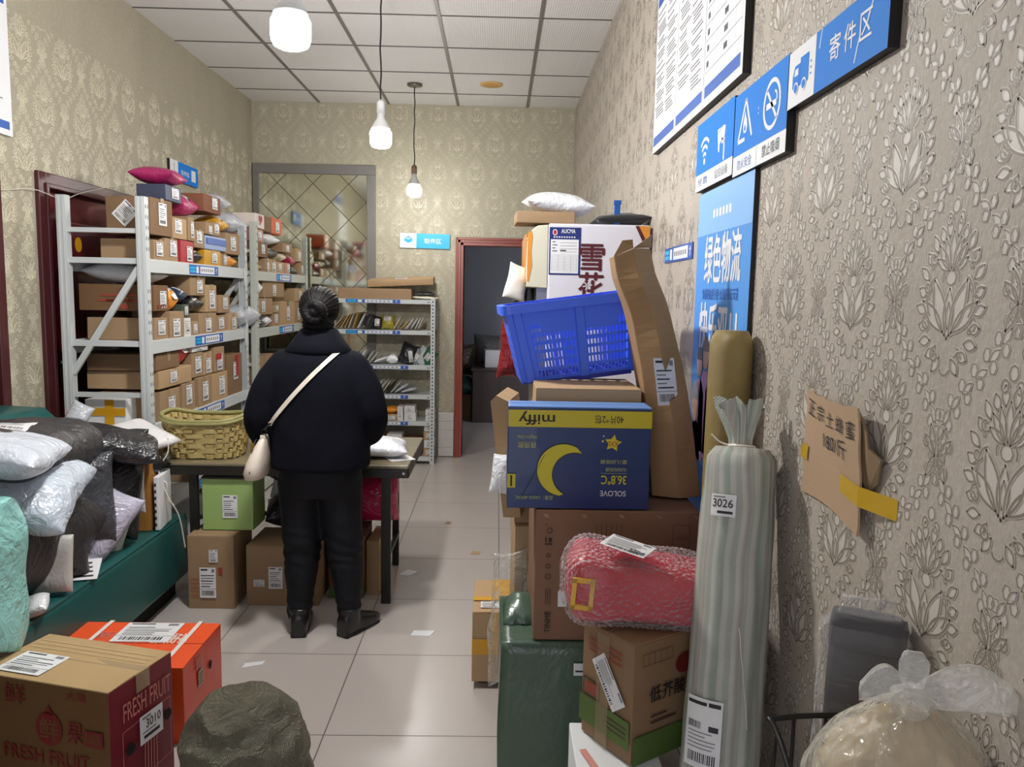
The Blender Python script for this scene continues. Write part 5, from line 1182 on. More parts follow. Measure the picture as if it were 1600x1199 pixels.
f.ellipse(0.245, 0.275, 0.043, 0.050, PKR, 0, 24); f.poly([(0.23, 0.315), (0.245, 0.345), (0.262, 0.315)], PKR, 0); f.text('鲜', 0.215, 0.245, 0.275, 0.305, FRF, 1, 0.012); f.text('果', 0.305, 0.245, 0.355, 0.305, PKR, 0, 0.012); f.rect(0.36, 0.243, 0.418, 0.288, PKR, 0); f.text('100%', 0.366, 0.252, 0.412, 0.28, FRF, 1, 0.01)
f.text('FRESH FRUIT', 0.09, 0.17, 0.37, 0.212, PKR, 0, 0.012); f.text('大果', 0.30, 0.365, 0.37, 0.392, PKR, 0); f.text('鲜', 0.10, 0.33, 0.17, 0.39, PKR, 0); f.done('carton_print', o)
f = face_flat(sz, 'right', lift=0.006)
f.text('FRESH FRUIT', 0.045, 0.292, 0.238, 0.345, PKW, 0, 0.008)
f.path([(0.04, 0.09), (0.04, 0.265), (0.235, 0.275), (0.235, 0.10), (0.04, 0.09)], 0.0022, PKW, 0)
f.ellipse(0.068, 0.205, 0.018, 0.018, DARK, 1); f.ellipse(0.222, 0.225, 0.016, 0.017, DARK, 1)
f.rect(0.105, 0.19, 0.20, 0.275, PAPER, 2); f.text('3010', 0.130, 0.232, 0.190, 0.258, INK, 3, 0.01); f.rect(0.12, 0.203, 0.185, 0.213, INK, 3); f.rect(0.115, 0.262, 0.15, 0.268, GINK, 3); f.rect(0.115, 0.22, 0.17, 0.224, GINK, 3)
for k in range(5): f.line((0.125+0.012*k, 0.19), (0.118+0.013*k, 0.02), 0.0035, PKW, 1)
f.done('carton_print', o)
sz = (0.485, 0.345, 0.258); o = carton('orange_box', sz, (-1.238, 2.583, 0), 0.0, None, 'bright orange carton with two white straps behind the fruit carton', 'carton', seed=501, mats=[ORANGE, mat('orange_side', (206, 62, 34), 0.3, var=0.08)], facemat={'right': 1}, dent=0.004)
f = face_flat(sz, 'top', lift=0.005); f.waybill(0.16, 0.18, 0.36, 0.335, rnd, 1)
f.text('新鲜水果', 0.10, 0.20, 0.30, 0.26, PKW, 0); f.text('新鲜好礼', 0.30, 0.17, 0.42, 0.25, WPRINT, 0, 0.02); f.text('SEASON', 0.12, 0.165, 0.26, 0.185, PKW, 0)
f.rect(0, 0.170, 0.485, 0.173, mat('orange_seam', (150, 44, 20), 0.6), 0); f.done('carton_print', o)
for x in (-0.150, 0.17):
    bm = bmesh.new(); L = [[bm.verts.new((x+s, y, z)) for y, z in ((-0.178, 0.02), (-0.178, 0.265), (0.178, 0.265), (0.178, 0.02))] for s in (-0.008, 0.008)]
    for i in range(3): bm.faces.new((L[0][i], L[0][i+1], L[1][i+1], L[1][i]))
    obj('strap', bm, TAPEW, o)
f = face_flat(sz, 'right', lift=0.005); f.ellipse(0.22, 0.165, 0.014, 0.016, DARK, 1); f.rect(0.11, 0.135, 0.155, 0.19, mat('grey_label', (176, 160, 140), 0.6), 1)
for k in range(4): f.rect(0.116, 0.143+0.011*k, 0.148, 0.147+0.011*k, INK, 2)
for k in range(3): f.rect(0.10+0.02*k, 0.2, 0.112+0.02*k, 0.24, PKW, 0)
f.done('carton_print', o)
# woven sack with a tied, gathered top
WOV = mat('dark_woven_sack', (100, 97, 80), 0.4, var=0.15, vs=10, spec=0.5); t = NT(WOV); o_ = t.obj(); wv = t.math('MULTIPLY', t.math('SINE', t.math('MULTIPLY', t.noise(3, 2, o_), 0)), 0)
sxp = t.new('ShaderNodeSeparateXYZ'); t.link(o_, sxp.inputs[0]); th = t.math('ARCTAN2', sxp.outputs[1], sxp.outputs[0])
t.bump(t.math('ADD', t.math('MULTIPLY', t.math('SINE', t.math('MULTIPLY', th, 170)), t.math('SINE', t.math('MULTIPLY', sxp.outputs[2], 900))), t.math('MULTIPLY', t.math('ABSOLUTE', t.math('SUBTRACT', t.noise(8, 3, t.mapping(o_, (1, 1.8, 1.8)), 0.55, 1.5), 0.5)), 30)), 0.6, 0.003)
bm = bmesh.new(); rings = []
for k in range(70):
    s = k/69; z = 0.35*s; r = 0.180*math.sqrt(max(0.004, 1-max(0, (s-0.30)/0.70)**2.2))*(0.92+0.08*min(1, s*5)); rr = []
    for i in range(130):
        a = 2*PI*i/130; p = Vector((r*math.cos(a)*1.02, r*math.sin(a), z)); q = p+noise.noise_vector(p*5)*0.05
        f_ = (0.32-abs(noise.noise(Vector((q.x*6, q.y*10, q.z*10)))))*0.030+(0.3-abs(noise.noise(Vector((q.x*14, q.y*20, q.z*20+3)))))*0.009+noise.noise(p*4)*0.02
        rr.append(p+Vector((math.cos(a)*0.8, math.sin(a)*0.8, 0.7*s)).normalized()*f_*min(1, s*6))
    rings.append(rr)
loft(bm, rings); o = obj('woven_sack', bm, WOV, smooth=True); o.location = (-0.705, 2.12, 0); o.rotation_euler = (0.0, 0.0, 0.6); tag(o, 'dark olive woven sack slumped on the floor beside the orange carton', 'sack')

# litter on the floor
def litter(name, pts, z, m, label):
    bm = bmesh.new(); a = [bm.verts.new((x, y, z)) for x, y in pts]; b = [bm.verts.new((x, y, z+0.002)) for x, y in pts]; n = len(pts)
    bm.faces.new(a[::-1]); bm.faces.new(b)
    for i in range(n): bm.faces.new((a[i], a[(i+1) % n], b[(i+1) % n], b[i]))
    return tag(obj(name, bm, m), label, 'litter')
litter('paper_scrap', [(-0.355, 3.24), (-0.27, 3.235), (-0.25, 3.29), (-0.345, 3.29)], 0.0005, WHITE, 'white paper scrap lying on the tiles right of the woman')
litter('paper_scrap', [(-0.98, 2.93), (-0.91, 2.96), (-0.905, 2.99), (-0.98, 2.97)], 0.0005, WHITE, 'white paper scrap on the tiles right of the orange carton')
litter('cardboard_scrap', [(-0.135, 4.32), (-0.085, 4.31), (-0.075, 4.36), (-0.12, 4.37)], 0.0005, CT, 'small cardboard scrap on the floor near the small taped carton')
litter('cardboard_scrap', [(-0.32, 4.90), (-0.285, 4.90), (-0.28, 4.94), (-0.31, 4.95)], 0.0005, CB, 'tiny cardboard scrap in the middle of the aisle floor')
litter('paper_scrap', [(-0.50, 3.97), (-0.44, 3.96), (-0.40, 4.02), (-0.46, 4.05)], 0.001, WHITE, 'crumpled paper scrap on the floor beside the table leg')
# ================================================================ the pile along the right wall
rnd = random.Random(77)
# green plastic wrapped carton on the floor carrying the big carton
GW = poly('dark_green_wrap', (70, 92, 76), 0.28, bump=0.12)
bm = bmesh.new(); w, d, h = 0.44, 0.335, 0.525
box(bm, -w/2, w/2, -d/2, d/2, 0, h); bmesh.ops.subdivide_edges(bm, edges=bm.edges[:], cuts=14, use_grid_fill=True)
for v in bm.verts:
    p = v.co.copy(); n = noise.noise_vector(p*4)*0.006; r_ = (0.4-abs(noise.noise(Vector((p.x*9, p.y*9, p.z*3)))))*0.005; k = 1.0+0.02*math.sin(p.z*5)
    v.co = Vector((p.x*k, p.y*k, p.z))+n+Vector((p.x, p.y, 0)).normalized()*r_
    if p.z > h-1e-4: v.co.z = h+0.001+min(0.0, r_)*(0 if p.x > -0.1 else 1)
    if p.z < 1e-4: v.co.z = 0
o = obj('wrapped_box', bm, GW, smooth=True, bevel=0); o.location = (0.245, 2.215, 0); o.rotation_euler = (0, 0, 0.0); tag(o, 'dark green plastic wrapped box standing on the floor under the big brown carton', 'wrapped box')
bm = bmesh.new(); rings = []       # gathered fold of film on its visible top corner
for k in range(9):
    s = k/8; rings.append([Vector((-0.215+0.115*i/10, -0.05+0.20*s+0.004*math.sin(i*2+k), h+0.004+0.055*math.sin(PI*s)*math.sin(PI*(i+0.6)/11.2)**0.6+0.008*noise.noise(Vector((i*0.7, k*0.9, 2))))) for i in range(11)])
for k in range(8):
    for i in range(10): pass
R_ = [[bm.verts.new(p) for p in r] for r in rings]
for a, b in zip(R_, R_[1:]):
    for i in range(10): bm.faces.new((a[i], a[i+1], b[i+1], b[i]))
fo = obj('gathered_film', bm, GW, o, smooth=True); md = fo.modifiers.new('solid', 'SOLIDIFY'); md.thickness = 0.003
f = Flat((-w/2-0.011, d/2, 0), (0, -1, 0), (0, 0, 1), []); f.rect(0.13, 0.38, 0.20, 0.45, PAPER, 0); f.rect(0.14, 0.40, 0.19, 0.41, INK, 1); f.rect(0.14, 0.42, 0.18, 0.425, INK, 1); f.done('shipping_label', o)
f = Flat((-w/2, -d/2-0.011, 0), (1, 0, 0), (0, 0, 1), []); f.rect(0.20, 0.44, 0.235, 0.475, PAPER, 0); f.rect(0.205, 0.45, 0.23, 0.455, INK, 1); f.done('shipping_label', o)

# big brown carton lying on its side, print running upwards
BIGC = card('cardboard_big', (134, 100, 80)); sz = (0.45, 0.42, 0.37); TB = 0.528
o = carton('cardboard_box', sz, (0.338, 2.275, TB), 0.0, BIGC, 'big brown carton with sideways black lettering under the blue diaper carton', 'carton', seed=600, flaps=False, dent=0.004)
f = face_flat(sz, 'front', lift=0.007); PB = mat('black_print', (34, 28, 26), 0.6, var=0.05); PRD = mat('brown_print', (70, 46, 38), 0.6, var=0.05)
f.text('TINME', 0.030, 0.025, 0.045, 0.085, PB, 0, 0.02, rot=90)
for k in range(3): f.rect(0.03+0.006*k, 0.105, 0.0318+0.006*k, 0.150, PRD, 0)
for k, r in enumerate((0.008, 0.007, 0.006)): f.ring(0.036, 0.185+0.030*k, r, r, 0.002, PB, 0, 14)
f.rect(0.026, 0.275, 0.046, 0.279, PB, 0); f.rect(0.026, 0.283, 0.030, 0.296, PB, 0); f.rect(0.036, 0.283, 0.044, 0.294, PB, 0); f.ring(0.038, 0.315, 0.008, 0.008, 0.002, PB, 0, 14); f.text('。', 0.026, 0.328, 0.032, 0.334, PB, 0)
for k in range(6): f.rect(0.165+0.0135*k, 0.20, 0.1662+0.0135*k, 0.335, PRD, 0)
f.path([(0.375, 0.235), (0.375, 0.335), (0.42, 0.335), (0.42, 0.235), (0.375, 0.235)], 0.0014, PRD, 0)
for k in range(6): f.rect(0.382+0.006*k, 0.292, 0.3835+0.006*k, 0.30+0.004*(k % 3), PRD, 0); f.rect(0.382+0.006*k, 0.25, 0.3835+0.006*k, 0.258+0.004*(k % 2), PRD, 0)
for k in range(5):
    u = 0.02+0.1025*k
    for q in range(3): f.line((u+0.004*q, 0.362), (u+0.008+0.004*q, 0.352), 0.0012, mat('staple', (176, 164, 148), 0.3, metal=0.6, var=0), 0)
f.rect(0.065, 0.10, 0.09, 0.145, PAPER, 0) ; f.done('carton_print', o)
# blue and yellow diaper carton, standing upside down on the big carton
NB = mat('diaper_carton_blue', (12, 46, 100), 0.35, var=0.06, vs=4, coat=0.15); YB_ = mat('diaper_carton_yellow', (192, 178, 20), 0.4, var=0.05); YM = mat('print_moon_yellow', (198, 186, 24), 0.4, var=0.05)
BT = TB+0.374; sz = (0.386, 0.11, 0.277)
o = carton('diaper_carton', sz, (0.226, 2.122, BT), 0.0, None, 'blue carton with a yellow band and crescent moon standing upside down on the big carton', 'carton', seed=601, mats=[NB, mat('diaper_carton_bottom', (104, 140, 196), 0.4, var=0.08)], facemat={'top': 1}, flaps=True, dent=0.0015)
f = face_flat(sz, 'front', lift=0.0045); w, h = sz[0], sz[2]
f.rect(0.0, h-0.052, w, h-0.006, YB_, 0)
f.text('miffy', 0.028, h-0.046, 0.124, h-0.010, PB, 1, 0.022, flip=True)
f.text('40片*2包', 0.232, h-0.042, 0.310, h-0.018, PB, 1, 0.004, flip=True)
cx, cy, R = 0.155, 0.108, 0.072     # crescent
outer = [(cx-0.004+R*math.cos(a), cy+R*math.sin(a)) for a in [math.radians(62+(262-62)*k/30) for k in range(31)]]; x2, y2, r2 = cx+0.026, cy-0.012, 0.060
inner = [(x2+r2*math.cos(a), y2+r2*math.sin(a)) for a in [math.radians(243+(70-243)*k/30) for k in range(31)]]
for k in range(30): f.poly([outer[k], outer[k+1], inner[29-k], inner[30-k]], YM, 1)
f.path(outer, 0.0016, PB, 2); f.path(inner, 0.0016, PB, 2); f.line((0.038, 0.03), (0.10, 0.15), 0.0012, PB, 2)
st = [(0.283+(0.024 if k % 2 == 0 else 0.0125)*math.sin(PI*k/5+0.15), h-0.093+(0.024 if k % 2 == 0 else 0.0125)*math.cos(PI*k/5+0.15)) for k in range(10)]; 
for k in range(10): f.poly([(0.283, h-0.093), st[k], st[(k+1) % 10]], YM, 1)
f.text('XXL', 0.268, h-0.102, 0.298, h-0.088, RED, 2, 0.008, flip=True); f.ellipse(0.255, h-0.088, 0.003, 0.003, YM, 1, 10); f.ellipse(0.257, h-0.074, 0.002, 0.002, WHITE, 1, 8)
SOFTY = mat('print_soft_yellow', (170, 176, 110), 0.5, var=0.03)
f.text('夜用款', 0.026, h-0.110, 0.076, h-0.092, SOFTY, 1, 0.006, flip=True); f.text('Night Use', 0.026, h-0.085, 0.076, h-0.072, SOFTY, 1, 0, flip=True)
f.text('婴儿训练裤', 0.250, h-0.150, 0.322, h-0.138, SOFTY, 1, 0.006, flip=True); f.text('与妈妈同感', 0.265, h-0.171, 0.322, h-0.160, SOFTY, 1, 0, flip=True); f.rect(0.252, h-0.1765, 0.322, h-0.1755, SOFTY, 1)
f.text('36.8°C', 0.254, h-0.207, 0.322, h-0.182, YM, 1, 0.02, flip=True); f.text('SOLOVE', 0.252, h-0.239, 0.322, h-0.224, WHITE, 1, 0.012, flip=True)
f.text('品番：SANX-40XXL', 0.022, h-0.252, 0.124, h-0.240, SOFTY, 1, 0.0, flip=True)
f.rect(0.0, 0.058, 0.022, 0.096, YB_, 1); f.rect(0.008, 0.062, 0.013, 0.092, PB, 2); f.done('carton_print', o)

# brown carton behind it, carrying the crate
sz = (0.30, 0.285, 0.312); o = carton('cardboard_box', sz, (0.262, 2.335, BT), 0.0, CT, 'tan carton behind the blue diaper carton carrying the blue crate', 'carton', seed=602, dent=0.003)
CT2 = BT+sz[2]+0.006
# long bent carton leaning on the wall
bm = bmesh.new(); rings = []
path = [(0.456, 2.205, BT+0.004), (0.442, 2.208, 1.05), (0.424, 2.212, 1.20), (0.398, 2.218, 1.34), (0.374, 2.222, 1.44), (0.338, 2.226, 1.53), (0.324, 2.226, 1.592)]
wid = [0.140, 0.134, 0.126, 0.118, 0.114, 0.112, 0.104]; dep = [0.13, 0.13, 0.125, 0.12, 0.115, 0.105, 0.09]
P2 = spline(path, 4); n = len(P2)
for k, p in enumerate(P2):
    s = k/(n-1)*6; i = min(5, int(s)); q = s-i; w = wid[i]*(1-q)+wid[i+1]*q; d = dep[i]*(1-q)+dep[i+1]*q; c = 0.010*math.sin(k*0.9)
    top = 0.03*max(0, s-5.2)
    fr = [(0, 0), (w*0.52, -0.030+c*0.6), (w, -0.004), (w+0.002, d), (w*0.5, d+0.006), (0.0, d)]
    rings.append([p+Vector((x+noise.noise(Vector((p.z*9, j, 1)))*0.003, y+noise.noise(Vector((p.z*9, j, 5)))*0.003, top*(1 if j in (1, 2) else 0))) for j, (x, y) in enumerate(fr)])
loft(bm, rings); LC_ = card('cardboard_long', (158, 126, 90)); lo = obj('long_carton', bm, LC_, bevel=0.003); tag(lo, 'long bent cardboard carton leaning upright against the right wall', 'carton')
bm = bmesh.new()                    # crushed open flaps at its top
for pts in (((0.324, 2.226, 1.592), (0.376, 2.206, 1.615), (0.372, 2.200, 1.638), (0.346, 2.216, 1.636)), ((0.376, 2.206, 1.615), (0.430, 2.228, 1.618), (0.430, 2.224, 1.655), (0.394, 2.206, 1.628))): loft(bm, [[Vector(p) for p in pts], [Vector(p)+Vector((0, 0.004, 0)) for p in pts]])
obj('torn_flap', bm, LC_, lo)
f = Flat((0.488, 2.184, 1.175), (0.93, 0.36, 0), (-0.14, 0.03, 1), []); f.waybill(-0.034, -0.0, 0.034, 0.135, rnd); f.rect(0.0, 0.0, 0.034, 0.135, mat('grey_paper', (190, 194, 196), 0.5), 3) if False else None; f.done('shipping_label', lo)

# blue slotted plastic crate, tilted on the tan carton
BLU = mat('crate_blue_plastic', (72, 116, 250), 0.32, var=0.06, spec=0.5); BLU.node_tree.nodes['Principled BSDF'].inputs['Subsurface Weight'].default_value = 0.25
BLU.node_tree.nodes['Principled BSDF'].inputs['Subsurface Radius'].default_value = (0.01, 0.015, 0.04)
cr = empty('plastic_crate', (0.262, 2.54, CT2+0.010), 0, 'bright blue slotted plastic crate tilted on the tan carton', 'crate'); cr.rotation_euler = (0.0, -0.14, 0.04)
cw0, cw1, cd0, cd1, chh = 0.375, 0.43, 0.28, 0.32, 0.24; th = 0.0035
def wall_panel(bm, A, B, C, D, cols, rows, groups, slot=0.0105, solid_top=0.24, solid_bot=0.05, shortfirst=True):
    """slotted quad wall: A,B bottom corners, C,D top (B->C). built as a grid of bars"""
    A, B, C, D = map(Vector, (A, B, C, D)); N = (B-A).cross(D-A).normalized()*th
    def P(u, v): return (A*(1-u)+B*u)*(1-v)+(D*(1-u)+C*u)*v
    def slab(u0, u1, v0, v1):
        q = [P(u0, v0), P(u1, v0), P(u1, v1), P(u0, v1)]; loft(bm, [q, [p+N for p in q]])
    us = [0.0]
    g = []
    for (a, b) in groups:
        k = cols; pit = (b-a)/k
        for i in range(k): g.append((a+pit*(i+0.22), a+pit*(i+0.78)))
    vs = [(solid_bot+(1-solid_bot-solid_top)*(j+0.12)/rows, solid_bot+(1-solid_bot-solid_top)*(j+0.82)/rows) for j in range(rows)]
    cur = 0.0
    for (a, b) in vs: slab(0, 1, cur, a); cur = b
    slab(0, 1, cur, 1)
    for j, (a, b) in enumerate(vs):
        cu = 0.0
        for i, (p, q) in enumerate(g):
            if j == rows-1 and not (i % (len(g)//2) < 3 if i < len(g)//2 else i % (len(g)//2) >= len(g)//2-3): continue
            slab(cu, p, a, b); cu = q
        slab(cu, 1, a, b)
def corner(sx, sy, top):
    return (sx*(cw1 if top else cw0)/2, sy*(cd1 if top else cd0)/2, chh if top else 0)
bm = bmesh.new(); wall_panel(bm, corner(-1, -1, 0), corner(1, -1, 0), corner(1, -1, 1), corner(-1, -1, 1), 12, 6, ((0.14, 0.47), (0.55, 0.88))); obj('crate_wall', bm, BLU, cr)
bm = bmesh.new(); wall_panel(bm, corner(1, 1, 0), corner(-1, 1, 0), corner(-1, 1, 1), corner(1, 1, 1), 12, 6, ((0.14, 0.47), (0.55, 0.88))); obj('crate_wall', bm, BLU, cr)
bm = bmesh.new(); wall_panel(bm, corner(-1, 1, 0), corner(-1, -1, 0), corner(-1, -1, 1), corner(-1, 1, 1), 8, 6, ((0.16, 0.46), (0.54, 0.84))); obj('crate_wall', bm, BLU, cr)
bm = bmesh.new(); wall_panel(bm, corner(1, -1, 0), corner(1, 1, 0), corner(1, 1, 1), corner(1, -1, 1), 8, 6, ((0.16, 0.46), (0.54, 0.84))); obj('crate_wall', bm, BLU, cr)
bm = bmesh.new()
for i in range(9): box(bm, -cw0/2, cw0/2, -cd0/2+i*cd0/8-0.004, -cd0/2+i*cd0/8+0.004, 0, 0.006)
for i in range(12): box(bm, -cw0/2+i*cw0/11-0.004, -cw0/2+i*cw0/11+0.004, -cd0/2, cd0/2, 0.0, 0.006)
box(bm, -cw0/2+0.03, cw0/2-0.03, -cd0/2+0.03, cd0/2-0.03, -0.012, -0.002)
obj('crate_floor', bm, mat('crate_dark_blue', (30, 42, 150), 0.4, var=0.05), cr)
bm = bmesh.new(); o1, i1 = (cw1/2+0.016, cd1/2+0.016), (cw1/2-0.004, cd1/2-0.004)
def rr(x, y, z, r=0.03): return [Vector((sx*(x-r)+r*math.cos(a), sy*(y-r)+r*math.sin(a), z)) for sx, sy, a0 in ((1, 1, 0), (-1, 1, 90), (-1, -1, 180), (1, -1, 270)) for a in [math.radians(a0+22.5*k) for k in range(5)]]
loft(bm, [rr(*i1, chh), rr(*i1, chh+0.006), rr(*o1, chh+0.006), rr(*o1, chh-0.022), rr(o1[0]-0.004, o1[1]-0.004, chh-0.022), rr(o1[0]-0.004, o1[1]-0.004, chh)], cap=False); obj('crate_rim', bm, BLU, cr)
for u in (-0.5, 0.02, 0.5):         # stiffening ribs on the long sides
    for sy in (-1, 1):
        bm = bmesh.new(); b0, b1 = Vector((u*cw0*0.86, sy*cd0/2, 0.004)), Vector((u*cw1*0.86, sy*cd1/2, chh-0.01))
        loft(bm, [[b+Vector((-0.016, 0, 0)), b+Vector((0.016, 0, 0)), b+Vector((0.012, sy*0.010, 0)), b+Vector((-0.012, sy*0.010, 0))] for b in (b0, b1)])
        bmesh.ops.recalc_face_normals(bm, faces=bm.faces[:]); obj('crate_rib', bm, BLU, cr)

# ---------------------------------------------------------------- ice dessert machine
IV = mat('ivory_enamel', (206, 202, 182), 0.35, var=0.04); PANW = mat('machine_white_panel', (216, 214, 222), 0.35, var=0.03); ORP = mat('orange_picture', (214, 140, 50), 0.3, var=0.35, vs=7)
MY0, MY1, MX0, MX1 = 3.30, 3.86, 0.120, 0.632
im = empty('ice_machine', ((MX0+MX1)/2, (MY0+MY1)/2, 0), 0, 'white and ivory ice dessert machine with dark red lettering by the right wall', 'machine'); ox, oy = im.location.x, im.location.y
boxo('cabinet', (0.205-ox, MX1-ox, MY0-oy, MY1-oy, 0.05, 1.778), PANW, im, bevel=0.008)
bm = bmesh.new(); prof = [(0.205, 1.772), (0.16, 1.768), (0.13, 1.745), (0.116, 1.70), (0.114, 1.56), (0.118, 1.512), (0.205, 1.508)]
loft(bm, [[Vector((x-ox, y-oy, z)) for x, z in prof] for y in (MY0+0.002, MY1-0.002)]); bmesh.ops.recalc_face_normals(bm, faces=bm.faces[:]); obj('front_hood', bm, IV, im, bevel=0.004)
boxo('picture_panel', (0.111-ox, 0.1145-ox, MY0+0.03-oy, MY1-0.03-oy, 1.53, 1.735), ORP, im)
bm = bmesh.new(); pr_ = [(0.1165, 1.735), (0.1315, 1.748), (0.137, 1.72), (0.132, 1.66), (0.137, 1.60), (0.128, 1.56), (0.124, 1.535), (0.1165, 1.535)]
vs = [bm.verts.new((x+0.002-ox, MY0+0.0005-oy, z)) for x, z in pr_]; bm.faces.new(vs); obj('orange_edge', bm, ORP, im)
boxo('machine_front', (0.16-ox, 0.206-ox, MY0+0.02-oy, MY1-0.02-oy, 0.06, 1.509), mat('brushed_steel', (150, 152, 156), 0.3, metal=0.8, var=0.08), im)
bm = bmesh.new()
for y in (3.42, 3.58, 3.74): loft(bm, [circ((0.135-ox, y-oy, z), r, 14) for z, r in ((1.508, 0.022), (1.45, 0.022), (1.43, 0.014), (1.40, 0.012))]); bar(bm, (0.115-ox, y-oy, 1.48), (0.07-ox, y-oy, 1.44), 0.014, 0.014)
obj('dispenser_tap', bm, mat('black_plastic', (30, 30, 32), 0.35), im, smooth=False)
f = Flat((0.205-ox, MY0-oy-0.0006, 0), (1, 0, 0), (0, 0, 1), []); XH = mat('print_dark_maroon', (84, 20, 26), 0.45, var=0.05)
f.rect(0.004, 1.565, 0.136, 1.762, NAVY, 0); f.rect(0.010, 1.572, 0.127, 1.712, PAPER, 1)
f.ring(0.027, 1.741, 0.010, 0.013, 0.003, PAPER, 1, 16); f.ellipse(0.027, 1.741, 0.007, 0.009, RED, 1, 14); f.text('AUCMA', 0.053, 1.738, 0.112, 1.755, WHITE, 1, 0.02); f.text('AUCMA', 0.064, 1.729, 0.120, 1.743, WHITE, 1, 0.01) if False else None
for k in range(9): f.rect(0.022+0.0105*k, 1.719, 0.028+0.0105*k, 1.7245, PAPER, 1)
for k in range(4): f.rect(0.05, 1.698-0.0125*k, 0.12, 1.699-0.0125*k, INK, 2); f.rect(0.017, 1.699-0.0125*k, 0.03+0.008*(k % 2), 1.704-0.0125*k, GINK, 2)
f.rect(0.05, 1.664, 0.075, 1.669, INK, 2)
for k in range(11): f.rect(0.015, 1.648-0.0065*k, 0.122, 1.6485-0.0065*k, GINK, 2)
for k in range(5): f.rect(0.015+0.0266*k, 1.583, 0.0156+0.0266*k, 1.648, GINK, 2)
f.text('雪', 0.132, 1.585, 0.236, 1.694, XH, 1, 0.03); f.text('花', 0.132, 1.468, 0.236, 1.577, XH, 1, 0.03); f.text('酪', 0.136, 1.352, 0.236, 1.456, XH, 1, 0.03)
for k in range(3):
    a = PI*k/3+0.2; f.line((0.168-0.020*math.cos(a), 1.522-0.020*math.sin(a)), (0.168+0.020*math.cos(a), 1.522+0.020*math.sin(a)), 0.0045, PANW, 3)
f.poly([(0.415, 1.774), (0.362, 1.774), (0.405, 1.688), (0.424, 1.688)], XH, 1); f.poly([(0.424, 1.774), (0.377, 1.774), (0.417, 1.70), (0.424, 1.70)], ORP, 2); f.done('printed_panel', im)
boxo('machine_foot', (0.23-ox, 0.60-ox, MY0+0.03-oy, MY1-0.03-oy, 0, 0.05), BLACK, im)
MT = 1.7795
o = carton('cardboard_box', (0.245, 0.2, 0.048), (0.19, 3.42, MT), 0.03, CB, 'flat brown carton lying on top of the ice machine', 'carton', seed=610, dent=0.003, flaps=False)
bag('parcel_bag', (0.30, 0.22, 0.095), (0.25, 3.42, MT+0.087), (0.05, 0.09, 0.08), BAGM['white'], 'white plastic bag on the flat carton over the ice machine', 'parcel bag', seed=611, wr=0.012)
bag('dark_cloth', (0.24, 0.24, 0.05), (0.52, 3.45, MT+0.022), (0.0, -0.03, 0.1), mat('black_fabric', (40, 40, 42), 0.9, var=0.2, sheen=0.2), 'folded black cloth on top of the ice machine', 'cloth', seed=612, wr=0.016)
bm = bmesh.new(); box(bm, -0.013, 0.013, -0.006, 0.006, 0, 0.105); box(bm, -0.016, 0.016, -0.008, 0.008, 0.085, 0.105); o = obj('blue_bottle_brush', bm, mat('blue_plastic', (28, 84, 160), 0.35), bevel=0.003); o.location = (0.497, 3.36, MT); o.name = 'blue_stick'; tag(o, 'upright blue plastic stick on top of the ice machine', 'stick')
bag('paper_bag', (0.10, 0.16, 0.05), (0.080, 3.40, 1.53), (PI/2, 0.25, 0.2), mat('white_paper', (222, 218, 212), 0.6), 'crumpled white paper bag hung at the front of the ice machine', 'paper bag', seed=613, wr=0.012)
bag('parcel_bag', (0.11, 0.34, 0.09), (0.062, 3.55, 1.26), (PI/2, 0.08, 0.3), poly('dark_red_film', (120, 24, 30), 0.2), 'dark red glossy bag hanging below the ice machine taps', 'parcel bag', seed=614, wr=0.02)

# stack behind the blue carton, between it and the machine
g_ = 'cartons behind the diaper carton'
o = carton('cardboard_box', (0.34, 0.30, 0.30), (0.275, 2.83, 0), 0.0, CB, 'brown carton low behind the big carton at the aisle', 'carton', g_, seed=620)
o = carton('cardboard_box', (0.36, 0.30, 0.36), (0.25, 2.82, 0.306), 0.03, CT, 'tan carton, middle of the stack behind the big carton', 'carton', g_, seed=621)
o = carton('cardboard_box', (0.34, 0.28, 0.34), (0.245, 2.83, 0.672), -0.04, CB, 'brown carton, topmost of the stack behind the blue diaper carton', 'carton', g_, seed=622)
bm = bmesh.new(); pts = [(0.0, 0), (0.0, 0.40), (0.035, 0.42), (0.10, 0.40), (0.10, 0)]
loft(bm, [[Vector((0.030+0.35*q*0.12+x*0.6-0.05*(z/0.4), 2.60+q*0.25, 0.72+z)) for x, z in pts] for q in (0, 1)]); bmesh.ops.recalc_face_normals(bm, faces=bm.faces[:]); o = obj('flattened_carton', bm, CT); tag(o, 'flattened tan carton standing at the aisle edge behind the blue diaper carton', 'carton')
bag('parcel_bag', (0.10, 0.14, 0.07), (0.035, 2.55, 0.88), (PI/2, 0.15, 0.2), BAGM['white'], 'white plastic bag poking out behind the blue diaper carton', 'parcel bag', seed=623, wr=0.012)
o = carton('cardboard_box', (0.26, 0.26, 0.16), (0.235, 4.78, 0), 0.0, CB, 'small brown carton on the floor farther along the aisle', 'carton', seed=624)
bag('parcel_bag', (0.14, 0.5, 0.12), (0.055, 2.62, 0.36), (PI/2, 0.0, 0.3), film('clear_wrap', (226, 226, 218), 0.12, 0.6), 'clear plastic wrap hanging beside the big brown carton', 'parcel bag', seed=625, wr=0.02)

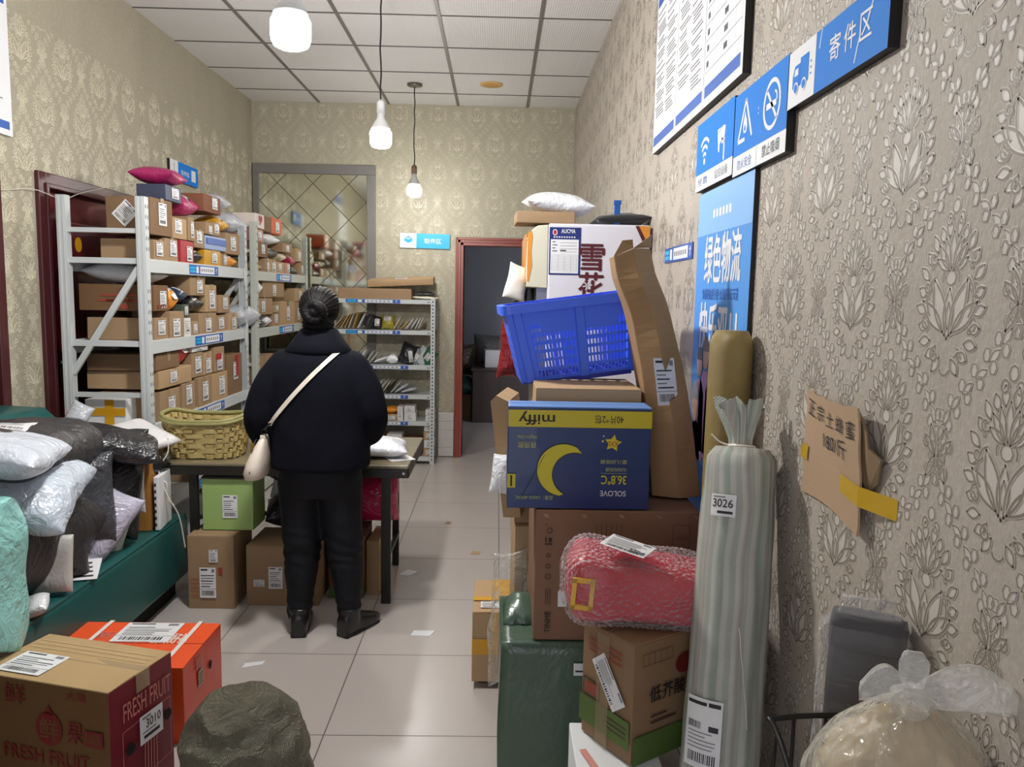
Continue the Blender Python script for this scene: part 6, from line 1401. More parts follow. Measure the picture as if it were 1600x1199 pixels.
# small taped carton on the aisle floor
sz = (0.215, 0.33, 0.27); o = carton('cardboard_box', sz, (0.032, 2.955, 0.028), 0.0, CT, 'small tan carton crossed by yellow tape on the aisle floor', 'carton', seed=630, seam='y')
tape_strip(o, sz, 'y', m=TAPEY, w=0.075, drop=0.13); f = face_flat(sz, 'top', lift=0.008); f.waybill(0.03, 0.03, 0.10, 0.09, rnd); f.rect(0, 0.10, 0.215, 0.135, TAPEY, 0); f.done('shipping_label', o)
f = face_flat(sz, 'front', lift=0.006); f.rect(0, 0.11, 0.215, 0.17, TAPEY, 0); f.done('packing_tape', o)
o = boxo('wooden_block', (-0.09, 0.09, -0.12, 0.12, 0, 0.027), mat('dark_wood_block', (60, 46, 38), 0.7, var=0.15)); o.location = (0.04, 2.955, 0); tag(o, 'dark flat block under the small taped carton', 'block')

# carton with green stripe, angled
GS = card('cardboard_food', (140, 112, 84)); GST = mat('green_stripe', (80, 104, 46), 0.6, var=0.08)
FB = 0.449
o = carton('foam_box', (0.19, 0.37, FB), (0.285, 1.60, 0), 0.0, FOAM, 'white foam box under the green striped food carton', 'foam box', seed=641, flaps=False)
f = face_flat((0.19, 0.37, FB), 'top', lift=0.004); f.line((0.02, 0.25), (0.05, 0.15), 0.016, mat('pink_mark', (206, 140, 128), 0.6), 0); f.done('pink_mark', o)
sz = (0.24, 0.17, 0.272); RZ = 0.58
M3 = Matrix.Rotation(RZ, 4, 'Z'); near = Vector((-0.12, -0.085, 0))      # set by its near vertical edge
o = carton('food_carton', sz, Vector((0.308, 1.605, FB+0.003))-(M3 @ near), RZ, GS, 'brown food carton with a green stripe under the bubble wrapped parcel', 'carton', seed=640, dent=0.003)
f = face_flat(sz, 'left', lift=0.007)            # the face towards the aisle
f.poly([(0, 0.035), (0.17, 0.035), (0.17, 0.10), (0, 0.10)], GST, 0)
f2 = Flat(f.P(0.10, 0.165, 2), f.U*0.62-f.V*0.78, f.V*0.62+f.U*0.78, []); f2.waybill(-0.06, -0.026, 0.06, 0.026, rnd); f2.done('shipping_label', o)
f.path([(0.015, 0.105), (0.015, 0.145), (0.07, 0.145), (0.07, 0.105), (0.015, 0.105)], 0.003, PB, 1); f.rect(0.022, 0.112, 0.063, 0.138, mat('faded_red_block', (146, 70, 54), 0.6), 1)
for k in range(3): f.rect(0.03, 0.215+0.013*k, 0.14, 0.219+0.013*k, REDP, 0)
for k in range(3): f.rect(0.09, 0.08-0.012*k, 0.16, 0.084-0.012*k, PRD, 1)
f.rect(0.06, 0.0, 0.10, 0.27, mat('clear_tape_shine', (178, 156, 124), 0.15, alpha=0.35), 3); f.done('carton_print', o)
f = face_flat(sz, 'front', lift=0.007); f.rect(0, 0.0, 0.24, 0.065, GST, 0); f.text('低芥酸', 0.045, 0.135, 0.155, 0.172, PB, 0, 0.02)
f.rect(0.02, 0.225, 0.11, 0.2265, PRD, 0); f.rect(0.02, 0.252, 0.11, 0.2535, PRD, 0); [f.rect(0.02+0.018*k, 0.225, 0.0212+0.018*k, 0.2535, PRD, 0) for k in range(6)]; f.rect(0.05, 0.10, 0.10, 0.104, PRD, 0); f.rect(0.05, 0.085, 0.13, 0.09, PRD, 0); f.ellipse(0.15, 0.205, 0.028, 0.024, mat('dark_red_apple', (110, 30, 30), 0.5), 0); f.done('carton_print', o)

# red parcel in bubble wrap lying across the food carton
PK = mat('red_tin_in_wrap', (188, 22, 48), 0.35, var=0.15, vs=8)
o = empty('bubble_wrapped_parcel', (0.355, 1.76, 0.812), -0.06, 'red parcel in clear bubble wrap with a label, lying on the food carton', 'parcel'); o.rotation_euler = (0.0, 0.07, -0.06)
bm = bmesh.new(); rings = []
for k in range(20):
    s = k/19; x = -0.185+0.37*s; e = max(0.5, min(1, 1-0.5*abs(2*s-1)**14)); ry, rz_ = 0.095*e*(1.0 if s < .3 else 0.93), 0.076*e*(1.06-0.28*s)
    rings.append(circ((x, 0, -0.012*s-0.0), ry, 26, (0, 1, 0), (0, 0, 1), rz_, p=5))
loft(bm, rings)
for v in bm.verts: v.co += noise.noise_vector(v.co*10)*0.005
obj('red_tin', bm, PK, o, smooth=True)
f = Flat((-0.16, -0.098, 0.0), (0, 0, 1), (0, -1, 0), []); 
bm2 = bmesh.new(); rnd = random.Random(8)
GOLD = mat('gold_print', (214, 168, 60), 0.35, metal=0.2)
box(bm2, -0.175, -0.165, -0.105, -0.097, -0.04, 0.03); box(bm2, -0.135, -0.125, -0.105, -0.097, -0.04, 0.03); box(bm2, -0.175, -0.125, -0.105, -0.097, 0.022, 0.032); box(bm2, -0.175, -0.125, -0.105, -0.097, -0.04, -0.03); obj('gold_print', bm2, GOLD, o)
f.bm.free()
# bubble wrap: clear film skin covered in small blisters
BW = film('bubble_wrap', (244, 232, 236), 0.09, 0.6, 0.2, 0.06); t = NT(BW); vo = t.new('ShaderNodeTexVoronoi'); vo.inputs['Scale'].default_value = 95; t.link(t.obj(), vo.inputs['Vector'])
bb = [n for n in t.n if n.type == 'BUMP'][0]; t.link(t.math('SUBTRACT', 1.0, t.math('POWER', vo.outputs['Distance'], 1.5)), bb.inputs['Height']); bb.inputs['Strength'].default_value = 1.0; bb.inputs['Distance'].default_value = 0.012
bm = bmesh.new(); rings = []
for k in range(75):
    s = k/74; x = -0.20+0.41*s; e = max(0.35, min(1, 1-0.65*abs(2*s-1)**9)); ry, rz_ = 0.106*e, 0.086*e*(1.06-0.26*s); rr_ = []
    for i, p in enumerate(circ((x, 0, -0.012*s), ry, 110, (0, 1, 0), (0, 0, 1), rz_, p=4.2)):
        q = noise.noise_vector(p*9)*0.010; bl = 0.0028 if (i+(k % 4 > 1)*1) % 2 == 0 and k % 2 == 0 else 0
        dr = Vector((0, p.y, p.z)).normalized(); rr_.append(p+q+dr*bl)
    rings.append(rr_)
loft(bm, rings); obj('bubble_wrap_skin', bm, BW, o, smooth=True)
bm = bmesh.new()
f = Flat((-0.055, -0.05, 0.1005), (0.8, -0.5, -0.05), (0.5, 0.8, 0.1), []); f.waybill(-0.055, -0.035, 0.055, 0.035, rnd); f.text('3208', 0.012, -0.028, 0.05, -0.012, INK, 3, 0.012); f.done('shipping_label', o); bm.free()

# ---------------------------------------------------------------- rolls leaning on the wall
def woven(name, rgb, rgb2, stripes=False):
    m = mat(name, rgb, 0.4, var=0, spec=0.5); t = NT(m); o_ = t.obj(); s = t.new('ShaderNodeSeparateXYZ'); t.link(o_, s.inputs[0]); th = t.math('ARCTAN2', s.outputs[1], s.outputs[0])
    c = t.mix(t.noise(9, 4, o_), tuple(x*0.85 for x in lin(rgb)), tuple(min(1, x*1.12) for x in lin(rgb)))
    if stripes:
        a = t.math('ADD', th, t.math('MULTIPLY', t.noise(2.5, 2, o_), 0.5))
        c = t.mix(t.ramp(t.math('FRACT', t.math('MULTIPLY', a, 0.95)), [(0.30, 0.0), (0.36, 0.32), (0.52, 0.32), (0.58, 0.0)]), c, lin((98, 134, 108)))
        c = t.mix(t.ramp(t.math('FRACT', t.math('ADD', t.math('MULTIPLY', a, 0.95), 0.5)), [(0.42, 0.0), (0.46, 0.32), (0.52, 0.32), (0.56, 0.0)]), c, lin((138, 92, 88)))
        c = t.mix(t.math('MULTIPLY', t.ramp(t.math('FRACT', t.math('MULTIPLY', a, 3.1)), [(0.4, 0.0), (0.6, 1.0)]), 0.30), c, lin((92, 104, 100)))
    else: c = t.mix(t.math('MULTIPLY', t.noise(60, 2, o_), 0.3), c, lin(rgb2))
    t.link(c, t.bsdf.inputs['Base Color'])
    w_ = t.math('MULTIPLY', t.math('SINE', t.math('MULTIPLY', th, 110)), t.math('SINE', t.math('MULTIPLY', s.outputs[2], 900)))
    t.bump(t.math('ADD', w_, t.math('MULTIPLY', t.noise(14, 4, o_), 2.0)), 0.35, 0.004); return m
WS = woven('striped_woven_bag', (190, 192, 182), (150, 160, 150), True); WY = woven('yellow_woven_roll', (158, 138, 84), (120, 100, 56))
def roll(name, base, top, r0, r1, m, label, cat, seed, amp=1.0, seg=54):
    b, tp = Vector(base), Vector(top); ax = (tp-b); L = ax.length; q = ax.to_track_quat('Z', 'Y'); bm = bmesh.new(); rings = []
    for k in range(seg):
        s = k/(seg-1); z = L*s; r = r0+(r1-r0)*s; e = 1.0
        if s < 0.02: e = 0.93
        if s > 0.97: e = math.sqrt(max(0.0, 1-((s-0.97)/0.03)**2))*0.25+0.75
        rr_ = []
        for i in range(56):
            a = 2*PI*i/56; n = (0.35-abs(noise.noise(Vector((math.cos(a)*2.4+seed, math.sin(a)*2.4, z*3.2)))))*0.010*amp+noise.noise(Vector((math.cos(a)+seed, math.sin(a), z*7)))*0.005*amp
            rr_.append(Vector(((r*e+n)*math.cos(a), (r*e+n)*math.sin(a), z)))
        rings.append(rr_)
    loft(bm, rings); o = obj(name, bm, m, smooth=True); o.location = b; o.rotation_mode = 'QUATERNION'; o.rotation_quaternion = q; tag(o, label, cat); return o, L
o, L = roll('woven_roll', (0.452, 1.46, 0), (0.553, 1.715, 1.145), 0.084, 0.077, WS, 'long roll in a pale green striped woven bag leaning on the right wall', 'roll', 3)
bm = bmesh.new(); rings = []           # gathered and tied neck of the bag
for k in range(16):
    s = k/15; z = L-0.012+0.115*s; r = 0.070*(1-s*6) if s < 0.1 else (0.024 if s < 0.22 else 0.022+0.022*(s-0.22)/0.78); rr_ = []
    r = max(r, 0.016)
    for i in range(40):
        a = 2*PI*i/40; w_ = 1+0.30*math.sin(a*7+s*2)*(0.3+s); rr_.append(Vector((r*w_*math.cos(a)+0.012*s, r*w_*0.8*math.sin(a), z+0.012*math.sin(a*5+1)*(s > 0.9))))
    rings.append(rr_)
loft(bm, rings, cap=False); nk = obj('tied_neck', bm, WS, o, smooth=True)
bm = bmesh.new(); tube(bm, [(0.027*math.cos(a), 0.024*math.sin(a), L+0.004) for a in [2*PI*k/16 for k in range(17)]], 0.004, 6); tube(bm, spline([(0.02, -0.02, L+0.004), (0.05, -0.03, L+0.012), (0.07, -0.02, L+0.028)], 4), 0.0022, 5); obj('tie_string', bm, TAPEW, nk)
def roll_label(o, r, ang, z0, z1, wd, rnd, num=None, upside=False):
    """a label wrapped round the roll"""
    bm = bmesh.new(); mats = [PAPER, INK, GINK]
    def P(u, v, l): a = ang+u/r; return Vector(((r+0.010+l)*math.cos(a), (r+0.010+l)*math.sin(a), z0+(z1-z0)*v))
    def patch(u0, u1, v0, v1, mi, l, n=4):
        g = [[bm.verts.new(P(u0+(u1-u0)*i/n, v, l)) for i in range(n+1)] for v in (v0, v1)]
        for i in range(n): bm.faces.new((g[0][i], g[0][i+1], g[1][i+1], g[1][i])).material_index = mi
    patch(-wd/2, wd/2, 0, 1, 0, 0, 8)
    if num is None:
        u = -wd*0.36
        while u < wd*0.36:
            k = wd*rnd.choice((0.015, 0.03)); patch(u, u+k, 0.08, 0.22, 1, 0.0008, 1); u += k+wd*rnd.choice((0.02, 0.03))
        u = -wd*0.40
        while u < -wd*0.02:
            k = wd*rnd.choice((0.012, 0.025)); patch(u, u+k, 0.56, 0.66, 1, 0.0008, 1); u += k+wd*0.02
        patch(-wd*0.45, wd*0.1, 0.90, 0.95, 1, 0.0008); patch(wd*0.15, wd*0.45, 0.90, 0.96, 1, 0.0008); 
        for k in range(5): patch(-wd*0.4, wd*rnd.uniform(0.1, 0.42), 0.28+0.055*k, 0.295+0.055*k, 2, 0.0008)
        patch(wd*0.18, wd*0.42, 0.55, 0.63, 1, 0.0008)
    else:
        me = text_mesh(num, 0.012); xs = [c.co.x for c in me.vertices]; ys = [c.co.y for c in me.vertices]
        vs = [bm.verts.new(P(-wd*0.4+wd*0.8*(c.co.x-min(xs))/(max(xs)-min(xs)), 0.40+0.38*(c.co.y-min(ys))/(max(ys)-min(ys)), 0.001)) for c in me.vertices]
        for p in me.polygons:
            try: bm.faces.new([vs[i] for i in p.vertices]).material_index = 1
            except ValueError: pass
        patch(-wd*0.4, wd*0.1, 0.84, 0.9, 2, 0.0008); patch(-wd*0.2, wd*0.4, 0.12, 0.24, 1, 0.0008)
    return obj('shipping_label', bm, mats, o)
rnd = random.Random(15)
def aim(o, dx, dy): v = o.rotation_quaternion.inverted() @ Vector((dx, dy, 0)); return math.atan2(v.y, v.x)
roll_label(o, 0.082, aim(o, -0.72, -0.75), 0.505, 0.645, 0.075, rnd); roll_label(o, 0.077, aim(o, -0.62, -0.78), 1.025, 1.072, 0.05, rnd, num='3026')
bm = bmesh.new(); tube(bm, [Vector((0.089*math.cos(a), 0.089*math.sin(a), 0.80-0.20*k/9+0.004*math.sin(k*2))) for k, a in enumerate([aim(o, -0.1, -1)+0.04*k for k in range(10)])], 0.0009, 5); obj('loose_thread', bm, TAPEW, o)
o, L = roll('woven_roll', (0.578, 1.93, 0), (0.584, 1.935, 1.40), 0.054, 0.053, WY, 'upright roll in yellow brown woven wrap in front of the poster', 'roll', 9, amp=0.06)
# translucent film hanging over the yellow roll's side is left to the poster's own gloss

# ---------------------------------------------------------------- lower right corner: wire rack, grey package, clear bag
WIRE = mat('black_wire', (20, 20, 20), 0.35, metal=0.3, var=0)
wk = empty('wire_rack', (0.505, 0.93, 0), 0, 'black wire rack at the lower right holding the knotted clear bag', 'rack')
bm = bmesh.new(); X0, X1, Y0, Y1, Z1, Z0 = -0.10, 0.115, -0.22, 0.125, 0.882, 0.668
top = [(X0, Y0, Z1-0.06), (X0, Y1-0.03, Z1-0.004), (X0+0.02, Y1, Z1), (X1, Y1, Z1+0.004)]
tube(bm, spline([(X0-0.012, Y0, Z1-0.12), (X0-0.004, Y1-0.05, Z1-0.012), (X0+0.012, Y1-0.005, Z1), (X1, Y1, Z1+0.003)], 6), 0.0042, 8); obj('top_rail', bm, WIRE, wk, smooth=True)
bm = bmesh.new()
for k in range(5): x = X0+0.02+(X1-X0-0.03)*k/4+0.012; tube(bm, [(x, Y1, Z1), (x, Y1, Z0)], 0.0028, 6)
for k in range(6): y = Y0+0.02+(Y1-Y0-0.05)*k/5; zt = Z1-0.12+0.108*min(1, (y-Y0)/(Y1-Y0-0.05)); tube(bm, [(X0-0.012+0.008*(k/5), y, zt), (X0-0.012, y, Z0)], 0.0028, 6)
obj('wire_bar', bm, WIRE, wk, smooth=True)
bm = bmesh.new()
for (a, b) in (((X0-0.012, Y0, Z0), (X0-0.012, Y1, Z0)), ((X0-0.012, Y1, Z0), (X1, Y1, Z0)), ((X1, Y1, Z0), (X1, Y0, Z0)), ((X1, Y0, Z0), (X0-0.012, Y0, Z0))): tube(bm, [a, b], 0.0042, 8)
for k in range(8): tube(bm, [(X0-0.012+(X1-X0+0.01)*k/7, Y0, Z0), (X0-0.012+(X1-X0+0.01)*k/7, Y1, Z0)], 0.0025, 6)
obj('rack_floor', bm, WIRE, wk, smooth=True)
for (x, y) in ((X0-0.012, Y0), (X0-0.012, Y1), (X1, Y0), (X1, Y1)):
    bm = bmesh.new(); tube(bm, [(x, y, 0), (x, y, Z0+0.01)], 0.006, 8); obj('rack_leg', bm, WIRE, wk, smooth=True)
# grey cloth folded in a clear bag, leaning on the wall inside the rack
gp = empty('cloth_package', (0.572, 1.15, 0.0), 0, 'folded grey cloth in a clear plastic bag leaning on the right wall', 'package'); gp.rotation_euler = (0, 0.012, -0.44)
GC = mat('dark_grey_cloth', (84, 82, 86), 0.9, var=0.12, vs=12, sheen=0.2)
bm = bmesh.new(); box(bm, -0.055, 0.050, -0.022, 0.022, 0.0, 0.99); bmesh.ops.subdivide_edges(bm, edges=bm.edges[:], cuts=9, use_grid_fill=True)
for v in bm.verts: v.co += noise.noise_vector(v.co*11)*0.006
obj('grey_cloth', bm, GC, gp, smooth=True, bevel=0)
bm = bmesh.new(); rings = []
for k in range(4): rings.append(circ((-0.004, -0.002, 0.948+0.016*k), 0.054-0.004*(k == 3), 24, p=5, ry=0.026))
loft(bm, rings); obj('cloth_fold', bm, GC, gp, smooth=True)
CLR = film('clear_film', (226, 228, 232), 0.10, 0.55)
bm = bmesh.new(); rings = []
for k in range(40):
    s = k/39; z = 0.002+1.022*s; e = 1 if s < 0.96 else 0.6; rr_ = []
    for i, p in enumerate(circ((-0.004, 0, z), 0.066*e, 56, p=6, ry=0.034*(1 if s < 0.95 else 0.3))): rr_.append(p+noise.noise_vector(p*13)*0.004)
    rings.append(rr_)
loft(bm, rings); obj('clear_bag', bm, CLR, gp, smooth=True)
# knotted clear bag full of pale plastic, nearest the viewer
cb = empty('clear_bag', (0.530, 0.925, 0.684), 0, 'knotted clear plastic bag of pale wares nearest the viewer at the lower right', 'bag')
bm = bmesh.new(); R_ = random.Random(4); INN = mat('pale_tan_wares', (180, 160, 124), 0.45, var=0.2, vs=14)
rings = []
for k in range(44):
    s = k/43; z = 0.01+0.268*s; r = 0.104*(1-max(0, (s-0.62)/0.38)**2.0*0.75); rr_ = []
    for i in range(90):
        a = 2*PI*i/90; pp = Vector((r*math.cos(a), r*math.sin(a), z)); n = (0.3-abs(noise.noise(pp*22)))*0.030+(0.3-abs(noise.noise(pp*45)))*0.010; rr_.append(Vector(((r+n)*math.cos(a), (r*0.9+n)*math.sin(a), z)))
    rings.append(rr_)
loft(bm, rings); obj('pale_wares', bm, INN, cb, smooth=True)
CL2 = film('clear_bag_film', (240, 238, 228), 0.17, 0.7, 0.6); CL3 = film('clear_bag_knot', (238, 237, 230), 0.30, 0.55, 0.7)
bm = bmesh.new(); rings = []
for k in range(46):
    s = k/45; z = 0.0+0.30*s; r = 0.116*(1-max(0, (s-0.60)/0.40)**1.7*0.87); rr_ = []
    for i in range(84):
        a = 2*PI*i/84; n = (0.4-abs(noise.noise(Vector((math.cos(a)*4.5, math.sin(a)*4.5, z*5)))))*0.024*(0.3+s)+noise.noise(Vector((math.cos(a)*2, math.sin(a)*2, z*9)))*0.012; rr_.append(Vector(((r+n*(1-0.6*s))*math.cos(a), (r*0.92+n*(1-0.6*s))*math.sin(a), z)))
    rings.append(rr_)
loft(bm, rings); obj('bag_film', bm, CL2, cb, smooth=True)
bm = bmesh.new()
for (dx, dy, L_, w_, tz, ph) in ((1.0, -0.25, 0.125, 0.030, 0.006, 0.3), (-0.15, -0.3, 0.018, 0.020, 0.062, 1.2), (-0.8, 0.2, 0.06, 0.022, 0.0, 2.0)):       # ears of the knot: flattened loops of gathered film
    d_ = Vector((dx, dy, 0)).normalized(); q_ = Vector((-d_.y, d_.x, 0)); rr_ = []
    for i in range(16):
        s = i/15; wd = 0.008+w_*math.sin(PI*min(0.92, s*0.9+0.04))**0.8; c_ = Vector((0, 0, 0.298))+d_*(L_*s)+Vector((0, 0, tz*s+0.016*math.sin(PI*s)))
        rr_.append([c_+(q_*math.cos(t_)*wd*(0.6 if tz > 0.03 else 0.35)+Vector((0, 0, 1))*math.sin(t_)*wd*(0.4 if tz > 0.03 else 0.8))*(1+0.10*math.sin(t_*5+ph+s*2)) for t_ in [2*PI*j/30 for j in range(30)]])
    loft(bm, rr_)
loft(bm, [circ((0, 0, 0.276+dz), r, 18) for dz, r in ((0, 0.02), (0.012, 0.026), (0.028, 0.024), (0.036, 0.012))])
obj('knot', bm, CL3, cb, smooth=True)
f = Flat((-0.06, -0.104, 0.03), (0.9, -0.1, -0.6), (0.5, 0, 0.8), []); f.rect(0, 0, 0.10, 0.014, GREENP, 0); f.rect(0.05, 0.022, 0.11, 0.03, GREENP, 0); f.done('printed_strip', cb)
# ---------------------------------------------------------------- things in the dim back room
CABD = mat('dark_brown_cabinet', (64, 52, 48), 0.45, var=0.12)
bc = empty('cabinet', (0.02, 9.2, 0), 0, 'dark brown low cabinet in the dim back room', 'cabinet'); boxo('cabinet_body', (-0.30, 0.35, -0.28, 0.25, 0.0, 0.60), CABD, bc, bevel=0.006); boxo('cabinet_top', (-0.32, 0.37, -0.30, 0.27, 0.60, 0.63), CABD, bc, bevel=0.004)
bm = bmesh.new(); box(bm, -0.12, -0.11, -0.287, -0.279, 0.15, 0.5); box(bm, 0.02, 0.34, -0.288, -0.279, 0.05, 0.56); obj('cabinet_door', bm, CABD, bc)
carton('carton', (0.24, 0.2, 0.20), (-0.03, 9.15, 0.632), 0.1, COLM['white'], 'grey white carton on the cabinet in the back room', 'carton', seed=700, flaps=False)
bag('parcel_bag', (0.5, 0.4, 0.34), (-0.05, 9.55, 0.80), (PI/2, 0, 0), poly('grey_sack', (96, 96, 98)), 'grey sack behind the cabinet in the back room', 'parcel bag', seed=701, wr=0.02)
bag('parcel_bag', (0.36, 0.4, 0.4), (-0.42, 9.5, 0.68), (PI/2, 0, 0), poly('olive_sack', (70, 60, 44)), 'dark olive sack left of the cabinet in the back room', 'parcel bag', seed=702, wr=0.02)
bag('parcel_bag', (0.2, 0.28, 0.2), (0.22, 9.15, 0.77), (PI/2, 0, 0), poly('crimson_sack', (110, 28, 40)), 'crimson bag on the right of the cabinet in the back room', 'parcel bag', seed=703, wr=0.016)
bag('parcel_bag', (0.26, 0.3, 0.2), (-0.40, 9.2, 0.40), (0.2, 0, 0), poly('teal_sack', (20, 92, 84)), 'teal bag beside the cabinet in the back room', 'parcel bag', seed=704, wr=0.016)
carton('cardboard_box', (0.3, 0.4, 0.30), (-0.45, 9.3, 0.0), 0, CD, 'dark carton under the teal bag in the back room', 'carton', seed=705)
# ================================================================ the woman, seen from behind
SKINM = mat('skin', (196, 152, 128), 0.5, var=0.05); SKINM.node_tree.nodes['Principled BSDF'].inputs['Subsurface Weight'].default_value = 0.15; SKINM.node_tree.nodes['Principled BSDF'].inputs['Subsurface Radius'].default_value = (0.012, 0.005, 0.003)
COATM = mat('black_wool_coat', (11, 13, 23), 0.85, var=0.25, vs=40, bump=0.2, bs=300, spec=0.15)
TROU = mat('black_trousers', (10, 12, 20), 0.7, var=0.2, vs=20, bump=0.15, bs=200, spec=0.3)
SHOEM = mat('black_leather_shoe', (18, 18, 20), 0.3, var=0.1, spec=0.6)
HAIRM = mat('black_hair', (12, 10, 11), 0.5, var=0.2, vs=30, spec=0.2, stretch=(1, 1, 1)); t = NT(HAIRM); o_ = t.obj()
t.bump(t.noise(30, 3, t.mapping(o_, (7, 7, 1.2))), 0.5, 0.006)
CREAM = mat('cream_leather', (222, 210, 196), 0.4, var=0.04, bump=0.15, bs=160)
pw = empty('person', (-0.745, 3.27, 0), 0, 'woman seen from behind in black coat and trousers, hair in a bun, facing the table', 'person')
# everything below is in the person's own axes: x right, y away from the viewer (the way she faces), z up
def limb(bm, pts, radii, n=14):
    P, R = [], []
    P = spline(pts, 4); k = len(pts)-1
    for i in range(len(P)):
        s = i/4; a = min(k-1, int(s)); q = s-a; R.append(radii[a]*(1-q)+radii[a+1]*q)
    tube(bm, P, 0, n, radii=R)
    for e_ in (0, -1): bmesh.ops.create_icosphere(bm, subdivisions=2, radius=R[e_]*0.98, matrix=Matrix.Translation(P[e_]))
def torso(bm, secs, n=28, p=2.4):
    loft(bm, [circ((x, y, z), rx, n, (1, 0, 0), (0, 1, 0), ry, p) for z, x, y, rx, ry in secs])
shL, shR = (-0.135, -0.01, 1.155), (0.135, -0.01, 1.155)
elL, elR = (-0.228, -0.005, 0.92), (0.205, 0.01, 0.935)
wrL, wrR = (-0.185, 0.205, 0.785), (0.135, 0.225, 0.835)
def hand_geo(bm, w, fwd, side, down):
    """palm, four bent fingers of unequal length and a thumb; half closed as if holding a small parcel"""
    w, f, s, d = Vector(w), Vector(fwd).normalized(), Vector(side).normalized(), Vector(down).normalized()
    limb(bm, [w, w+f*0.035, w+f*0.075], [0.024, 0.028, 0.027], 10)
    for k, (o, L) in enumerate(((-0.026, 0.062), (-0.009, 0.070), (0.008, 0.066), (0.024, 0.052))):
        b = w+f*0.075+s*o; limb(bm, [b, b+f*L*0.45+d*0.008, b+f*L*0.72+d*0.026, b+f*L*0.75+d*0.045], [0.0095, 0.009, 0.008, 0.0068], 8)
    b = w+f*0.030-s*0.024; limb(bm, [b, b-s*0.022+f*0.022+d*0.012, b-s*0.020+f*0.048+d*0.026], [0.0115, 0.0098, 0.008], 8)
bm = bmesh.new()
torso(bm, [(0.70, 0, 0, 0.135, 0.10), (0.80, 0, 0, 0.150, 0.115), (0.92, 0, 0.0, 0.130, 0.10), (1.05, 0, -0.005, 0.145, 0.105), (1.15, 0, -0.008, 0.155, 0.095), (1.20, 0, -0.005, 0.125, 0.08), (1.245, 0, 0.0, 0.06, 0.055)])
limb(bm, [(0, 0.0, 1.20), (0, 0.012, 1.27), (0, 0.03, 1.33)], [0.055, 0.048, 0.05])
for c, r, sc in (((0, 0.03, 1.405), 0.085, (0.80, 0.98, 1.08)), ((0, 0.062, 1.355), 0.058, (0.88, 0.95, 0.98))):
    bmesh.ops.create_icosphere(bm, subdivisions=3, radius=r, matrix=Matrix.Translation(c) @ Matrix.Diagonal((*sc, 1)))
bmesh.ops.create_cone(bm, cap_ends=True, segments=10, radius1=0.016, radius2=0.006, depth=0.04, matrix=Matrix.Translation((0, 0.117, 1.395)) @ Matrix.Rotation(0.5, 4, 'X'))   # nose
bmesh.ops.create_icosphere(bm, subdivisions=2, radius=0.012, matrix=Matrix.Translation((0, 0.122, 1.381)))
for dz, r in ((0.0, 0.007), (-0.010, 0.0075)): bmesh.ops.create_icosphere(bm, subdivisions=2, radius=r, matrix=Matrix.Translation((0, 0.110, 1.352+dz)) @ Matrix.Diagonal((2.6, 1, 0.8, 1)))
for s in (-1, 1):
    bmesh.ops.create_icosphere(bm, subdivisions=2, radius=0.020, matrix=Matrix.Translation((s*0.070, 0.035, 1.395)) @ Matrix.Diagonal((0.45, 0.8, 1.5, 1)))     # ear
    bmesh.ops.create_icosphere(bm, subdivisions=2, radius=0.015, matrix=Matrix.Translation((s*0.030, 0.102, 1.420)) @ Matrix.Diagonal((1.5, 0.6, 0.4, 1)))      # brow
    k_ = 0.124 if s > 0 else 0.092
    limb(bm, [(s*0.075, 0, 0.74), (s*(0.098 if s > 0 else 0.082), 0.005, 0.40), (s*k_, -0.008, 0.09)], [0.078, 0.048, 0.033])
    limb(bm, [(s*k_, -0.02, 0.06), (s*(k_+(0.05 if s > 0 else -0.004)), 0.08, 0.036)], [0.028, 0.022])
limb(bm, [shL, elL, wrL], [0.042, 0.034, 0.024]); limb(bm, [shR, elR, wrR], [0.042, 0.034, 0.024])
hand_geo(bm, wrL, (0.25, 0.9, -0.35), (1, -0.2, 0), (0.1, -0.3, -1)); hand_geo(bm, wrR, (-0.3, 0.9, -0.25), (-1, -0.3, 0), (-0.1, -0.3, -1))
remesh('body', bm, SKINM, pw, 0.0055, 4)
EYE = mat('eye', (236, 232, 226), 0.2, var=0); IRIS = mat('iris', (40, 28, 22), 0.2, var=0)
for s in (-1, 1):
    bm = bmesh.new(); bmesh.ops.create_uvsphere(bm, u_segments=14, v_segments=10, radius=0.012, matrix=Matrix.Translation((s*0.030, 0.099, 1.407)))
    for f_ in bm.faces:
        if f_.calc_center_median().y > 0.1085: f_.material_index = 1
    obj('eye', bm, [EYE, IRIS], pw, smooth=True)
# hair drawn back into a low bun
bm = bmesh.new()
bmesh.ops.create_icosphere(bm, subdivisions=4, radius=0.088, matrix=Matrix.Translation((0, 0.008, 1.412)) @ Matrix.Diagonal((0.95, 1.0, 0.98, 1)))
bmesh.ops.create_icosphere(bm, subdivisions=3, radius=0.07, matrix=Matrix.Translation((0, -0.015, 1.345)) @ Matrix.Diagonal((0.95, 0.8, 0.9, 1)))
for v in list(bm.verts):
    if v.co.y > 0.055 and v.co.z < 1.455: v.co.y = 0.055-(v.co.y-0.055)*0.1
bm_h = bm
tube(bm, [(0.033*math.cos(a)+0.002, -0.096-0.006*math.sin(2*a), 1.390+0.032*math.sin(a)) for a in [2*PI*k/28 for k in range(29)]], 0.020, 10)
bmesh.ops.create_icosphere(bm, subdivisions=2, radius=0.026, matrix=Matrix.Translation((0.002, -0.094, 1.390)))
hair = remesh('hair', bm, HAIRM, pw, 0.0045, 3)
for v in hair.data.vertices:       # combed strands
    p = v.co; d = Vector((p.x, p.y+0.09, p.z-1.388)); a = math.atan2(d.z, d.x); v.co = p+v.normal*(0.0014*math.sin(a*46)+0.001*math.sin(a*29+1))
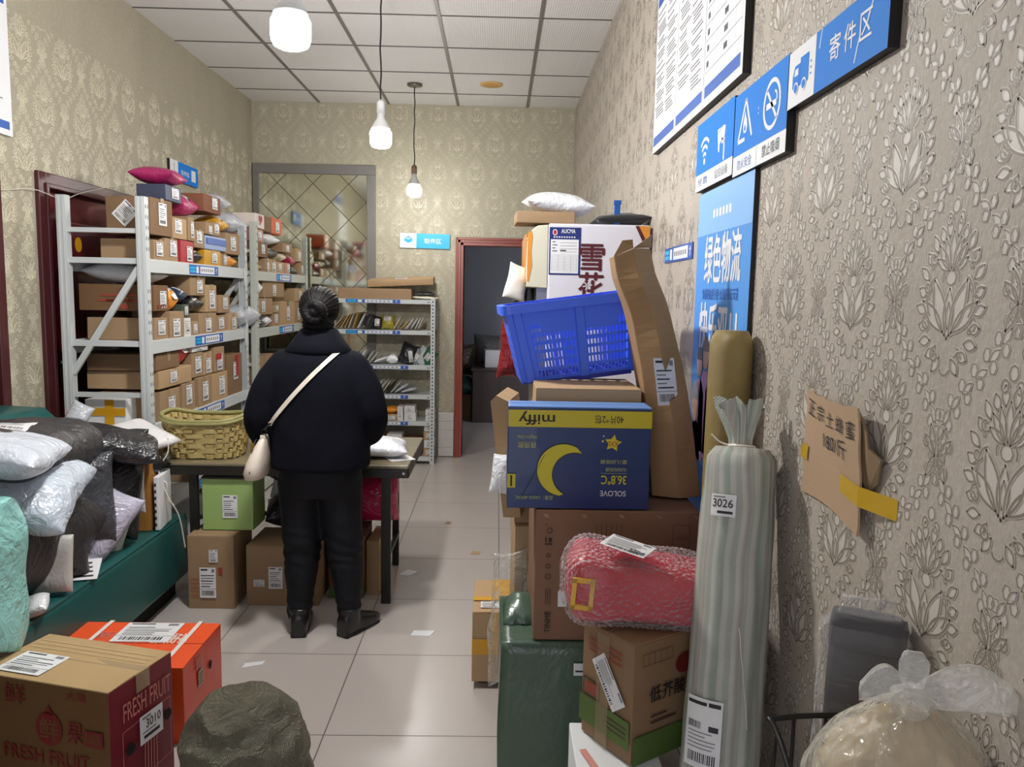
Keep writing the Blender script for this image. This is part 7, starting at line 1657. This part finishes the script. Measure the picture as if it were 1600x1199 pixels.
bm = bmesh.new(); tube(bm, [(0.050*math.cos(a)+0.002, -0.082, 1.390+0.047*math.sin(a)) for a in [2*PI*k/28 for k in range(29)]], 0.004, 6); obj('hair_band', bm, mat('dark_hair_band', (20, 18, 22), 0.6), pw, smooth=True)
# coat
bm = bmesh.new()
torso(bm, [(0.738, 0.003, 0.0, 0.205, 0.156), (0.80, 0.003, 0, 0.204, 0.154), (0.92, 0.0, 0, 0.200, 0.148), (1.05, 0, -0.005, 0.202, 0.140), (1.13, 0, -0.008, 0.198, 0.128), (1.19, 0, -0.008, 0.172, 0.112), (1.235, 0, -0.004, 0.125, 0.092), (1.265, 0, 0.0, 0.085, 0.078)])
limb(bm, [(-0.135, -0.01, 1.165), (-0.205, -0.02, 1.05), (-0.238, -0.02, 0.92), (-0.225, 0.08, 0.83), (-0.19, 0.185, 0.80)], [0.074, 0.078, 0.072, 0.062, 0.050])
limb(bm, [(-0.225, -0.015, 0.93), (-0.228, 0.02, 0.85)], [0.072, 0.068])
limb(bm, [(0.135, -0.01, 1.165), (0.190, -0.015, 1.06), (0.213, 0.0, 0.945), (0.185, 0.11, 0.87), (0.145, 0.20, 0.845)], [0.074, 0.078, 0.072, 0.060, 0.048])
coat = remesh('coat', bm, COATM, pw, 0.010, 8, disp=0.012, ds=5)
# collar
bm = bmesh.new(); rings = []
for (z, rx, ry, dy) in ((1.222, 0.136, 0.104, -0.008), (1.236, 0.136, 0.107, -0.012), (1.266, 0.112, 0.097, -0.008), (1.300, 0.088, 0.084, -0.004), (1.318, 0.076, 0.074, 0.0), (1.322, 0.070, 0.068, 0.0), (1.300, 0.072, 0.070, 0.0), (1.262, 0.078, 0.072, 0.0)):
    rings.append(circ((0, dy, z), rx, 32, (1, 0, 0), (0, 1, 0), ry, 2.2))
loft(bm, rings, cap=False); obj('collar', bm, COATM, pw, smooth=True)
# trousers
bm = bmesh.new()
torso(bm, [(0.62, 0.0, 0.0, 0.158, 0.115), (0.70, 0.005, 0, 0.172, 0.128), (0.80, 0.005, 0, 0.168, 0.125)])
limb(bm, [(-0.085, 0, 0.68), (-0.083, 0.0, 0.52), (-0.082, 0.006, 0.36), (-0.088, -0.005, 0.20), (-0.093, -0.008, 0.075)], [0.098, 0.088, 0.080, 0.060, 0.050])
limb(bm, [(0.085, 0, 0.68), (0.088, 0.0, 0.52), (0.102, 0.006, 0.36), (0.118, -0.005, 0.20), (0.124, -0.008, 0.075)], [0.098, 0.088, 0.078, 0.060, 0.050])
tr = remesh('trousers', bm, TROU, pw, 0.010, 6)
for v in tr.data.vertices:         # folds at the knees and ankles
    p = v.co; k = math.exp(-((p.z-0.38)/0.10)**2)+0.8*math.exp(-((p.z-0.12)/0.06)**2); v.co = p+v.normal*(0.0032*k*math.sin(p.z*120+p.x*40+5*noise.noise(p*7))+0.005*noise.noise(p*9))
# ankle boots: heel towards the viewer
def boot(x, y, rz):
    bm = bmesh.new(); rings = []
    for (yy, zc, rx, hz) in ((-0.062, 0.046, 0.028, 0.040), (-0.050, 0.052, 0.034, 0.052), (-0.02, 0.055, 0.038, 0.055), (0.03, 0.045, 0.038, 0.045), (0.085, 0.036, 0.042, 0.034), (0.13, 0.030, 0.040, 0.026), (0.165, 0.024, 0.028, 0.018), (0.178, 0.020, 0.012, 0.010)):
        rings.append(circ((0, yy, zc), rx, 20, (1, 0, 0), (0, 0, 1), hz, 2.8))
    loft(bm, rings); loft(bm, [circ((0, -0.008, z), r, 20) for z, r in ((0.06, 0.046), (0.095, 0.047), (0.125, 0.049))])
    M = Matrix.Translation((x, y, 0)) @ Matrix.Rotation(rz, 4, 'Z')
    for v in bm.verts: v.co = M @ v.co
    o = remesh('boot', bm, SHOEM, pw, 0.006, 4)
    bm = bmesh.new(); box(bm, -0.032, 0.032, -0.058, -0.005, 0.0, 0.030); box(bm, -0.036, 0.036, -0.005, 0.15, 0.004, 0.016)
    for v in bm.verts: v.co = M @ v.co
    obj('boot_sole', bm, mat('black_rubber', (16, 16, 16), 0.6), o, bevel=0.004)
boot(-0.090, -0.010, 0.10); boot(0.130, -0.008, -0.55)

# cream shoulder bag worn across her back
sb = empty('shoulder_bag', (-0.985, 3.20, 0.70), 0, 'cream leather shoulder bag hanging at the woman\'s left hip', 'handbag')
bm = bmesh.new(); rings = []
for (z, w, t_, dx, dy) in ((0.0, 0.022, 0.020, -0.01, 0), (0.006, 0.055, 0.036, -0.008, 0), (0.03, 0.064, 0.044, -0.006, 0), (0.07, 0.060, 0.040, 0.002, 0), (0.11, 0.048, 0.032, 0.012, 0), (0.15, 0.032, 0.022, 0.022, 0), (0.175, 0.020, 0.014, 0.030, 0), (0.185, 0.010, 0.008, 0.032, 0)):
    rings.append(circ((dx, dy, z), w*0.68, 24, (1, 0, 0), (0, 1, 0), w*1.55, 2.6))
loft(bm, rings); obj('bag_body', bm, CREAM, sb, smooth=True)
bm = bmesh.new(); tube(bm, [(-0.006+0.0, y, 0.032+0.13*max(0, 1-(y/0.10)**2)) for y in [-0.098+0.0196*k for k in range(11)]], 0.0025, 6); obj('zip', bm, mat('dark_zip', (60, 54, 50), 0.4), sb)
bm = bmesh.new(); box(bm, 0.018, 0.040, -0.034, -0.026, 0.145, 0.185); obj('strap_tab', bm, CREAM, sb, bevel=0.003)
bm = bmesh.new(); tube(bm, [(0.035+0.011*math.cos(a), -0.030, 0.198+0.013*math.sin(a)) for a in [2*PI*k/14 for k in range(15)]], 0.0028, 6); bar(bm, (0.038, -0.030, 0.208), (0.062, -0.034, 0.236), 0.010, 0.008); obj('buckle', bm, mat('dark_steel', (70, 68, 66), 0.25, metal=0.9, var=0), sb, smooth=False)
# strap: follows the back of the coat
cm = coat.data; bv = BVHTree.FromPolygons([v.co.copy() for v in cm.vertices], [p.vertices[:] for p in cm.polygons])
off = Vector(pw.location); P0 = Vector((0.095, 0, 1.232)); P1 = Vector((-0.182, 0, 0.93))
pts = []
for k in range(25):
    s = k/24; q = P0.lerp(P1, s); q.x -= 0.010*math.sin(PI*s)
    hit = bv.ray_cast(Vector((q.x, -1, q.z)), Vector((0, 1, 0))); y = hit[0].y-0.004 if hit[0] else -0.12
    pts.append(Vector((q.x, y, q.z)))
for _ in range(3): pts = [pts[0]]+[Vector((b.x, min(b.y, (a.y+c.y)/2), b.z)) for a, b, c in zip(pts, pts[1:], pts[2:])]+[pts[-1]]
fr = []
for k in range(17):               # over the shoulder and down the front
    s = k/16; q = Vector((0.095, 0, 1.228)).lerp(Vector((-0.20, 0, 0.90)), s)
    hit = bv.ray_cast(Vector((q.x, 1, q.z)), Vector((0, -1, 0))); fr.append(Vector((q.x, (hit[0].y if hit[0] else 0.12)+0.004, q.z)))
crest = [Vector((0.112, -0.07, 1.252)), Vector((0.124, -0.035, 1.258)), Vector((0.128, 0.0, 1.258)), Vector((0.124, 0.035, 1.254)), Vector((0.112, 0.07, 1.244))]
path = [Vector(sb.location)-off+Vector((0.058, -0.034, 0.232))]+pts[::-1]+crest+fr+[Vector(sb.location)-off+Vector((0.05, 0.06, 0.19))]
for k in range(1, len(path)-1):      # lay every point on the cloth
    h_ = bv.find_nearest(path[k]); path[k] = h_[0]+h_[1]*0.004 if h_[0] is not None else path[k]
bm = bmesh.new(); L_ = []
for k, p in enumerate(path):
    d_ = (path[min(k+1, len(path)-1)]-path[max(k-1, 0)]).normalized(); c_ = Vector((0, 0, 1.05)); out = bv.find_nearest(p)[1]
    if out.dot(p-c_*0.96) < 0: out = -out
    sd = d_.cross(out).normalized()*0.0085; th_ = out*0.003
    L_.append([bm.verts.new(q+off-Vector(sb.location)) for q in (p-sd, p+sd, p+sd+th_, p-sd+th_)])
for a, b in zip(L_, L_[1:]):
    for i in range(4): bm.faces.new((a[i], a[(i+1) % 4], b[(i+1) % 4], b[i]))
bmesh.ops.recalc_face_normals(bm, faces=bm.faces[:]); obj('bag_strap', bm, mat('cream_strap', (232, 222, 206), 0.45, var=0.03), sb)
